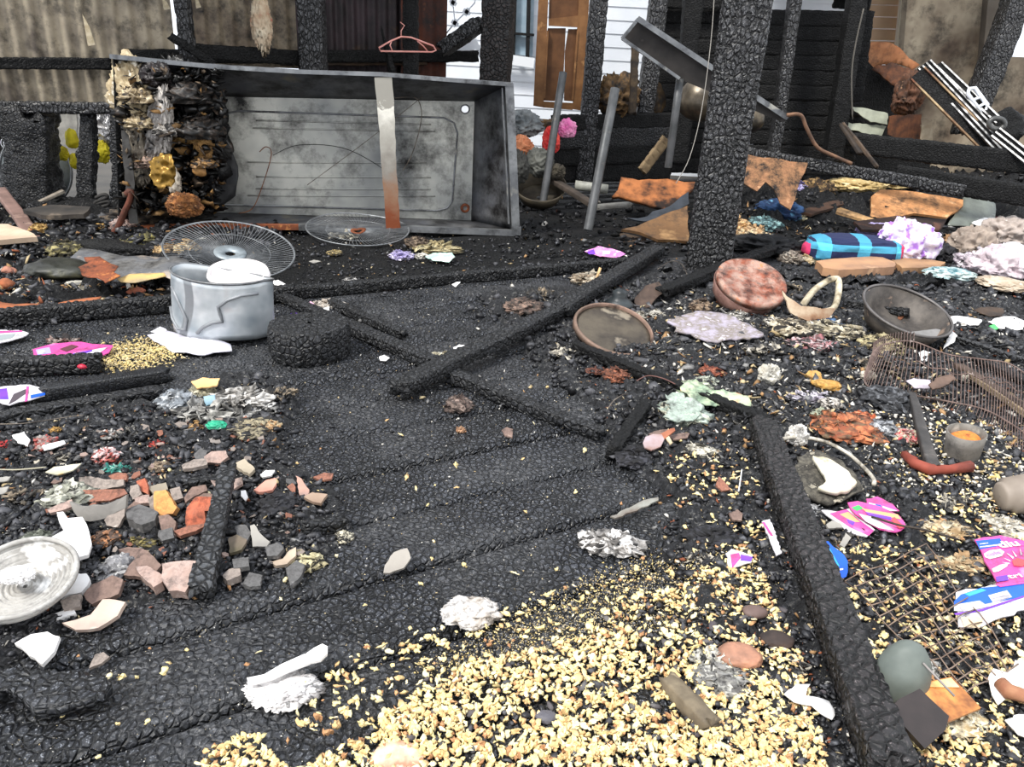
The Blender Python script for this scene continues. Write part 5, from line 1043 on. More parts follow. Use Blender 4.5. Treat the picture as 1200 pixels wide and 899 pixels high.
# crumpled scraps on the left: label, px, py, w, h, colours
def crump(rows, name='crumpled_scrap', cat='scrap', **kk):
    
    for lab, px, py, w_, h_, c1, c2, c3 in rows:
        if any(k_ in lab for k_ in ('chalk white', 'golden', 'cottony', 'small white knob', 'white comma')):
            lump(name, lab, cat, px, py, w_, h_, M(c1, c2, c3, scale=26, rough=.9, bump=.7, soot=.04), ridge='golden' not in lab, amp=.38, freq=3.2, depth=.8, flat=.3, **kk)
        elif name == 'cloth_heap' and w_ > 40: lump(name, lab, cat, px, py, w_, h_, M(c1, c2, c3, scale=9, rough=.95, bump=.5), ridge=True, amp=.42, freq=3.2, depth=.9, flat=.2, **kk)
        else: shred(name, lab, cat, px, py, w_ * 1.25, h_ * 1.3, [M(c1, c2, scale=40, rough=.85, bump=.4, soot=.03), M(c2, c3, scale=40, rough=.85, bump=.4, soot=.15), M(c3, '1b1a1a', scale=40, rough=.85, bump=.4)], **kk)
crump([
 ('grey green crumpled bag left of the pottery', 70, 596, 56, 34, '9a9a8a', '6f7066', 'c9c7b8'),
 ('red-topped white crumple above the teal scrap', 118, 542, 26, 30, 'e3dedc', 'b4544a', '4a3432'),
 ('small white curl above the red-topped crumple', 122, 514, 20, 12, 'e6e2dc', 'a39e98', '5a5654'),
 ('teal scrap lying behind the pottery', 134, 554, 30, 9, '3c9a8c', '2a6a60', '8fbfb2'),
 ('red crumpled ball near the left edge', 48, 527, 24, 20, 'c0605c', '8c5048', 'a8a09a'),
 ('tiny red scrap on black rubble left of the green crumple', 181, 524, 14, 10, 'b8362e', '6a2a24', '2a2220'),
 ('red scrap cut by the left edge', 4, 523, 16, 8, 'c83a3a', '8c2626', '3a1c1c'),
 ('yellowish cap above the red ball at left', 62, 507, 12, 8, 'c49a54', '96723a', '5a4426'),
 ('small tan scrap with brown edges above the pale sherds', 184, 552, 18, 14, '8c7a66', '5c4e40', 'b8a68e'),
 ('tan scrap left of the green crumple', 226, 502, 18, 10, 'b8935c', '7d6040', '4a3a2c'),
 ('pale melted curl right of the oval pebble', 290, 512, 44, 26, 'b0a486', '5c5648', '2e2b28'),
 ('orange shell-like scrap right of the green crumple', 312, 506, 22, 16, 'c9a070', '7a5c40', 'e0cfa8'),
 ('cream fungus-like scrap right of the tan crescent', 356, 668, 34, 26, 'e0d6ac', '9a9070', '2e2c28'),
 ('small cream knot on the small black log', 400, 636, 20, 16, 'ddd6c0', 'a39c88', '4a4744'),
 ('dark knobbly char clump above the grey pointed sherd', 322, 600, 40, 26, '141416', '26262a', '3a3a3e'),
 ('grey ash puff between plate piece and brown sherds', 132, 680, 40, 34, '8a898a', '5e5d60', 'b8b6b4'),
 ('brown square scrap with orange centre under the pot pieces', 118, 640, 26, 22, '6a564a', '453830', 'c08860'),
 ('greenish curved scrap left of the white plate piece', 44, 636, 44, 16, '5a5e52', '3a3d36', '83867a'),
 ('yellowish mossy crumb row below the dark block', 164, 640, 40, 8, 'a89a5c', '6e6440', '3a3628'),
 ('white brown streaked scrap above the pink wrapper', 72, 404, 34, 9, 'c8beb4', '6a4a42', '2a2220'),
], sink=.12)
slab('leaf_blade', 'long pale leaf-shaped blade with a yellow spot at the left', 'blade', [(54, 556), (64, 549), (84, 546), (96, 546), (86, 553), (68, 558)], M('c9c3ae', 'a8a48e', 'e0b040', scale=10, rough=.6), tilt=8, lift=.02, th=.003, curl=.1, rag=0)
wire('dry_stalk', 'thin pale stem running to the left edge from the leaf blade', [G(x, y) + Vector((0, 0, .02)) for x, y in ((-10, 558), (20, 559), (56, 556))], .002, M('a8a28c'))
for lab, poly, m in (('white folded scrap left of the red ball', [(14, 512), (28, 508), (36, 516), (34, 525), (22, 520)], WC), ('white stick-like scrap right of the red ball', [(50, 523), (62, 521), (75, 518), (77, 521), (64, 527), (52, 529)], WC), ('grey white strip at the left edge below the stem', [(-8, 562), (14, 560), (10, 565), (-8, 567)], GRY), ('pale strip at the left edge, lower one', [(-8, 574), (12, 572), (6, 580), (-8, 582)], GRY), ('tiny white stick left of the flat charred timber', [(108, 427), (120, 426), (121, 429), (109, 429)], WC)):
    slab('paper_strip', lab, 'scrap', poly, m, crumple=.06, tilt=12, lift=.01)
# pale torn paper heap
crump([
 ('big white torn paper in the heap right of the flat timber', 275, 478, 70, 28, 'e4e0da', 'b0aca6', '55524e'),
 ('grey translucent crumpled film at the left of the paper heap', 200, 478, 40, 30, '8e949a', '5a5e62', 'd5d8da'),
 ('olive grey folded scrap in the middle of the paper heap', 232, 468, 30, 26, 'a39c82', '6e6a56', 'd5cfb8'),
 ('shredded ash white rim along the lower paper heap', 248, 490, 80, 16, 'b8b5ae', '6c6a66', '2c2b2a'),
 ('white shredded end on the right of the paper heap', 300, 484, 40, 18, 'd8d5d0', '7c7a76', '2c2b2a')], 'torn_paper', 'paper', sink=.2)
slab('beige_card', 'small beige card lying in the pale torn paper heap', 'card', [(224, 448), (238, 444), (257, 445), (255, 453), (232, 456)], M('e0b67e', 'd0a46c', scale=6, bump=.05), lift=.05, tilt=14)
slab('pale_blue_scrap', 'light blue scrap at the bottom of the torn paper heap', 'scrap', [(238, 466), (252, 464), (254, 474), (242, 477)], M('8fa8b4', '6c8894', scale=9), lift=.04, tilt=20, crumple=.05)
PAPER = M('e6e4ea', 'c9c6d2', 'f3f2f4', scale=12, rough=.7, bump=.2)
slab('paper_sheet', 'white paper sheet sticking out left under the crushed pot', 'paper', [(174, 396), (196, 392), (240, 396), (272, 405), (274, 413), (236, 415), (206, 410), (182, 402)], PAPER, lift=.006, crumple=.03)
slab('paper_sheet', 'second white paper sheet below the first, under the pot', 'paper', [(186, 404), (214, 408), (262, 412), (240, 418), (204, 414)], PAPER, lift=.002, crumple=.03)
slab('paper_sheet', 'small white paper corner left of the crushed pot', 'paper', [(177, 390), (188, 384), (196, 388), (194, 394)], PAPER, lift=.01, crumple=.03)
# wrappers -------------------------------------------------
PINK = M('d8569f', 'c4468c', 'e088b8', scale=9, rough=.5, bump=.15, soot=.03); PURP = M('7a3fc0', '5a36b4', rough=.35, bump=0); BLUE = M('1f5fd0', '1850bc', rough=.35, bump=0); CYAN = M('3aa0d8', rough=.35, bump=0); WHP = M('e4e0e4', 'c8c4c8', scale=9, rough=.5, bump=.1, soot=.02); REDP = M('e5484c', rough=.35, bump=0); GRNP = M('3fae5a', rough=.35, bump=0); ORG = M('f0a070', rough=.35, bump=0); LIL = M('a8a2e0', rough=.35, bump=0)
def printed(name, lab, cat, poly, mat, prints, tilt=0, lift=.012, th=.003, crumple=0, yaw=0, rag=.0, z=None, Y=None):
    """flat wrapper; prints = (name, polygon, material): printed shapes in its own plane"""
    pl = plane_of(poly, tilt, lift, Y, yaw, z); o = slab(name, lab, cat, poly, mat, th=th, plane=pl, lift=0, rag=rag or .035, crumple=0)
    for i, (nm, pp_, mm) in enumerate(prints): slab(nm, None, None, pp_, mm, th=.0005, plane=pl, lift=th + .0003 * (i + 1), rag=0, parent=o)
    return o, pl
def ptext(o, pl, body, a, b, mat, hpx=None, lift=.0055, bold=.02):
    p0, n = pl; A = hit(*a, p0 + n * lift, n); B = hit(*b, p0 + n * lift, n); x = (B - A); w_ = x.length; x.normalize(); y = n.cross(x)
    h = None
    if hpx: Cc = hit(a[0], a[1] - hpx, p0 + n * lift, n); h = abs((Cc - A).dot(y))
    return text(body, A, x, y, w_, mat, o, height=h, ext=.0004, bold=bold)
wr, pl = printed('pink_wrapper', 'pink wrapper with a blue band and white oval at the right edge', 'wrapper', [(1143, 633), (1172, 630), (1204, 636), (1204, 682), (1168, 684), (1155, 660)], PINK, [
 ('blue_band', [(1143.5, 634), (1172, 631), (1176, 639), (1148, 644)], BLUE), ('white_band', [(1172, 631), (1204, 636.5), (1204, 640), (1176, 639)], PINK),
 ('white_oval', [(1153, 649), (1160, 645), (1172, 643.5), (1177, 647), (1174, 652), (1160, 655.5), (1154, 653)], WHP),
 ('white_oval', [(1162, 667), (1172, 662), (1182, 660), (1180, 664), (1170, 670), (1164, 671)], WHP),
 ('ray', [(1176, 654), (1184, 657), (1184, 658.5)], WHP), ('ray', [(1179, 648), (1188, 653), (1187, 655)], WHP), ('ray', [(1186, 645), (1192, 652), (1190, 653)], WHP), ('ray', [(1195, 642), (1198, 650), (1196, 651)], WHP), ('ray', [(1174, 659), (1183, 660), (1183, 661)], WHP),
 ('red_disc', [(1186, 657), (1192, 654), (1200, 656), (1203, 661), (1198, 664), (1188, 663)], REDP), ('blue_label', [(1167, 676), (1180, 674), (1182, 680), (1168, 682)], PURP)], tilt=8)
ptext(wr, pl, 'diu', (1173, 642), (1196, 639), WHP, 8, .0056, .03); ptext(wr, pl, 'cola', (1157, 652), (1174, 648), M('b08cc0', bump=0), 4); ptext(wr, pl, 'utri', (1175, 679), (1199, 676), WHP, 5, .0056)
for lb, p_ in (('text_line', [(1148, 637.3), (1158, 636), (1158, 637), (1148, 638.3)]), ('text_line', [(1148, 640.6), (1170, 638), (1170, 639.4), (1148, 641.8)])): slab(lb, None, None, p_, WHP, th=.0004, plane=pl, lift=.0042, rag=0, parent=wr)
w2, pl2 = printed('blue_wrapper', 'blue and white wrapper curved like a shell below the pink one', 'wrapper', [(1116, 706), (1124, 698), (1146, 690), (1180, 686), (1204, 684), (1204, 714), (1176, 726), (1140, 738), (1124, 736)], WHP, [
 ('blue_print', [(1118, 705), (1126, 697), (1150, 689), (1204, 684), (1204, 699), (1164, 706), (1136, 712), (1118, 710)], BLUE), ('cyan_print', [(1130, 696), (1150, 690), (1156, 692), (1136, 699)], CYAN),
 ('white_patch', [(1158, 698), (1180, 692), (1186, 700), (1164, 707)], WHP), ('white_patch', [(1118, 709), (1148, 704), (1158, 711), (1130, 717), (1118, 716)], WHP), ('purple_line', [(1118, 719), (1150, 714), (1200, 698), (1200, 700), (1152, 716), (1120, 721)], PURP), ('tan_stain', [(1126, 724), (1144, 722), (1152, 726), (1148, 736), (1130, 735)], M('d9c4a0', bump=0)),
 ('pink_print', [(1166, 684.5), (1204, 681.5), (1204, 683.5), (1172, 688)], PINK)], tilt=10)
for p_ in ([(1163, 701), (1178, 697), (1178, 698), (1163, 702)], [(1165, 704), (1182, 699.5), (1182, 700.3), (1165, 704.8)]): slab('text_line', None, None, p_, M('a8a4b8', bump=0), th=.0004, plane=pl2, lift=.0058, rag=0, parent=w2)
w3, pl3 = printed('pink_wrapper', 'torn pink wrapper with a green spot, right of the pale ashy disc', 'wrapper', [(992, 590), (1004, 588), (1030, 595), (1054, 605), (1062, 618), (1050, 626), (1030, 620), (1008, 608)], PINK, [
 ('green_spot', [(998, 595), (1006, 592), (1012, 596), (1004, 599)], GRNP), ('orange_band', [(1010, 596), (1052, 603), (1056, 609), (1016, 601)], ORG), ('purple_band', [(1014, 600), (1044, 606), (1046, 610), (1018, 604)], PURP), ('pale_print', [(1006, 602), (1022, 606), (1032, 612), (1048, 622), (1030, 619), (1014, 611)], WHP), ('red_band', [(1048, 606), (1060, 618), (1054, 620), (1044, 609)], REDP)], tilt=8)
w4, pl4 = printed('pink_wrapper', 'lower pink flap with a white edge left of the torn wrapper', 'wrapper', [(961, 599), (982, 601), (994, 596), (1012, 612), (1026, 622), (1016, 631), (994, 624)], WHP, [
 ('pink_print', [(972, 602), (992, 597), (1010, 612), (1024, 622), (1018, 628), (996, 618)], PINK), ('orange_print', [(984, 603), (994, 600), (1008, 612), (1000, 612)], ORG), ('purple_print', [(992, 608), (1002, 612), (1000, 616), (994, 613)], PURP)], tilt=6, lift=.008)
w5, pl5 = printed('pink_wrapper', 'narrow pink strip with blue print behind the torn wrapper', 'wrapper', [(1016, 586), (1028, 583), (1046, 592), (1054, 600), (1040, 600), (1016, 592)], PINK, [('blue_print', [(1026, 591), (1032, 592), (1034, 597), (1028, 596)], BLUE), ('white_print', [(1018, 589), (1026, 591), (1026, 594), (1018, 592)], WHP), ('white_print', [(1034, 593), (1052, 599), (1040, 599), (1034, 597)], WHP)], tilt=12, lift=.02)
printed('blue_wrapper', 'bright blue plastic scrap right of the long cracked beam', 'wrapper', [(958, 634), (970, 635), (982, 645), (994, 658), (994, 672), (986, 680), (968, 670)], BLUE, [('ray', [(970, 642), (972, 642), (984, 664), (982, 664)], CYAN), ('text_line', [(974, 668), (988, 666), (988, 668), (975, 670)], WHP)], tilt=25, lift=.03)
printed('tiny_wrapper', 'tiny pink white and blue wrapper left of the long cracked beam', 'wrapper', [(851, 650), (856, 645), (866, 648), (882, 652), (880, 660), (866, 664), (854, 667)], WHP, [('pink_print', [(856, 650), (866, 648), (868, 654), (858, 666)], PINK), ('blue_print', [(868, 650), (882, 653), (880, 658), (868, 657)], PURP)], tilt=10)
printed('tiny_wrapper', 'small pink and blue wrapper edge touching the left side of the long beam', 'wrapper', [(893, 612), (902, 610), (907, 622), (916, 650), (910, 652), (900, 630)], WHP, [('pink_print', [(893, 612), (896, 612), (906, 628), (903, 628)], PINK)], tilt=8)
printed('pink_wrapper', 'pink and lilac printed wrapper left of the spilled grain', 'wrapper', [(38, 410), (60, 404), (96, 401), (110, 404), (132, 406), (126, 414), (108, 424), (92, 421), (72, 417), (40, 418)], PINK, [('lilac_print', [(42, 410), (58, 407), (60, 414), (44, 416)], LIL), ('white_print', [(44, 412), (52, 410), (54, 414), (46, 415)], WHP), ('white_print', [(86, 414), (126, 407), (108, 420), (96, 420)], WHP), ('blue_print', [(78, 416), (108, 410), (108, 412), (82, 419)], PURP), ('burn', [(70, 409), (84, 404), (92, 406), (78, 412)], M('5a3038', bump=0))], tilt=4)
printed('purple_wrapper', 'purple blue and white wrapper at the left edge below the log end', 'wrapper', [(-8, 456), (16, 453), (34, 452), (52, 455), (53, 464), (34, 470), (10, 476), (-8, 470)], WHP, [('purple_print', [(-8, 457), (8, 455), (10, 468), (-8, 468)], PURP), ('dark_stripe', [(10, 474), (16, 462), (30, 456), (32, 460), (18, 470)], M('4a4248', bump=0)), ('purple_line', [(31, 453), (34, 453), (32, 470), (29, 471)], PINK), ('blue_print', [(36, 463), (53, 460), (53, 463), (36, 467)], BLUE)], tilt=8)
printed('white_card', 'white card with a pink upper edge at the left edge below the sill', 'card', [(-8, 388), (20, 388), (35, 391), (26, 396), (-8, 405)], WHP, [('pink_edge', [(-8, 388), (26, 387.5), (26, 389), (-8, 391)], PINK), ('grey_print', [(-4, 393), (18, 391), (14, 396), (-4, 400)], M('8f9698', bump=0))], tilt=4)
lump('red_crumb', 'small red berry-like scrap on the charred log at left', 'scrap', 97, 443, 11, 9, M('c4203c', '8c1830', rough=.4), amp=.2, sub=2, base=G(97, 443) + Vector((0, 0, .03)))
printed('purple_scrap', 'tiny purple foil scrap above the round block', 'scrap', [(341, 368), (348, 367), (358, 372), (354, 378), (346, 374)], PURP, [('pink_print', [(351, 373), (358, 373), (354, 377)], PINK)], tilt=15)
printed('pink_scrap', 'small pink and lilac rag on the floor left of the thick post', 'scrap', [(685, 295), (700, 289), (722, 293), (732, 298), (724, 302), (702, 301)], M('e8a0c8', 'b86ab8', 'f0c8dc', scale=25), [('purple_print', [(688, 295), (696, 292), (698, 298), (690, 298)], PURP), ('white_print', [(706, 294), (716, 294), (714, 298), (706, 298)], WHP)], tilt=14)
# ============================================================ LEFT BEHIND THE SILL
WPK = M('8f7268', '705850', 'a58a7c', scale=5, rough=.8, bump=.3)
def lboard(lab, poly, m, tilt=10, th=.025, lift=.03, **k): slab('broken_board', lab, 'board', poly, m, th=th, tilt=tilt, lift=lift, rag=.02, **k)
a = G(2, 240); b = G(40, 285)
beam('broken_board', 'mauve grey broken board pointing down right at the left edge', Pt(-2, 222, 4.9), Pt(42, 280, 4.0), .075, .03, WPK, cat='board', seg=30, dep=.001, rough=.03)
lboard('cream board end at the left edge below the mauve board', [(-20, 268), (10, 268), (36, 276), (46, 283), (-20, 289)], M('c9b59c', 'b09a84', scale=5), 8, lift=.05)
beam('broken_board', 'grey thin board sloping behind the cream board end', Pt(20, 250, 4.9), Pt(74, 224, 5.1), .05, .02, M('a39a8c', '6b6258', scale=6), cat='board', seg=14, dep=.001)
lboard('dark board with a pale broken edge left of the heating element', [(28, 250), (60, 245), (108, 247), (100, 256), (54, 258)], M('2c2a28', '46403a', '7c6f60', scale=5), 8, lift=.1)
lump('melted_basin', 'dark green-black melted basin in the debris at left', 'basin', 60, 330, 78, 42, M('1c1d1a', '34352e', '57553f', scale=6, rough=.45, bump=.5), amp=.25, freq=2.5, sub=4)
BENT = M('7e7d7c', '5e5f61', 'a9a49c', scale=3, rough=.6, metal=.2, bump=.2)
slab('bent_sheet', 'grey bent metal sheet left of the crushed pot', 'sheet', [(72, 322), (92, 293), (120, 295), (150, 303), (205, 303), (222, 310), (222, 340), (186, 326), (150, 334), (110, 328)], M('85837f', '66686c', 'a89c90', scale=7, rough=.5, metal=.25, soot=.15), tilt=12, lift=.05, th=.005, crumple=.04, freq=1.5)
slab('bent_sheet', 'rust orange patch of sheet lying on the grey bent one', 'sheet', [(95, 318), (104, 303), (122, 305), (134, 315), (142, 327), (126, 331), (104, 326)], M('9c5432', '7a4228', 'c47c44', scale=14, rough=.8, soot=.2), tilt=14, lift=.09, th=.004, crumple=.05, rag=.08)
slab('bent_sheet', 'yellow edged strip along the lower side of the bent sheet', 'strip', [(138, 328), (152, 322), (192, 321), (196, 325), (160, 332), (142, 332)], M('c9a868', '9a8a6c', scale=6), tilt=14, lift=.1, th=.004, crumple=.02)
slab('rusty_strip', 'long orange brown bent strip under the shell-like debris', 'strip', [(-20, 352), (20, 358), (60, 360), (90, 354), (120, 352), (112, 358), (60, 368), (-20, 372)], M('a8623c', '7d4c34', 'c9a080', scale=4, rough=.8), tilt=12, lift=.03, th=.006, crumple=.03)
lump('dark_roll', 'black curved roll in front of the heating element at left', 'roll', 125, 298, 100, 24, CHD, amp=.2, freq=3, depth=.3, rot=-14)
rr = random.Random(9)
tray = [('pale shell-like round piece in the debris strip above the rusty strip', 58, 348, 20, 16, 'c09468', '8c6a4c'), ('whitish round piece right of the shell-like one', 93, 345, 16, 14, 'd0c8b4', '9a927e'), ('brown round piece between two pale ones', 74, 352, 16, 12, '5c4232', '3c2c24'), ('small tan round piece left of the shell-like one', 34, 354, 16, 10, 'a8764e', '7c5638'), ('orange flattened piece at the right end of the debris strip', 155, 346, 24, 14, 'b0684a', '8a5240'), ('pale long piece above the round whitish one', 88, 334, 24, 8, 'b8b4a8', '8c887c'), ('grey oval piece near the right end of the strip', 112, 350, 20, 10, '6e6a62', '4c4944'), ('orange scrap at the far left of the debris strip', 6, 340, 18, 20, 'a8603c', '6c4430'), ('pinkish blob above the debris strip at left', 8, 322, 18, 14, 'b07a64', '80564a')]
for lab, px, py, w_, h_, c1, c2 in tray: lump('burnt_piece', lab, 'scrap', px, py, w_, h_, M(c1, c2, scale=18, bump=.5), amp=.25, freq=3)
crump([
 ('gold crumple beside the mauve board', 42, 272, 20, 18, 'b08a4c', '7a5c30', 'd9b878'),
 ('small yellow curl left of the rusty bar', 114, 268, 12, 12, 'd9b06c', '9a7840', '4a3a24'),
 ('olive brown crumple above the melted basin', 70, 300, 34, 38, '5a5440', '34322a', 'a39868'),
 ('tan and brown torn curl left of the first fan guard', 192, 298, 26, 40, '9a7a4c', '5c452c', 'd0b080'),
 ('cream crumple seen through the first fan guard', 216, 296, 26, 26, 'c8a878', '8c7048', 'e8d4ac'),
 ('mossy dark crumple row right of the black roll', 160, 285, 40, 12, '5c5638', '34321f', '8c8450'),
 ('dark ashy heap below the grey side plate', 150, 262, 60, 34, '1c1a19', '3a3430', '6a5c4c'),
 ('ashy black heap at the foot of the tub contents', 210, 262, 70, 22, '171615', '2c2926', '5c5248'),
 ('pinkish grey lump below the rusty bar', 140, 268, 24, 14, '9a8078', '6c5852', 'c0aca4')], sink=.15)
# under the tub and mid floor
crump([
 ('cream melted strip lying on the flattened fan guard', 402, 280, 30, 8, 'd8d2c0', '9a9484', '5a554c'),
 ('brown burnt knot right of the flattened fan guard', 487, 290, 24, 22, '5a4a3c', '322a24', '8c7a66'),
 ('lilac scrap below the strap end', 470, 304, 26, 12, 'b4a8d0', '7c74a0', 'e0d8ec'),
 ('small white lump between lilac and mint scraps', 493, 303, 14, 8, 'e0dcd2', 'b8b4aa', '7c786c'),
 ('tan leafy scrap above the mint one', 512, 296, 50, 12, 'a3946c', '6a5f44', 'c8bc94'),
 ('small yellow grey scrap on the floor below the flattened guard', 391, 299, 14, 8, 'c8b078', '7c7050', '4a4436'),
 ('white curled scrap above the charred sill middle', 409, 332, 16, 8, 'd4d0ca', '8c8a88', '3a3938'),
 ('pale bone-like stick left of the short thin charred stick', 384, 360, 36, 8, 'c4b8aa', '8c8278', 'e0d8cc'),
 ('cream frayed scrap left of the crossed timbers', 512, 424, 26, 14, 'c9bfa0', '7c7460', 'e6dfc8'),
 ('white cottony ash tuft with brown spots on the boards', 551, 734, 62, 32, 'e4e0dc', 'a39a90', '5c5650'),
 ('white papery ash clump with a black notch, right of the floor groove', 718, 648, 66, 30, 'e9e6e2', 'b0aca8', '6a6662'),
 ('rusty crumpled heap among the middle timbers, left', 614, 368, 40, 24, '5c4a42', '34302c', '8c7466'),
 ('pale brown heap with the matchstick near the thick post', 692, 334, 40, 18, 'a3927c', '5c5042', 'd0c4ae'),
 ('small yellow white knot above the round tray', 679, 364, 12, 16, 'd9ccA0'.lower(), 'a39468', '5c5440'),
 ('white cluster below the black timber near the rusty tin', 772, 372, 20, 10, 'd9d4c8', '8c867a', '4a4640'),
 ('second white cluster left of the lilac mesh', 750, 374, 18, 10, 'c8c0b0', '7c766a', '4a4640'),
 ('ragged tan knot between the two white clusters and the tin', 822, 366, 24, 18, 'a8927a', '5c4c3e', '3a302a'),
 ('white lumps between the rusty tin and the lilac mesh', 866, 376, 26, 12, 'd4d0c8', '8c8880', '4a4844'),
 ('brown fibrous clod above the timber tip', 536, 482, 28, 30, '6a5850', '3c3430', '8c7a70'),
 ('small orange brown leaf by the fibrous clod', 540, 507, 10, 10, 'a87c5c', '7c5c44', 'c09a78')], sink=.1)
WCF = WC
for lab, poly, m in (('white torn scrap beside the crossing timber', [(531, 408), (538, 405), (558, 406), (552, 412), (541, 418)], WCF), ('small white crescent above the slanting timber', [(378, 362), (386, 360), (386, 365), (380, 366)], WCF), ('white curl beside the bone-like stick', [(382, 368), (390, 366), (394, 370), (386, 370)], WCF), ('white rag lying behind the crushed pot', [(318, 330), (326, 329), (336, 334), (330, 337), (322, 335)], WCF), ('oval white chip below the slanting timber', [(444, 419), (450, 417), (457, 420), (452, 424), (445, 423)], WCF), ('white pointed scrap left of the cream frayed one', [(487, 411), (494, 410), (498, 417), (490, 416)], WCF), ('mint green and white oval wrapper right of the strap', [(499, 302), (508, 297), (530, 297), (533, 302), (526, 308), (508, 306)], M('9fd0bc', 'd9e6de', '78b89c', scale=14, rough=.4)), ('white flake on the sill right of the middle', [(529, 334), (536, 331), (540, 331), (534, 337)], WCF), ('grey pebble-like flake near the tub on the floor', [(362, 307), (368, 305), (376, 307), (368, 309)], GRY)):
    slab('scrap', lab, 'scrap', poly, m, th=.003, tilt=12, lift=.006, crumple=.03)
slab('pink_strip', 'thin pink strip near the left end of the crossing timbers', 'strip', [(360, 356), (364, 354), (373, 360), (372, 364)], M('d8a8c0', 'b888a0'), tilt=12)
obj('matchstick', MB().bar(G(697, 333), G(697, 333) + Vector((.02, 0, .085)), .012, .012), M('d9b888', 'c8a070'), 'light wooden stick standing in the pale heap near the post', 'stick')
# white bone-shaped spoon
sp = root('white_spoon', 'white plastic spoon resting on a white ash clump in the foreground', 'spoon', G(330, 800))
pl_ = plane_of([(300, 800), (382, 760)], 10, .025)
slab('bowl', None, None, [(357, 770), (368, 762), (378, 757), (384, 760), (384, 768), (376, 776), (362, 779)], WC, th=.006, plane=pl_, rag=0, parent=sp, lift=0)
slab('handle', None, None, [(290, 797), (310, 793), (330, 781), (357, 769), (364, 779), (340, 788), (318, 798), (300, 803), (291, 804)], WC, th=.006, plane=pl_, rag=0, parent=sp, lift=0)
lump('white_clump', 'frilly white ash clump under the white spoon', 'ash clump', 328, 824, 76, 30, M('e6e2df', 'b8b4b2', '7c7876', scale=24, rough=.9, bump=.7), ridge=True, amp=.6, freq=6, sub=4, depth=.7)
slab('glass_strip', 'narrow grey glass-like strip with brown edges at the end of the floor groove', 'strip', [(716, 606), (738, 596), (760, 585), (770, 584), (772, 588), (752, 597), (722, 608)], M('8c8c84', '5c4c42', 'a8a8a0', scale=8, rough=.3), lift=.012, tilt=6)
# ============================================================ RIGHT SIDE
# round lid
def disc(name, lab, cat, px, py, wpx, mat, nrm, lip=.012, rimmat=None, wob=.01, lift=0., flatr=.93, z=None, dish=0, parts=()):
    p = G(px, py); s_ = spx(p); r0 = wpx * s_ / 2; q_ = Vector(nrm).normalized().to_track_quat('Z', 'Y').to_matrix().to_4x4(); c = p + Vector((0, 0, lift + r0 * math.sqrt(max(0, 1 - Vector(nrm).normalized().z ** 2)) * .6))
    o = root(name, lab, cat, p); pr = [(.002, dish)] + [(r0 * flatr * k / 10, dish * (1 - (k / 10) ** 2)) for k in range(1, 11)]
    obj('plate', MB().lathe(pr + [(r0 * flatr, -.004), (.002, dish - .004)], 56, Matrix.Translation(c) @ q_, wob=wob), mat, parent=o)
    obj('rim', MB().lathe([(r0 * flatr, -.004), (r0 * flatr, lip), (r0 * .96, lip + .003), (r0, lip * .6), (r0, -lip * .6), (r0 * .97, -lip * .6), (r0 * flatr, -.004)], 56, Matrix.Translation(c) @ q_, wob=wob), rimmat or mat, parent=o); return o, c, r0, q_
LID = M('5c5448', '3c3630', '8a8070', scale=7, rough=.6, metal=.3, bump=.4); LIDR = M('6e5c50', '8c7264', '4a3c34', scale=9, rough=.6, metal=.3)
disc('round_tray', 'round brown-grey metal tray with a raised rim, tilted in the middle', 'lid', 718, 397, 98, LID, (.16, -.30, .9), .014, LIDR)
# rusty oval tin: body and lid
RT = M('94543e', 'ac9082', 'cc7c50', scale=16, rough=.6, metal=.2, bump=.5, soot=.1); RT2 = M('8a6a60', '6a4c44', 'b09a90', scale=14, rough=.6, metal=.25, bump=.3)
p = G(873, 362); s = spx(p); r0 = 41 * s; tin = root('rusty_tin', 'rusty red round tin with its pressed lid, right of the thick post', 'tin', p); q = Vector((.1, -.42, .9)).normalized().to_track_quat('Z', 'Y').to_matrix().to_4x4(); c = p + Vector((0, r0 * .5, .02))
obj('tin_body', MB().lathe([(.01, 0), (r0 * .8, 0), (r0 * .92, .03), (r0, .09), (r0 * .96, .09), (.01, .085)], 60, Matrix.Translation(c) @ q, wob=.02), RT2, parent=tin)
obj('tin_lid', MB().lathe([(.0005, .11), (r0 * .5, .11), (r0 * .55, .116), (r0 * .85, .112), (r0 * .88, .12), (r0 * 1.02, .118), (r0 * 1.04, .09), (r0, .092)], 60, Matrix.Translation(c + Vector((.01, 0, 0))) @ q, wob=.02), RT, parent=tin)
for y0, c_ in ((330, 'd8825a'), (338, 'e8a878'), (346, 'd86a5c'), (352, 'e6c078')): pass
# dark oil lamp like knob
p = G(725, 360); s = spx(p); obj('ribbed_stopper', MB().lathe([(.002, 0), (17 * s, 0), (17 * s, .02), (12 * s, .035), (8 * s, .05), (9 * s, .07), (4 * s, .085), (.002, .086)], 30, Matrix.Translation(p)), M('1c2022', '343a3c', rough=.4), 'black round ribbed cap above the round tray', 'cap')
slab('torn_brown_flap', 'dark brown triangular flap right of the black knob', 'flap', [(742, 354), (756, 336), (770, 332), (780, 340), (768, 352), (762, 362), (746, 360)], M('3a2e28', '54443a', '241e1b', scale=9), tilt=25, crumple=.06, th=.004)
slab('lilac_mesh', 'lilac grey oval crocheted mesh lying below the rusty tin', 'mesh', [(783, 381), (800, 371), (830, 368), (858, 374), (880, 386), (894, 396), (872, 401), (842, 403), (812, 398), (794, 390)], M('a8a0ae', '7d7468', 'c4bcc8', scale=26, rough=.9, bump=1., bs=120), tilt=6, crumple=.04, th=.008, rag=.04, lift=.01, res=14)
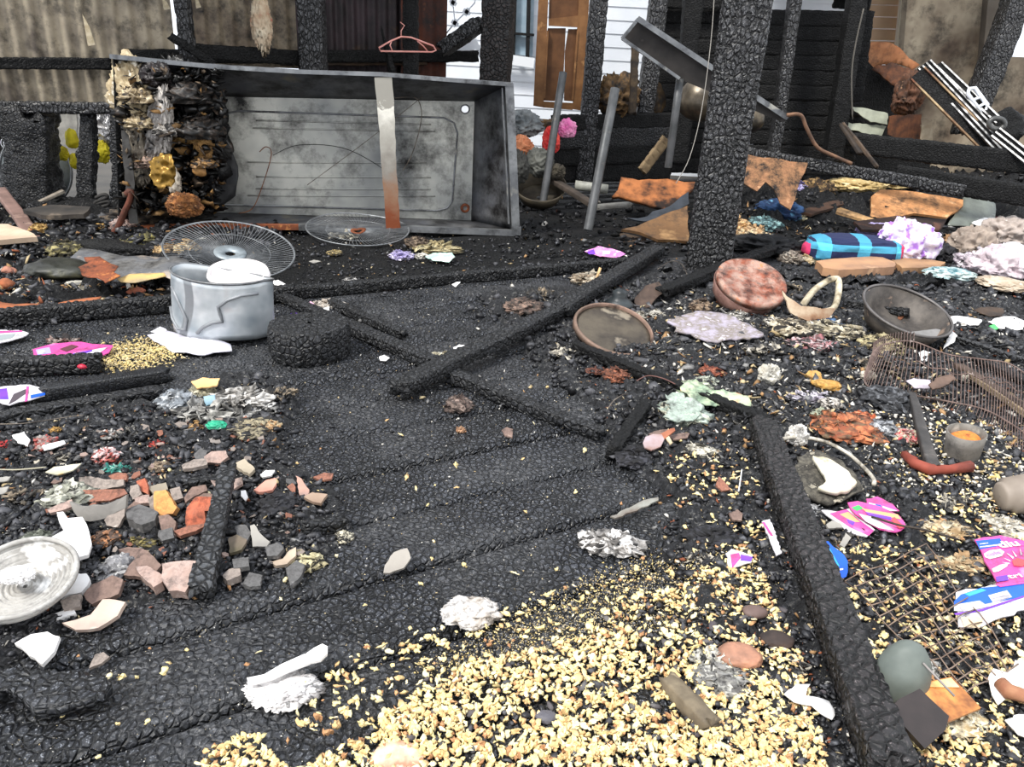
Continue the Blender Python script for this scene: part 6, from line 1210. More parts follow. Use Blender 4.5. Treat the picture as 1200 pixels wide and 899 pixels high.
# grey basin
BAS = M('5a544e', '3a3633', '7c6a5c', scale=12, rough=.55, metal=.3, bump=.3)
p = G(1062, 404); s = spx(p); r0 = 52 * s; bas = root('grey_basin', 'dark grey dented metal basin lying right of the white torn scraps', 'basin', p); q = Vector((.12, -.3, .92)).normalized().to_track_quat('Z', 'Y').to_matrix().to_4x4(); c = p + Vector((0, r0 * .62, .03))
obj('bowl', MB().lathe([(.0005, .0), (r0 * .6, .0), (r0 * .75, .02), (r0 * .98, .10), (r0, .10), (r0 * .78, .012), (r0 * .6, -.008), (.01, -.008)], 60, Matrix.Translation(c) @ q, wob=.03), BAS, parent=bas)
obj('rim', MB().tube([c + (q @ Vector((r0 * 1.0 * math.cos(t * .105), r0 * math.sin(t * .105), .10))) for t in range(60)], .006, 6, close=True), M('6c6866', '54504e', metal=.4, rough=.5), parent=bas)
slab('brown_strip', 'brown burnt strip lying across the grey basin', 'strip', [(1050, 374), (1066, 350), (1071, 354), (1064, 368), (1054, 376)], M('7c4e34', '5a3826', scale=9), tilt=20, lift=.08, th=.005, crumple=.03)
pbeam('charred_timber', 'short charred slat crossing in front of the grey basin', (985, 372), (1060, 384), 14, .03, lift=.06, mat=CH, seg=60)
slab('grey_plate', 'pale grey metal flap at the foot of the basin', 'plate', [(1046, 392), (1096, 386), (1108, 388), (1088, 404), (1076, 408)], M('8c8a88', '74726f', metal=.3, rough=.5), tilt=40, th=.004, rag=0)
# burnt loop left of the basin
BLP = M('b5a48c', '8c6a50', '5c4030', scale=8, rough=.7, bump=.3)
slab('burnt_casing', 'curved tan burnt casing, open like a horn, right of the rusty tin', 'casing', [(915, 342), (921, 348), (936, 360), (960, 364), (978, 362), (970, 374), (946, 378), (924, 368)], BLP, tilt=60, th=.01, curl=-.15, rag=.02)
wire('burnt_loop', 'cream charred hoop rising at the right of the tan casing', [G(x, y) + Vector((0, 0, h)) for x, y, h in ((940, 362, .02), (952, 352, .05), (968, 347, .08), (978, 346, .08), (980, 356, .05), (976, 366, .02), (962, 366, .0))], .016, M('cfc4ac', '8c8068', '4a4236', scale=12))
# post-side and heap things
upslab('tan_plywood', 'tan plywood sheet standing with a burnt lower edge right of the thick post', 'plywood', [(871, 182), (947, 192), (938, 212), (926, 246), (914, 240), (906, 222), (896, 214), (886, 224), (870, 216)], 5.5, M('b0825a', '94694a', 'c09670', scale=9, rough=.85, bump=.4, soot=.4), tilt=60, rag=.015)
for lab, poly, c1, c2, c3, ti in (('orange tan plywood sheet lying on the heap, largest one', [(1020, 232), (1030, 224), (1060, 226), (1128, 236), (1126, 244), (1108, 258), (1070, 252), (1040, 260), (1020, 256)], 'c48e5e', 'b07a4c', 'd4a678', 25),
    ('dark red-brown board under the orange plywood', [(1000, 262), (1050, 256), (1108, 260), (1100, 272), (1010, 272)], '3a2620', '281c18', '5a3c30', 10),
    ('long tan lath below the orange plywood', [(979, 247), (984, 246), (1026, 260), (1024, 264), (980, 251)], 'c9a070', 'b08a5c', 'd9b88c', 15),
    ('grey brown long board behind the green sheet', [(1120, 218), (1148, 214), (1204, 232), (1204, 244), (1160, 232)], '6b5646', '54443a', '80695a', 25),
    ('brown lath left of the orange plywood', [(935, 250), (950, 245), (985, 236), (988, 242), (950, 254)], '5a4030', '3a2a22', '7a5a44', 12)):
    slab('heap_board', lab, 'board', poly, M(c1, c2, c3, scale=7, rough=.8, bump=.3, soot=.14), th=.02, tilt=ti, rag=.015, lift=.11, Y=None)
slab('grey_sheet', 'grey-green translucent sheet sloping beside the orange plywood', 'sheet', [(1108, 266), (1122, 246), (1130, 224), (1152, 226), (1168, 240), (1166, 262), (1140, 266)], M('6e746c', '565a54', '8a9088', scale=5, rough=.4), tilt=30, th=.006, lift=.06, crumple=.02)
slab('green_offcut', 'bright green panel piece on the heap at right', 'panel', [(1160, 244), (1190, 238), (1196, 243), (1176, 253), (1162, 255)], M('1fae78', '179064', rough=.4, bump=0), tilt=20, th=.006, lift=.12)
slab('green_offcut', 'narrow green corner above the white chip', 'panel', [(1150, 232), (1158, 230), (1164, 236), (1156, 240)], M('2f9a74', '1f7a5a', rough=.4, bump=0), tilt=20, th=.006, lift=.13)
slab('white_piece', 'white chip between the two green pieces', 'chip', [(1157, 236), (1164, 232), (1172, 242), (1166, 246), (1160, 246)], WC, tilt=20, lift=.14)
slab('white_piece', 'white folded sheet below the green panel', 'sheet', [(1138, 262), (1154, 256), (1172, 256), (1168, 266), (1150, 266)], WC, tilt=20, lift=.08, crumple=.04)
slab('white_piece', 'tiny white square chip at the right end of the orange plywood', 'chip', [(1121, 236), (1130, 233), (1134, 237), (1126, 241)], WC, tilt=10, lift=.16)
crump([
 ('cream foam crumble row on the heap, left of the orange plywood', 1008, 226, 60, 22, 'd6bf8c', 'a38a58', 'ecdcb0'),
 ('cream foam knob on top of the orange plywood', 1040, 222, 60, 16, 'd9c494', 'a8905e', 'ecdcb0'),
 ('small dangling foam lump at the left of the orange plywood', 1004, 240, 20, 18, 'c4ac7c', '8c7648', 'ecdcb0'),
 ('plum red cloth scrap left of the orange plywood', 990, 246, 24, 16, '6a2c4a', '401c30', '8c4a66'),
 ('lilac print cloth scrap behind the tan plywood sheet', 940, 226, 20, 22, 'b8b0d8', '5a527c', '1e1c24'),
 ('brown and tan charred scraps right of the tan plywood sheet', 962, 228, 36, 26, '4a3620', '241c14', '9a7c50'),
 ('navy and light blue rag right of the thick post', 916, 262, 50, 34, '2c4a70', '1e2c4a', '6aa0c0'),
 ('teal grey rag tail left of the navy rag', 898, 270, 34, 20, '5a7c80', '2e3c40', '8cb0b0'),
 ('cream crumple at the end of the navy rag', 936, 260, 18, 14, 'c4b890', '8c8060', 'e0d8b8'),
 ('tan crumpled paper behind the thick post base', 866, 272, 30, 22, 'c4945c', '8c6840', 'e0bc8c'),
 ('cream and tan shreds right of the thick post base', 885, 284, 36, 24, 'b89468', '7c6044', 'e0c8a0'),
 ('dark charred hump between the post and the plaid blanket', 905, 300, 80, 34, '0f0f10', '1c1c1e', '3a3836'),
 ('grey tan torn roll at the left end of the plaid blanket', 930, 308, 26, 26, '8c8074', '54483e', 'c4b8a8'),
 ('cream rolled tube end beside the plaid blanket', 947, 309, 18, 22, 'cdb894', 'a8906c', 'e0d2b4'),
 ('navy dark cloth right of the floral cloth', 1092, 302, 34, 36, '1e2c5a', '12141e', '3a5a9a'),
 ('black cloth lump behind the floral cloth', 1105, 306, 40, 40, '121214', '1e1e22', '2e2c30'),
 ('dark red cloth at right below the green panel', 1176, 268, 24, 18, '6a2030', '4a1824', '8a3444'),
 ('blue cloth edge below the green panel', 1160, 270, 18, 10, '2a4a8c', '1c2c5a', '6a8acc'),
 ('taupe folded cloth in front of the green sheet', 1142, 306, 44, 48, 'a8998c', '80746a', 'c4b8ac'),
 ('pale taupe cloth bundle at the upper right of the cloth heap', 1186, 290, 56, 44, 'b8aca4', '90847c', 'd4cac2'),
 ('brown dirty cloth band across the cloth heap', 1160, 304, 60, 18, '5a4438', '3c2e28', '8c7460'),
 ('tan paper scrap beneath the taupe cloth', 1122, 290, 28, 16, 'a07c58', '7a5c40', 'c09a74'),
 ('white pinkish blanket heap at the right edge', 1180, 330, 60, 52, 'd8ccd0', 'b0a0a6', 'ece4e6'),
 ('brightest white towel on top of the cloth heap at the right edge', 1196, 312, 50, 32, 'e6e2e6', 'c4bcc4', 'f2f0f2'),
 ('beige frilly cloth at the bottom of the right edge heap', 1186, 342, 56, 18, 'c4b4a0', '948470', 'e0d4c4'),
 ('lilac grey cloth fold left of the white blanket heap', 1152, 318, 40, 26, 'c4b8c0', '988c94', 'e0d8dc')], 'cloth_heap', 'cloth', sink=.1)
# plaid blanket
def plaid():
    b = NB('plaid_blanket'); sp_ = b.n('ShaderNodeSeparateXYZ'); b.l(b.tc.outputs['Object'], sp_.inputs[0])
    def stripes(ax, sc, off, lo, hi):
        v = b.math('FRACT', b.math('ADD', b.math('MULTIPLY', sp_.outputs[ax], sc), off)); return b.math('MULTIPLY', b.math('GREATER_THAN', v, lo), b.math('LESS_THAN', v, hi))
    a = stripes('X', 4.3, .15, .1, .42); c = stripes('Z', 11, .2, .2, .62)
    col = b.mix(b.math('MULTIPLY', b.math('ADD', a, c), .5), '1a2348', '58c6ea'); pk = stripes('X', 1.7, .45, .9, .98); col = b.mix(pk, col, 'd83a6a')
    col = b.mix(b.ramp(sp_.outputs['X'], [(.0, (1, 1, 1)), (.001, (0, 0, 0))]) if False else 0., col, '3a3428')
    b.l(col, b.b.inputs['Base Color']); b.b.inputs['Roughness'].default_value = .9; b.bump(b.noise(30), .5, .01); return b.m
lump('plaid_blanket', 'rolled blue and navy plaid blanket with a pink stripe', 'blanket', 1002, 311, 108, 46, plaid(), amp=.3, freq=4, depth=.5, sub=4, rot=3, sink=.03, boxy=.55)
def floral():
    b = NB('floral_cloth'); n = b.noise(16, 2, .5); c = b.ramp(n, [(.36, 'a070c8'), (.44, 'cfc4dc'), (.55, 'e6e0ea'), (.63, 'b8aac4')]); b.l(c, b.b.inputs['Base Color']); b.b.inputs['Roughness'].default_value = .9; b.bump(b.noise(12), .6, .02); return b.m
FLO = floral()
lump('floral_cloth', 'white cloth with a purple flower print draped over the blanket end', 'cloth', 1064, 311, 64, 58, FLO, amp=.5, freq=3, depth=.6, sub=4, roll=22, ridge=True, boxy=.85)
lump('floral_cloth', 'lilac tail of cloth behind the plaid blanket', 'cloth', 1032, 278, 44, 22, M('b0a4cc', '8a80a8', 'd0c8e0', scale=8), amp=.5, freq=3, depth=.6, ridge=True)
lump('checked_rag', 'teal and white checked rag right of the wood pieces', 'rag', 1118, 330, 54, 22, M('3c6a74', 'c4d0cc', '284850', scale=16, rough=.9), ridge=True, amp=.4, freq=3)
def wblock(lab, poly, c1, c2, hh): slab('wood_piece', lab, 'wood', poly, M(c1, c2, 'd0a884', scale=4, rough=.8, bump=.25), th=hh, lift=.002, rag=.015)
wblock('flat tan wood piece lying below the plaid blanket', [(955, 315), (975, 312), (1030, 309), (1047, 316), (1046, 322), (980, 326), (962, 323)], 'b58a66', '94725a', .045)
wblock('shorter tan wood piece below the floral cloth', [(1043, 311), (1060, 309), (1090, 311), (1106, 314), (1100, 320), (1056, 321)], 'a8825e', '80624a', .035)
for lab, poly, m, ti in (('white paper wedge right of the grey basin', [(1111, 373), (1122, 371), (1151, 376), (1146, 382), (1118, 383)], WC, 12), ('white paper with a green corner at the right', [(1157, 378), (1170, 373), (1188, 372), (1202, 378), (1198, 388), (1172, 386)], WC, 12), ('white folded triangle standing beside the basin foot', [(1104, 411), (1114, 388), (1122, 394), (1116, 402)], WC, 35), ('white comma-shaped scrap below the basin', [(1076, 414), (1082, 411), (1090, 414), (1086, 418), (1086, 424), (1080, 424)], WC, 20), ('brown flat scrap on the dark floor at right', [(1138, 364), (1160, 360), (1176, 362), (1176, 372), (1160, 372)], M('4a3a2e', '302721', scale=6), 6), ('green corner beside the white paper', [(1159, 383), (1166, 380), (1170, 386), (1162, 388)], GRNP, 10)):
    slab('paper_scrap', lab, 'paper', poly, m, th=.003, tilt=ti, crumple=.03, lift=.008)
# middle band of cream scraps, skull-like white lumps and others
crump([
 ('cream folded paper clump left of the slat and basin', 985, 396, 60, 22, 'cfc6b0', '8c826c', '3a352e'),
 ('blue strip of cloth lying above the cream clump', 976, 386, 34, 10, '2c4a70', '1e3250', '5a7ca4'),
 ('white pink paper shreds under the tan casing', 960, 410, 56, 14, 'd8d0d0', 'a06a6c', '4a4442'),
 ('ivory crumpled leaves right of the lilac mesh', 934, 396, 46, 30, 'c8bea8', '8c806a', '2a2622'),
 ('white scrap cluster beside the tan casing', 908, 382, 20, 12, 'd4cec2', '8c867a', '3a3733'),
 ('cream feathery scrap below the basin slat', 1040, 412, 44, 24, 'c4b890', '8c8060', '3a352a'),
 ('chalk white pear-shaped lump in the black rubble', 901, 452, 24, 32, 'e0dcd0', 'b8b2a4', '8c8678'),
 ('golden foam lump, left of the pair', 955, 446, 20, 18, 'd9b06c', 'a87c40', 'ecd09a'),
 ('golden brown foam lump, right of the pair', 972, 458, 36, 18, 'd0a45c', 'a07434', 'e8c888'),
 ('small white knob beside the crushed wire guard', 1018, 446, 18, 16, 'd8d0c0', 'a39a88', '5c564c'),
 ('white and violet flat shell scrap, left of the crushed guard', 950, 470, 44, 10, 'e0dce4', '8c8490', '3a363c'),
 ('white droopy scrap right of the violet flat one', 977, 480, 22, 24, 'd8d2ca', '948c82', '3a3632'),
 ('greenish white lump under the violet flat scrap', 963, 490, 18, 12, 'b8bca4', '7c806c', '3a3c34'),
 ('rust and brown crumpled rags right of the chalk skull-like lump', 1002, 515, 74, 34, '6a5a44', '8a4c34', 'c47a52'),
 ('orange brown scrap at the left end of the rust rags', 974, 506, 26, 14, 'd08a58', 'a0603c', '5a4030'),
 ('bright orange shred on top of the rust rags', 1012, 495, 26, 14, 'c0603a', '8c4428', 'd88c64'),
 ('silver grey ash film right of the rust rags', 1040, 512, 30, 24, '9a9ca0', '5c5e62', 'c8cacc'),
 ('dark grey flaky film heap above the hammer handle side', 1050, 480, 50, 34, '3a3b3e', '1e1f21', '6c6e72'),
 ('red and cream pasted scraps left of the hammer handle', 1066, 520, 26, 44, 'c8a8a0', 'b8343a', 'd8d0b4'),
 ('chalk white skull-like lump with a dark hole', 935, 524, 24, 34, 'e6e2dc', 'c0bab0', '8c867c'),
 ('sage green crumpled plastic behind the striped fish-shaped one', 818, 468, 44, 26, '94a284', '6a765c', 'c8ccb4'),
 ('white and pale green crushed carton left of the striped plastic', 806, 496, 50, 34, 'b8c4b8', '7c887c', 'e6e4cc'),
 ('small rust coloured clod above the green plastic', 836, 440, 26, 12, '8c4a34', '6a3426', 'a8664c'),
 ('ragged white feather-like strip right of the brown spoon', 826, 536, 38, 18, 'e0dacc', 'a8a292', '5c584e'),
 ('rust brown crust clod left of the half-buried timber', 722, 446, 26, 20, '7a4a34', '54342a', 'a0644a'),
 ('small rust clod beside the other, under the round tray', 698, 438, 20, 8, '6a4032', '4a2c24', '8c5844'),
 ('white flake pile above the sage plastic', 830, 450, 24, 10, 'd0d4c4', '94988a', '4a4c44'),
 ('yellow brown knot at the lower end of the bone-coloured plastic', 1134, 668, 64, 14, 'b89c78', '8c7050', 'd9c8a4'),
 ('pale bone-like plastic lying above the pink wrapper at right', 1110, 628, 60, 18, 'c8b494', '8c7454', 'e0d2b4'),
 ('whitish wet cloth at the right edge above the pink wrapper', 1186, 628, 44, 26, 'c8c0b0', '948c7c', 'e0dacc'),
 ('grey fibrous ash mass in the yellow spill at right', 850, 812, 62, 40, '8c8a86', '5a5856', 'b8b6ae'),
 ('white grey ash fringe above the fibrous mass', 845, 782, 60, 22, 'c8c4b8', '8c887e', 'e0dcd0'),
 ('charcoal crust left of the long beam top', 838, 640, 56, 26, '121213', '1e1e20', '34343a'),
 ('charcoal nodules beside the spoon', 745, 545, 40, 26, '141416', '222226', '3c3c42'),
 ('ash grey crumple below the wire grid corner', 1096, 792, 22, 20, 'c8c6c0', '8c8a84', '5a5854'),
 ('white papery knot on the smooth stone', 1060, 822, 24, 20, 'c8c0b4', '8c8478', 'e6e0d6'),
 ('cream shell-shaped lump right of the black box', 1132, 862, 62, 36, 'd8ccb0', 'a89470', 'ece4cc'),
 ('grey rag lump at the bottom right edge', 1180, 690, 24, 10, 'd0ccc4', '9c988e', '6a675f')], sink=.12)
def skull_hole(px, py, r_, base_off=.0):
    p = G(px, py)
# pale ash disc with a white rim arc
pl_ = plane_of([(920, 570), (1000, 520), (1010, 590)], 10, .01)
slab('ash_disc', 'round pale ashy disc with white crusted centre right of the long beam', 'disc', [(926, 556), (934, 540), (950, 532), (976, 540), (1000, 560), (1008, 578), (996, 590), (966, 594), (940, 586), (928, 572)], M('6a655a', '34322e', 'b0a896', scale=34, rough=.95, bump=1., soot=.14), th=.008, tilt=10, lift=.012, crumple=.08, res=14, rag=.03)
slab('white_crust', 'white crust patch lying on the pale ashy disc', 'crust', [(950, 540), (964, 540), (984, 552), (1002, 572), (996, 580), (974, 582), (958, 576), (968, 566), (962, 556)], M('e6e0cc', 'd0c8b0', 'a8a088', scale=24, rough=.9, bump=.6), th=.014, tilt=10, lift=.05, crumple=.05, res=10)
wire('white_arc', 'whitish curved band arching over the pale ashy disc', [G(x, y) + Vector((0, 0, .03)) for x, y in ((907, 529), (922, 524), (945, 524), (968, 530), (990, 542), (1006, 556), (1020, 572), (1021, 580))], .006, M('cfc8ba', '8c867a', '5c574e', scale=30))
GP = M('8fa88c', 'b8c0a0', 'c89a78', scale=22, rough=.45, bump=.3, soot=.1)
slab('striped_plastic', 'mint and orange striped fish-shaped plastic', 'plastic', [(796, 456), (806, 450), (816, 448), (832, 460), (862, 462), (876, 467), (880, 478), (868, 482), (846, 477), (828, 478), (808, 470)], GP, th=.004, tilt=14, lift=.02, crumple=.07, rag=.02, res=14)
slab('tan_end', None, None, [(858, 463), (876, 467), (880, 478), (868, 481), (856, 474)], M('d0a47c', 'b88660', scale=22, rough=.5, soot=.1), th=.003, tilt=14, lift=.045, crumple=.05, parent=None) if False else None
slab('white_carton', 'flattened greenish white carton with a torn cream edge below the striped plastic', 'carton', [(779, 466), (792, 462), (806, 470), (820, 476), (822, 486), (812, 496), (794, 498), (778, 490), (784, 482)], M('b0bcb0', '8c9a8e', 'd8dcc8', scale=22, rough=.6, bump=.4, soot=.12), th=.005, tilt=16, lift=.02, crumple=.12, rag=.05, res=14)
crump([('silver foil curl at the lower left of the ashy disc', 950, 602, 26, 14, 'c8c8c8', '6c6c6e', 'e6e6e6')], 'foil_curl', 'foil', sink=.1)
# brown spoon
sp = root('brown_spoon', 'brown spoon with a whitish oval bowl, lying by the short charred stub', 'spoon', G(768, 528)); pl_ = plane_of([(754, 528), (808, 505)], 12, .02)
slab('bowl', None, None, [(753, 521), (756, 514), (765, 511), (775, 512), (778, 517), (774, 525), (763, 530), (755, 527)], M('a8989c', '8c6a5c', 'c4b8bc', scale=9, rough=.4), th=.004, plane=pl_, rag=0, parent=sp, lift=0, curl=.1)
slab('handle', None, None, [(772, 511), (785, 504), (790, 503), (791, 506), (778, 516), (774, 516)], M('a86a4c', '8a5038', rough=.5), th=.005, plane=pl_, rag=0, parent=sp, lift=.001)
slab('wood_shard', 'reddish brown flat shard crossing the spoon handle', 'shard', [(760, 510), (768, 506), (782, 504), (784, 508), (766, 512)], TC1, tilt=10, lift=.012)
slab('wood_shard', 'mauve brown shard right of the spoon handle', 'shard', [(783, 512), (800, 508), (808, 509), (806, 514), (790, 517)], TC1, tilt=10, lift=.015)
slab('wood_shard', 'small cream shard right of the spoon bowl', 'shard', [(779, 513), (783, 511), (788, 520), (785, 522)], M('d0bc9c', 'b8a484'), tilt=10, lift=.03)
# crushed guard on the right
A1 = [(1010, 452, .05), (1016, 459, .02), (1060, 468, .02), (1110, 477, .02), (1150, 486, .02), (1180, 502, .02), (1206, 520, .02)]; B1 = [(1016, 440, .09), (1030, 436, .11), (1060, 436, .12), (1100, 452, .12), (1140, 458, .12), (1172, 464, .12), (1206, 482, .10)]; C1 = [(1085, 470, .0), (1110, 480, .0), (1140, 492, .0), (1165, 508, .0), (1190, 528, .0), (1206, 540, .0)]
def crv(l, n):
    P_ = [G(x, y) + Vector((0, 0, h)) for x, y, h in l]; o = []
    for i in range(n + 1):
        t = i / n * (len(P_) - 1); k = min(int(t), len(P_) - 2); u = t - k; p0 = P_[max(k - 1, 0)]; p1 = P_[k]; p2 = P_[k + 1]; p3 = P_[min(k + 2, len(P_) - 1)]
        o.append(.5 * ((2 * p1) + (p2 - p0) * u + (2 * p0 - 5 * p1 + 4 * p2 - p3) * u * u + (3 * p1 - p0 - 3 * p2 + p3) * u ** 3))
    return o
RW = M('7c6860', '5a4a44', 'a09088', scale=30, rough=.6, metal=.3, bump=0)
cg = root('crushed_wire_guard', 'long crushed reddish-grey wire guard reaching the right edge', 'guard', G(1100, 478)); a = crv(A1, 56); b = crv(B1, 56); c = crv(C1, 34)
mb = MB()
for i in range(57):
    p_, q_ = a[i], b[i]; m_ = (p_ + q_) / 2 + Vector((0, .0, .02)); mb.tube([p_, m_, q_], .0016, 4, cap=False)
for i in range(35): mb.tube([a[22 + i] if 22 + i < 57 else a[-1], c[i]], .0016, 4, cap=False)
for i in range(20): p_ = b[i]; mb.tube([p_, p_ + Vector((.02, .05, .02)), p_ + Vector((.03, .09, -.02))], .0014, 4, cap=False)
obj('cross_wires', mb, RW, parent=cg, kind='stuff')
for l in (a, b, c): obj('edge_wire', MB().tube(l, .003, 5), RW, parent=cg)
obj('edge_wire', MB().tube([(a[i] * .45 + b[i] * .55) + Vector((0, 0, .012 + .006 * math.sin(i))) for i in range(20, 57)], .0025, 5), RW, parent=cg)
for i, (lab, pa, pb, wp, m) in enumerate((('brown plank pointing down right above the crushed guard', (1122, 436), (1215, 500), 16, M('5a4a3e', '342a24', '8c745c', scale=5, rough=.8)), ('dark charred plank above the brown one at the right edge', (1140, 425), (1215, 462), 16, CHD), ('tan strip edge along the brown plank', (1128, 444), (1215, 508), 4, M('a89478', '80705a', scale=9)), ('charred slat at the right edge in the middle of the picture', (1110, 402), (1215, 436), 10, CH))):
    pbeam('edge_plank', lab, pa, pb, wp, .02, m, lift=.02 + .0 * i, seg=30, dep=.002, cat='plank')
slab('brown_flap', 'brown leathery flap lying on the crushed guard', 'flap', [(1088, 452), (1098, 444), (1114, 440), (1120, 446), (1104, 455), (1092, 458)], M('6b564a', '52423a', scale=9), tilt=15, lift=.1, th=.006, crumple=.04)
slab('lilac_cloth', 'pale lilac cloth piece caught in the crushed guard', 'cloth', [(1062, 448), (1070, 445), (1090, 447), (1090, 456), (1072, 456)], M('c8bcc4', 'a098a0', scale=12), tilt=10, lift=.06, crumple=.05)
# hammer
hm = root('claw_hammer', 'hammer with a dark handle and rust red head at right', 'hammer', G(1095, 560))
hA = G(1062, 470) + Vector((0, 0, .03)); hB = G(1090, 557) + Vector((0, 0, .026)); beam('handle', None, hA, hB, .032, .02, M('2e2c2b', '3e3b39', '57524e', scale=12, rough=.6), parent=hm, seg=40, dep=.001, cell=.05, taper=(.8, 1.15))
HR = M('8f4434', '74362a', 'a8604c', scale=12, rough=.7, metal=.1, bump=.3); h1 = [G(x, y) + Vector((0, 0, .02)) for x, y in ((1058, 540), (1070, 551), (1088, 558), (1110, 558), (1134, 554))]
obj('head', MB().tube(h1, [.012, .015, .016, .013, .017], 8), HR, parent=hm); obj('claw', MB().tube([h1[0] + Vector((-.004, .006, .004)), h1[1] + Vector((.004, .010, .006))], [.004, .010], 6).tube([h1[0] + Vector((.004, -.006, .0)), h1[1] + Vector((.004, -.008, .0))], [.004, .010], 6), HR, parent=hm)
# round tin with orange content
p = G(1136, 545); s = spx(p); r0 = 21.5 * s; ct = root('grey_can', 'grey round can with orange crust inside, right of the hammer', 'can', p); q = Matrix.Translation(p + Vector((0, r0 * .9, 0))) @ Matrix.Rotation(R(-6), 4, 'Y') @ Matrix.Rotation(R(4), 4, 'X')
CM = M('85807a', '6a665f', '9c968c', scale=9, rough=.6, metal=.2, bump=.2, soot=.02)
obj('can_wall', MB().lathe([(r0 * .86, 0), (r0 * .95, .05), (r0, .085), (r0 * .93, .085), (r0 * .88, .05), (r0 * .86, .04)], 36, q), CM, parent=ct); obj('orange_crust', MB().lathe([(.001, .076), (r0 * .5, .075), (r0 * .75, .066), (r0 * .9, .055)], 30, q, wob=.04), M('d98a3c', 'b0602c', '5a3a2c', scale=40, bump=.6), parent=ct)
# round jar at the right edge
p = G(1198, 604); s = spx(p); r0 = 24 * s; jr = root('clay_jar', 'smooth brown-grey jar lying on its side at the right edge', 'jar', p); q = Matrix.Translation(p + Vector((0, r0 * .6, r0 * .8))) @ Matrix.Rotation(R(80), 4, 'Y')
obj('jar_body', MB().lathe([(.001, -.05), (r0 * .6, -.05), (r0 * .72, -.045), (r0 * .72, -.035), (r0 * .9, -.03), (r0, .02), (r0, .10), (r0 * .9, .14), (.001, .15)], 36, q), M('8f8478', '7a6f64', 'a39a8e', scale=6, rough=.6, bump=.1), parent=jr)
# wire grid
gridc = [(990, 682), (1085, 640), (1192, 782), (1128, 814)]
pg = plane_of(gridc, 4, .03); Q4 = [hit(*x, *pg) for x in gridc]; gd = root('wire_grid', 'brownish welded wire grid lying on the flakes at right', 'wire grid', Q4[0])
GRM = M('6e5c50', '8c7a6c', '4a3e38', scale=30, rough=.6, metal=.3, bump=0)
def bil(u, v): return (Q4[0] * (1 - u) + Q4[1] * u) * (1 - v) + (Q4[3] * (1 - u) + Q4[2] * u) * v
for i in range(8): u = i / 7; obj('wire', MB().tube([bil(u, v / 8) + Vector((0, 0, .008 * math.sin(v * 1.3 + i))) for v in range(9)], .0014, 5), GRM, parent=gd)
for i in range(13): v = i / 12; obj('wire', MB().tube([bil(u / 5, v) + Vector((0, 0, .002 + .006 * math.sin(u * 1.7 + i))) for u in range(6)], .0014, 5), GRM, parent=gd)
# stone, box and papers bottom right
lump('smooth_stone', 'smooth grey-green egg-shaped stone beside the long beam', 'stone', 1056, 832, 64, 116, M('6f7670', '565d58', '8a918a', scale=7, rough=.6, bump=.15), amp=.05, sub=4, depth=.8, sink=.1)
bx = root('burnt_box', 'dark burnt flat box with a glowing-orange scorched flap', 'box', G(1075, 872))
pl_ = plane_of([(1038, 830), (1108, 880)], 28, .0)
slab('box_side', None, None, [(1038, 834), (1050, 822), (1074, 810), (1108, 842), (1104, 858), (1080, 880)], M('38302e', '1e1b1b', '57504c', scale=5, rough=.35, bump=.1), th=.012, plane=pl_, rag=0, parent=bx, lift=.03)
pl2_ = plane_of([(1072, 800), (1148, 850)], 14, .0)
slab('scorched_flap', None, None, [(1072, 805), (1114, 795), (1148, 832), (1108, 849)], M('6a3e24', 'd8904c', '2a1c16', scale=14, rough=.35, bump=.1), th=.006, plane=pl2_, rag=0, parent=bx, lift=.035).data
slab('pale_corner', None, None, [(1074, 804), (1114, 795), (1124, 806), (1096, 806)], M('ecd9b8', 'd8a868', scale=9, rough=.4), th=.002, plane=pl2_, rag=0, parent=bx, lift=.042)
obj('edge', MB().tube([hit(1072, 807, *pl_) + Vector((0, 0, .055)), hit(1108, 846, *pl_) + Vector((0, 0, .055))], .002, 5), M('8a8480', bump=0), parent=bx)
for lab, poly, ti in (('large white torn paper at the bottom right edge', [(1155, 796), (1164, 786), (1180, 790), (1190, 776), (1206, 778), (1206, 812), (1190, 816), (1166, 826)], 12), ('white paper piece cut by the corner at the bottom right', [(1178, 846), (1192, 838), (1206, 840), (1206, 868), (1192, 862)], 8), ('white flat flint-shaped scrap left of the long beam', [(918, 814), (932, 804), (948, 803), (944, 816), (970, 822), (978, 834), (976, 846), (952, 830), (930, 824)], 8)):
    slab('white_paper', lab, 'paper', poly, WC, th=.003, tilt=ti, crumple=.04, lift=.012)
obj('brown_hose', MB().tube([G(x, y) + Vector((0, 0, .03)) for x, y in ((1166, 815), (1176, 826), (1190, 830), (1210, 836))], [.012, .014, .012, .011], 10), M('8c5c44', 'a87c5c', '5c4034', scale=14), 'short brown ribbed hose end at the lower right edge', 'hose')
# foreground lumps in the spill
EG = M('c8a07c', '8a5c48', 'ecd8bc', scale=14, rough=.5, bump=.25)
lump('browned_shell', 'whitish brown shell-like lump cut by the bottom edge', 'lump', 461, 905, 62, 46, M('e0c8ac', 'a8735a', 'f0e4d2', scale=16, rough=.5, bump=.3), amp=.15, sub=4, depth=.8)
lump('browned_lump', 'pinkish brown rounded lump in the upper part of the yellow spill', 'lump', 868, 784, 54, 44, M('7c5c4c', 'b8846a', '4a3c36', scale=14, rough=.6, bump=.4), amp=.2, sub=4)
lump('browned_lump', 'dark purplish rounded piece above the pinkish lump', 'lump', 886, 726, 30, 24, M('6a5650', '54443f', scale=9, rough=.6), amp=.12)
lump('grey_rock', 'small faceted dark grey stone in the yellow spill', 'stone', 641, 848, 28, 22, M('5e5c62', '47454a', '7c7a80', scale=16, rough=.6), amp=.25, sub=1, smooth=False)
lump('grey_rock', 'round grey pebble right of the faceted stone', 'stone', 746, 841, 15, 12, M('6a6a70', '54545a', scale=16, rough=.6), amp=.08)
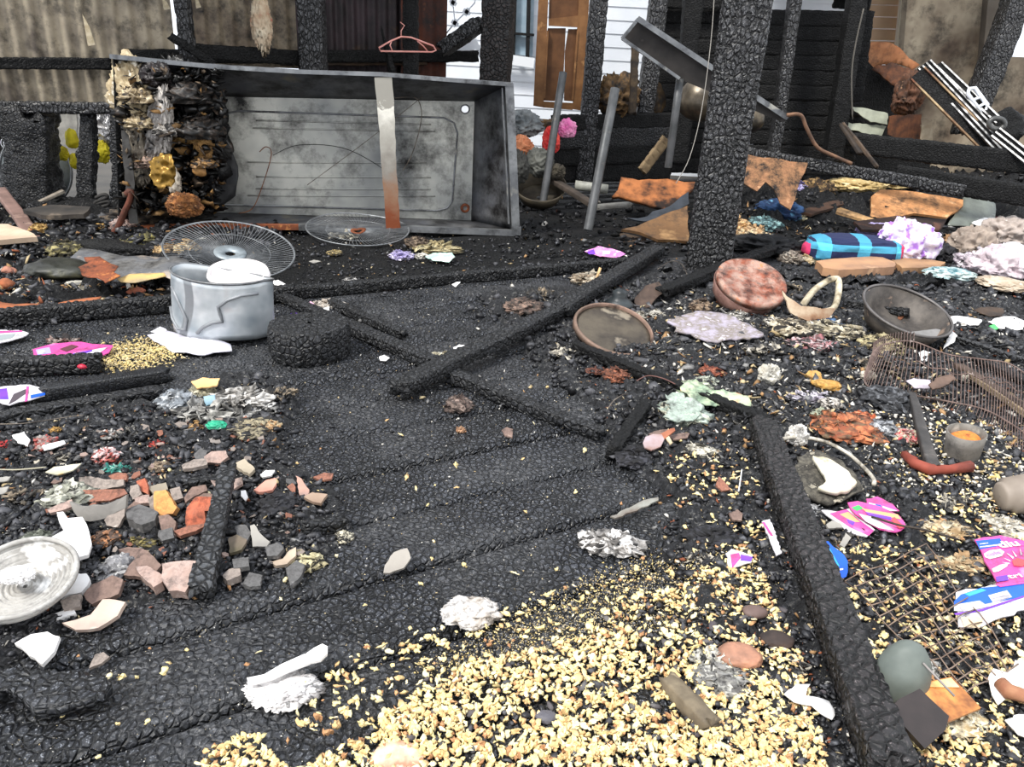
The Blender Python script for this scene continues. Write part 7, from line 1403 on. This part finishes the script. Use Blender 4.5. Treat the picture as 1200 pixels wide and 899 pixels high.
pbeam('mouldy_roll', 'dusty brown roll lying diagonally in the yellow spill', (778, 806), (830, 858), 28, .03, M('7c705c', '5c5244', 'a8987c', scale=14, rough=.9, bump=.6), cat='roll', seg=30, dep=.002)
lump('dark_lump', 'black lump with a brown sheen right of the pinkish one', 'lump', 912, 760, 36, 30, M('2a2422', '4a3c36', '1a1817', scale=9), amp=.3)
for lab, poly, m in (('small brick red chip near the long beam', [(838, 570), (842, 560), (850, 568), (856, 575), (846, 577)], TC2), ('mauve three-sided chip below the brick red one', [(854, 603), (864, 599), (870, 604), (868, 612), (858, 611)], TC1), ('grey flat chip left of the blue scrap', [(967, 616), (974, 612), (984, 615), (987, 620), (970, 621)], GRY), ('grey upright chip below the flat one', [(983, 640), (990, 626), (996, 632), (988, 644)], GRY), ('tan cheese-like chip in the middle of the spill', [(780, 790), (788, 784), (798, 794), (790, 799)], POP[1])):
    slab('small_chip', lab, 'chip', poly, m, th=.006, tilt=20, lift=.012)
wire('thin_twig', 'thin white forked twig beside the top of the long beam', [G(x, y) + Vector((0, 0, .02)) for x, y in ((868, 558), (866, 572), (864, 584))], .0018, WC)
wire('thin_twig', 'dark twig lying over the torn pink wrapper towards the grid', [G(x, y) + Vector((0, 0, .03)) for x, y in ((1018, 618), (1050, 628), (1080, 634), (1118, 645))], .003, M('4a4038', '2c2622'))
wire('thin_twig', 'curved pale wire right of the thick post foot', [G(x, y) + Vector((0, 0, h)) for x, y, h in ((808, 290, .12), (814, 300, .08), (816, 316, .02))], .002)
wire('thin_twig', 'fine tangled wire below the thick post', [G(x, y) + Vector((0, 0, .03)) for x, y in ((770, 322), (786, 312), (798, 316), (804, 328))], .002)
wire('thin_twig', 'thin reddish stalks at the upper edge of the white carton', [G(x, y) + Vector((0, 0, .03)) for x, y in ((745, 456), (758, 450), (775, 453), (790, 460))], .002, M('6a4a44'))
wire('thin_twig', 'thin pale curved fibre left of the crushed white carton', [G(x, y) + Vector((0, 0, .03)) for x, y in ((711, 490), (718, 480), (730, 472))], .002)
wire('thin_wire', 'thin wire lying across the black rubble at the left edge', [G(x, y) + Vector((0, 0, .02)) for x, y in ((-10, 505), (30, 504), (70, 498), (100, 494))], .0012)

crump([('ragged cream flakes around the centre of the pale ashy disc', 974, 584, 50, 34, 'd8d0ba', '9c9684', '4a4842'), ('grey ashy shreds at the left of the pale ashy disc', 944, 578, 36, 34, '8c8a80', '5a5850', '2e2d2b')], 'ash_shreds', 'ash', core=False)
for k, (x, y, w_, h_, lab) in enumerate(((760, 490, 50, 30, 'black and grey shreds left of the crushed carton'), (900, 420, 60, 26, 'charred shreds between the tin and the chalk white lump'), (1040, 440, 60, 24, 'charred shreds behind the crushed wire guard'), (880, 500, 50, 26, 'black flaky clump right of the striped plastic'), (1120, 600, 60, 30, 'grey and black flakes below the claw hammer'), (920, 345, 60, 20, 'black curled flakes right of the thick post foot'), (800, 345, 60, 20, 'charred shreds at the foot of the thick post'), (660, 420, 50, 20, 'charred flakes left of the round tray'), (1000, 640, 50, 24, 'dark flakes right of the bright blue plastic scrap'), (1170, 410, 50, 24, 'brown and black shreds at the right edge below the white papers'), (1150, 450, 50, 18, 'burnt leaf-like shreds above the brown edge plank'), (640, 350, 50, 16, 'dark ashy shreds between the middle timbers'), (860, 690, 40, 20, 'green-black leafy clump at the top of the yellow spill'), (820, 660, 40, 20, 'black crumpled film above the yellow spill'), (20, 590, 50, 26, 'black and white flakes at the left edge beside the bag'), (150, 515, 60, 22, 'grey shreds in the rubble left of the green crumple'), (60, 545, 50, 18, 'dark shreds under the leaf blade'), (330, 470, 36, 30, 'olive and black shreds at the right of the paper heap'), (1150, 735, 50, 30, 'dark flaky clump below the blue and white wrapper'), (940, 790, 30, 24, 'dark shreds beside the flint-shaped scrap'))):
    c = [('2a2a2c', '1a1a1c', '8c8880'), ('3a3836', '222122', 'b4ac9c'), ('4a4640', '1c1b1b', '9a8a74')][k % 3]
    shred('burnt_shreds', lab, 'shreds', x, y, w_, h_, [M(c[0], c[1], scale=40, rough=.6, bump=.4), M(c[1], c[2], scale=50, rough=.7, bump=.4), M(c[2], c[0], scale=40, rough=.8, bump=.4)], n=26, core=False)
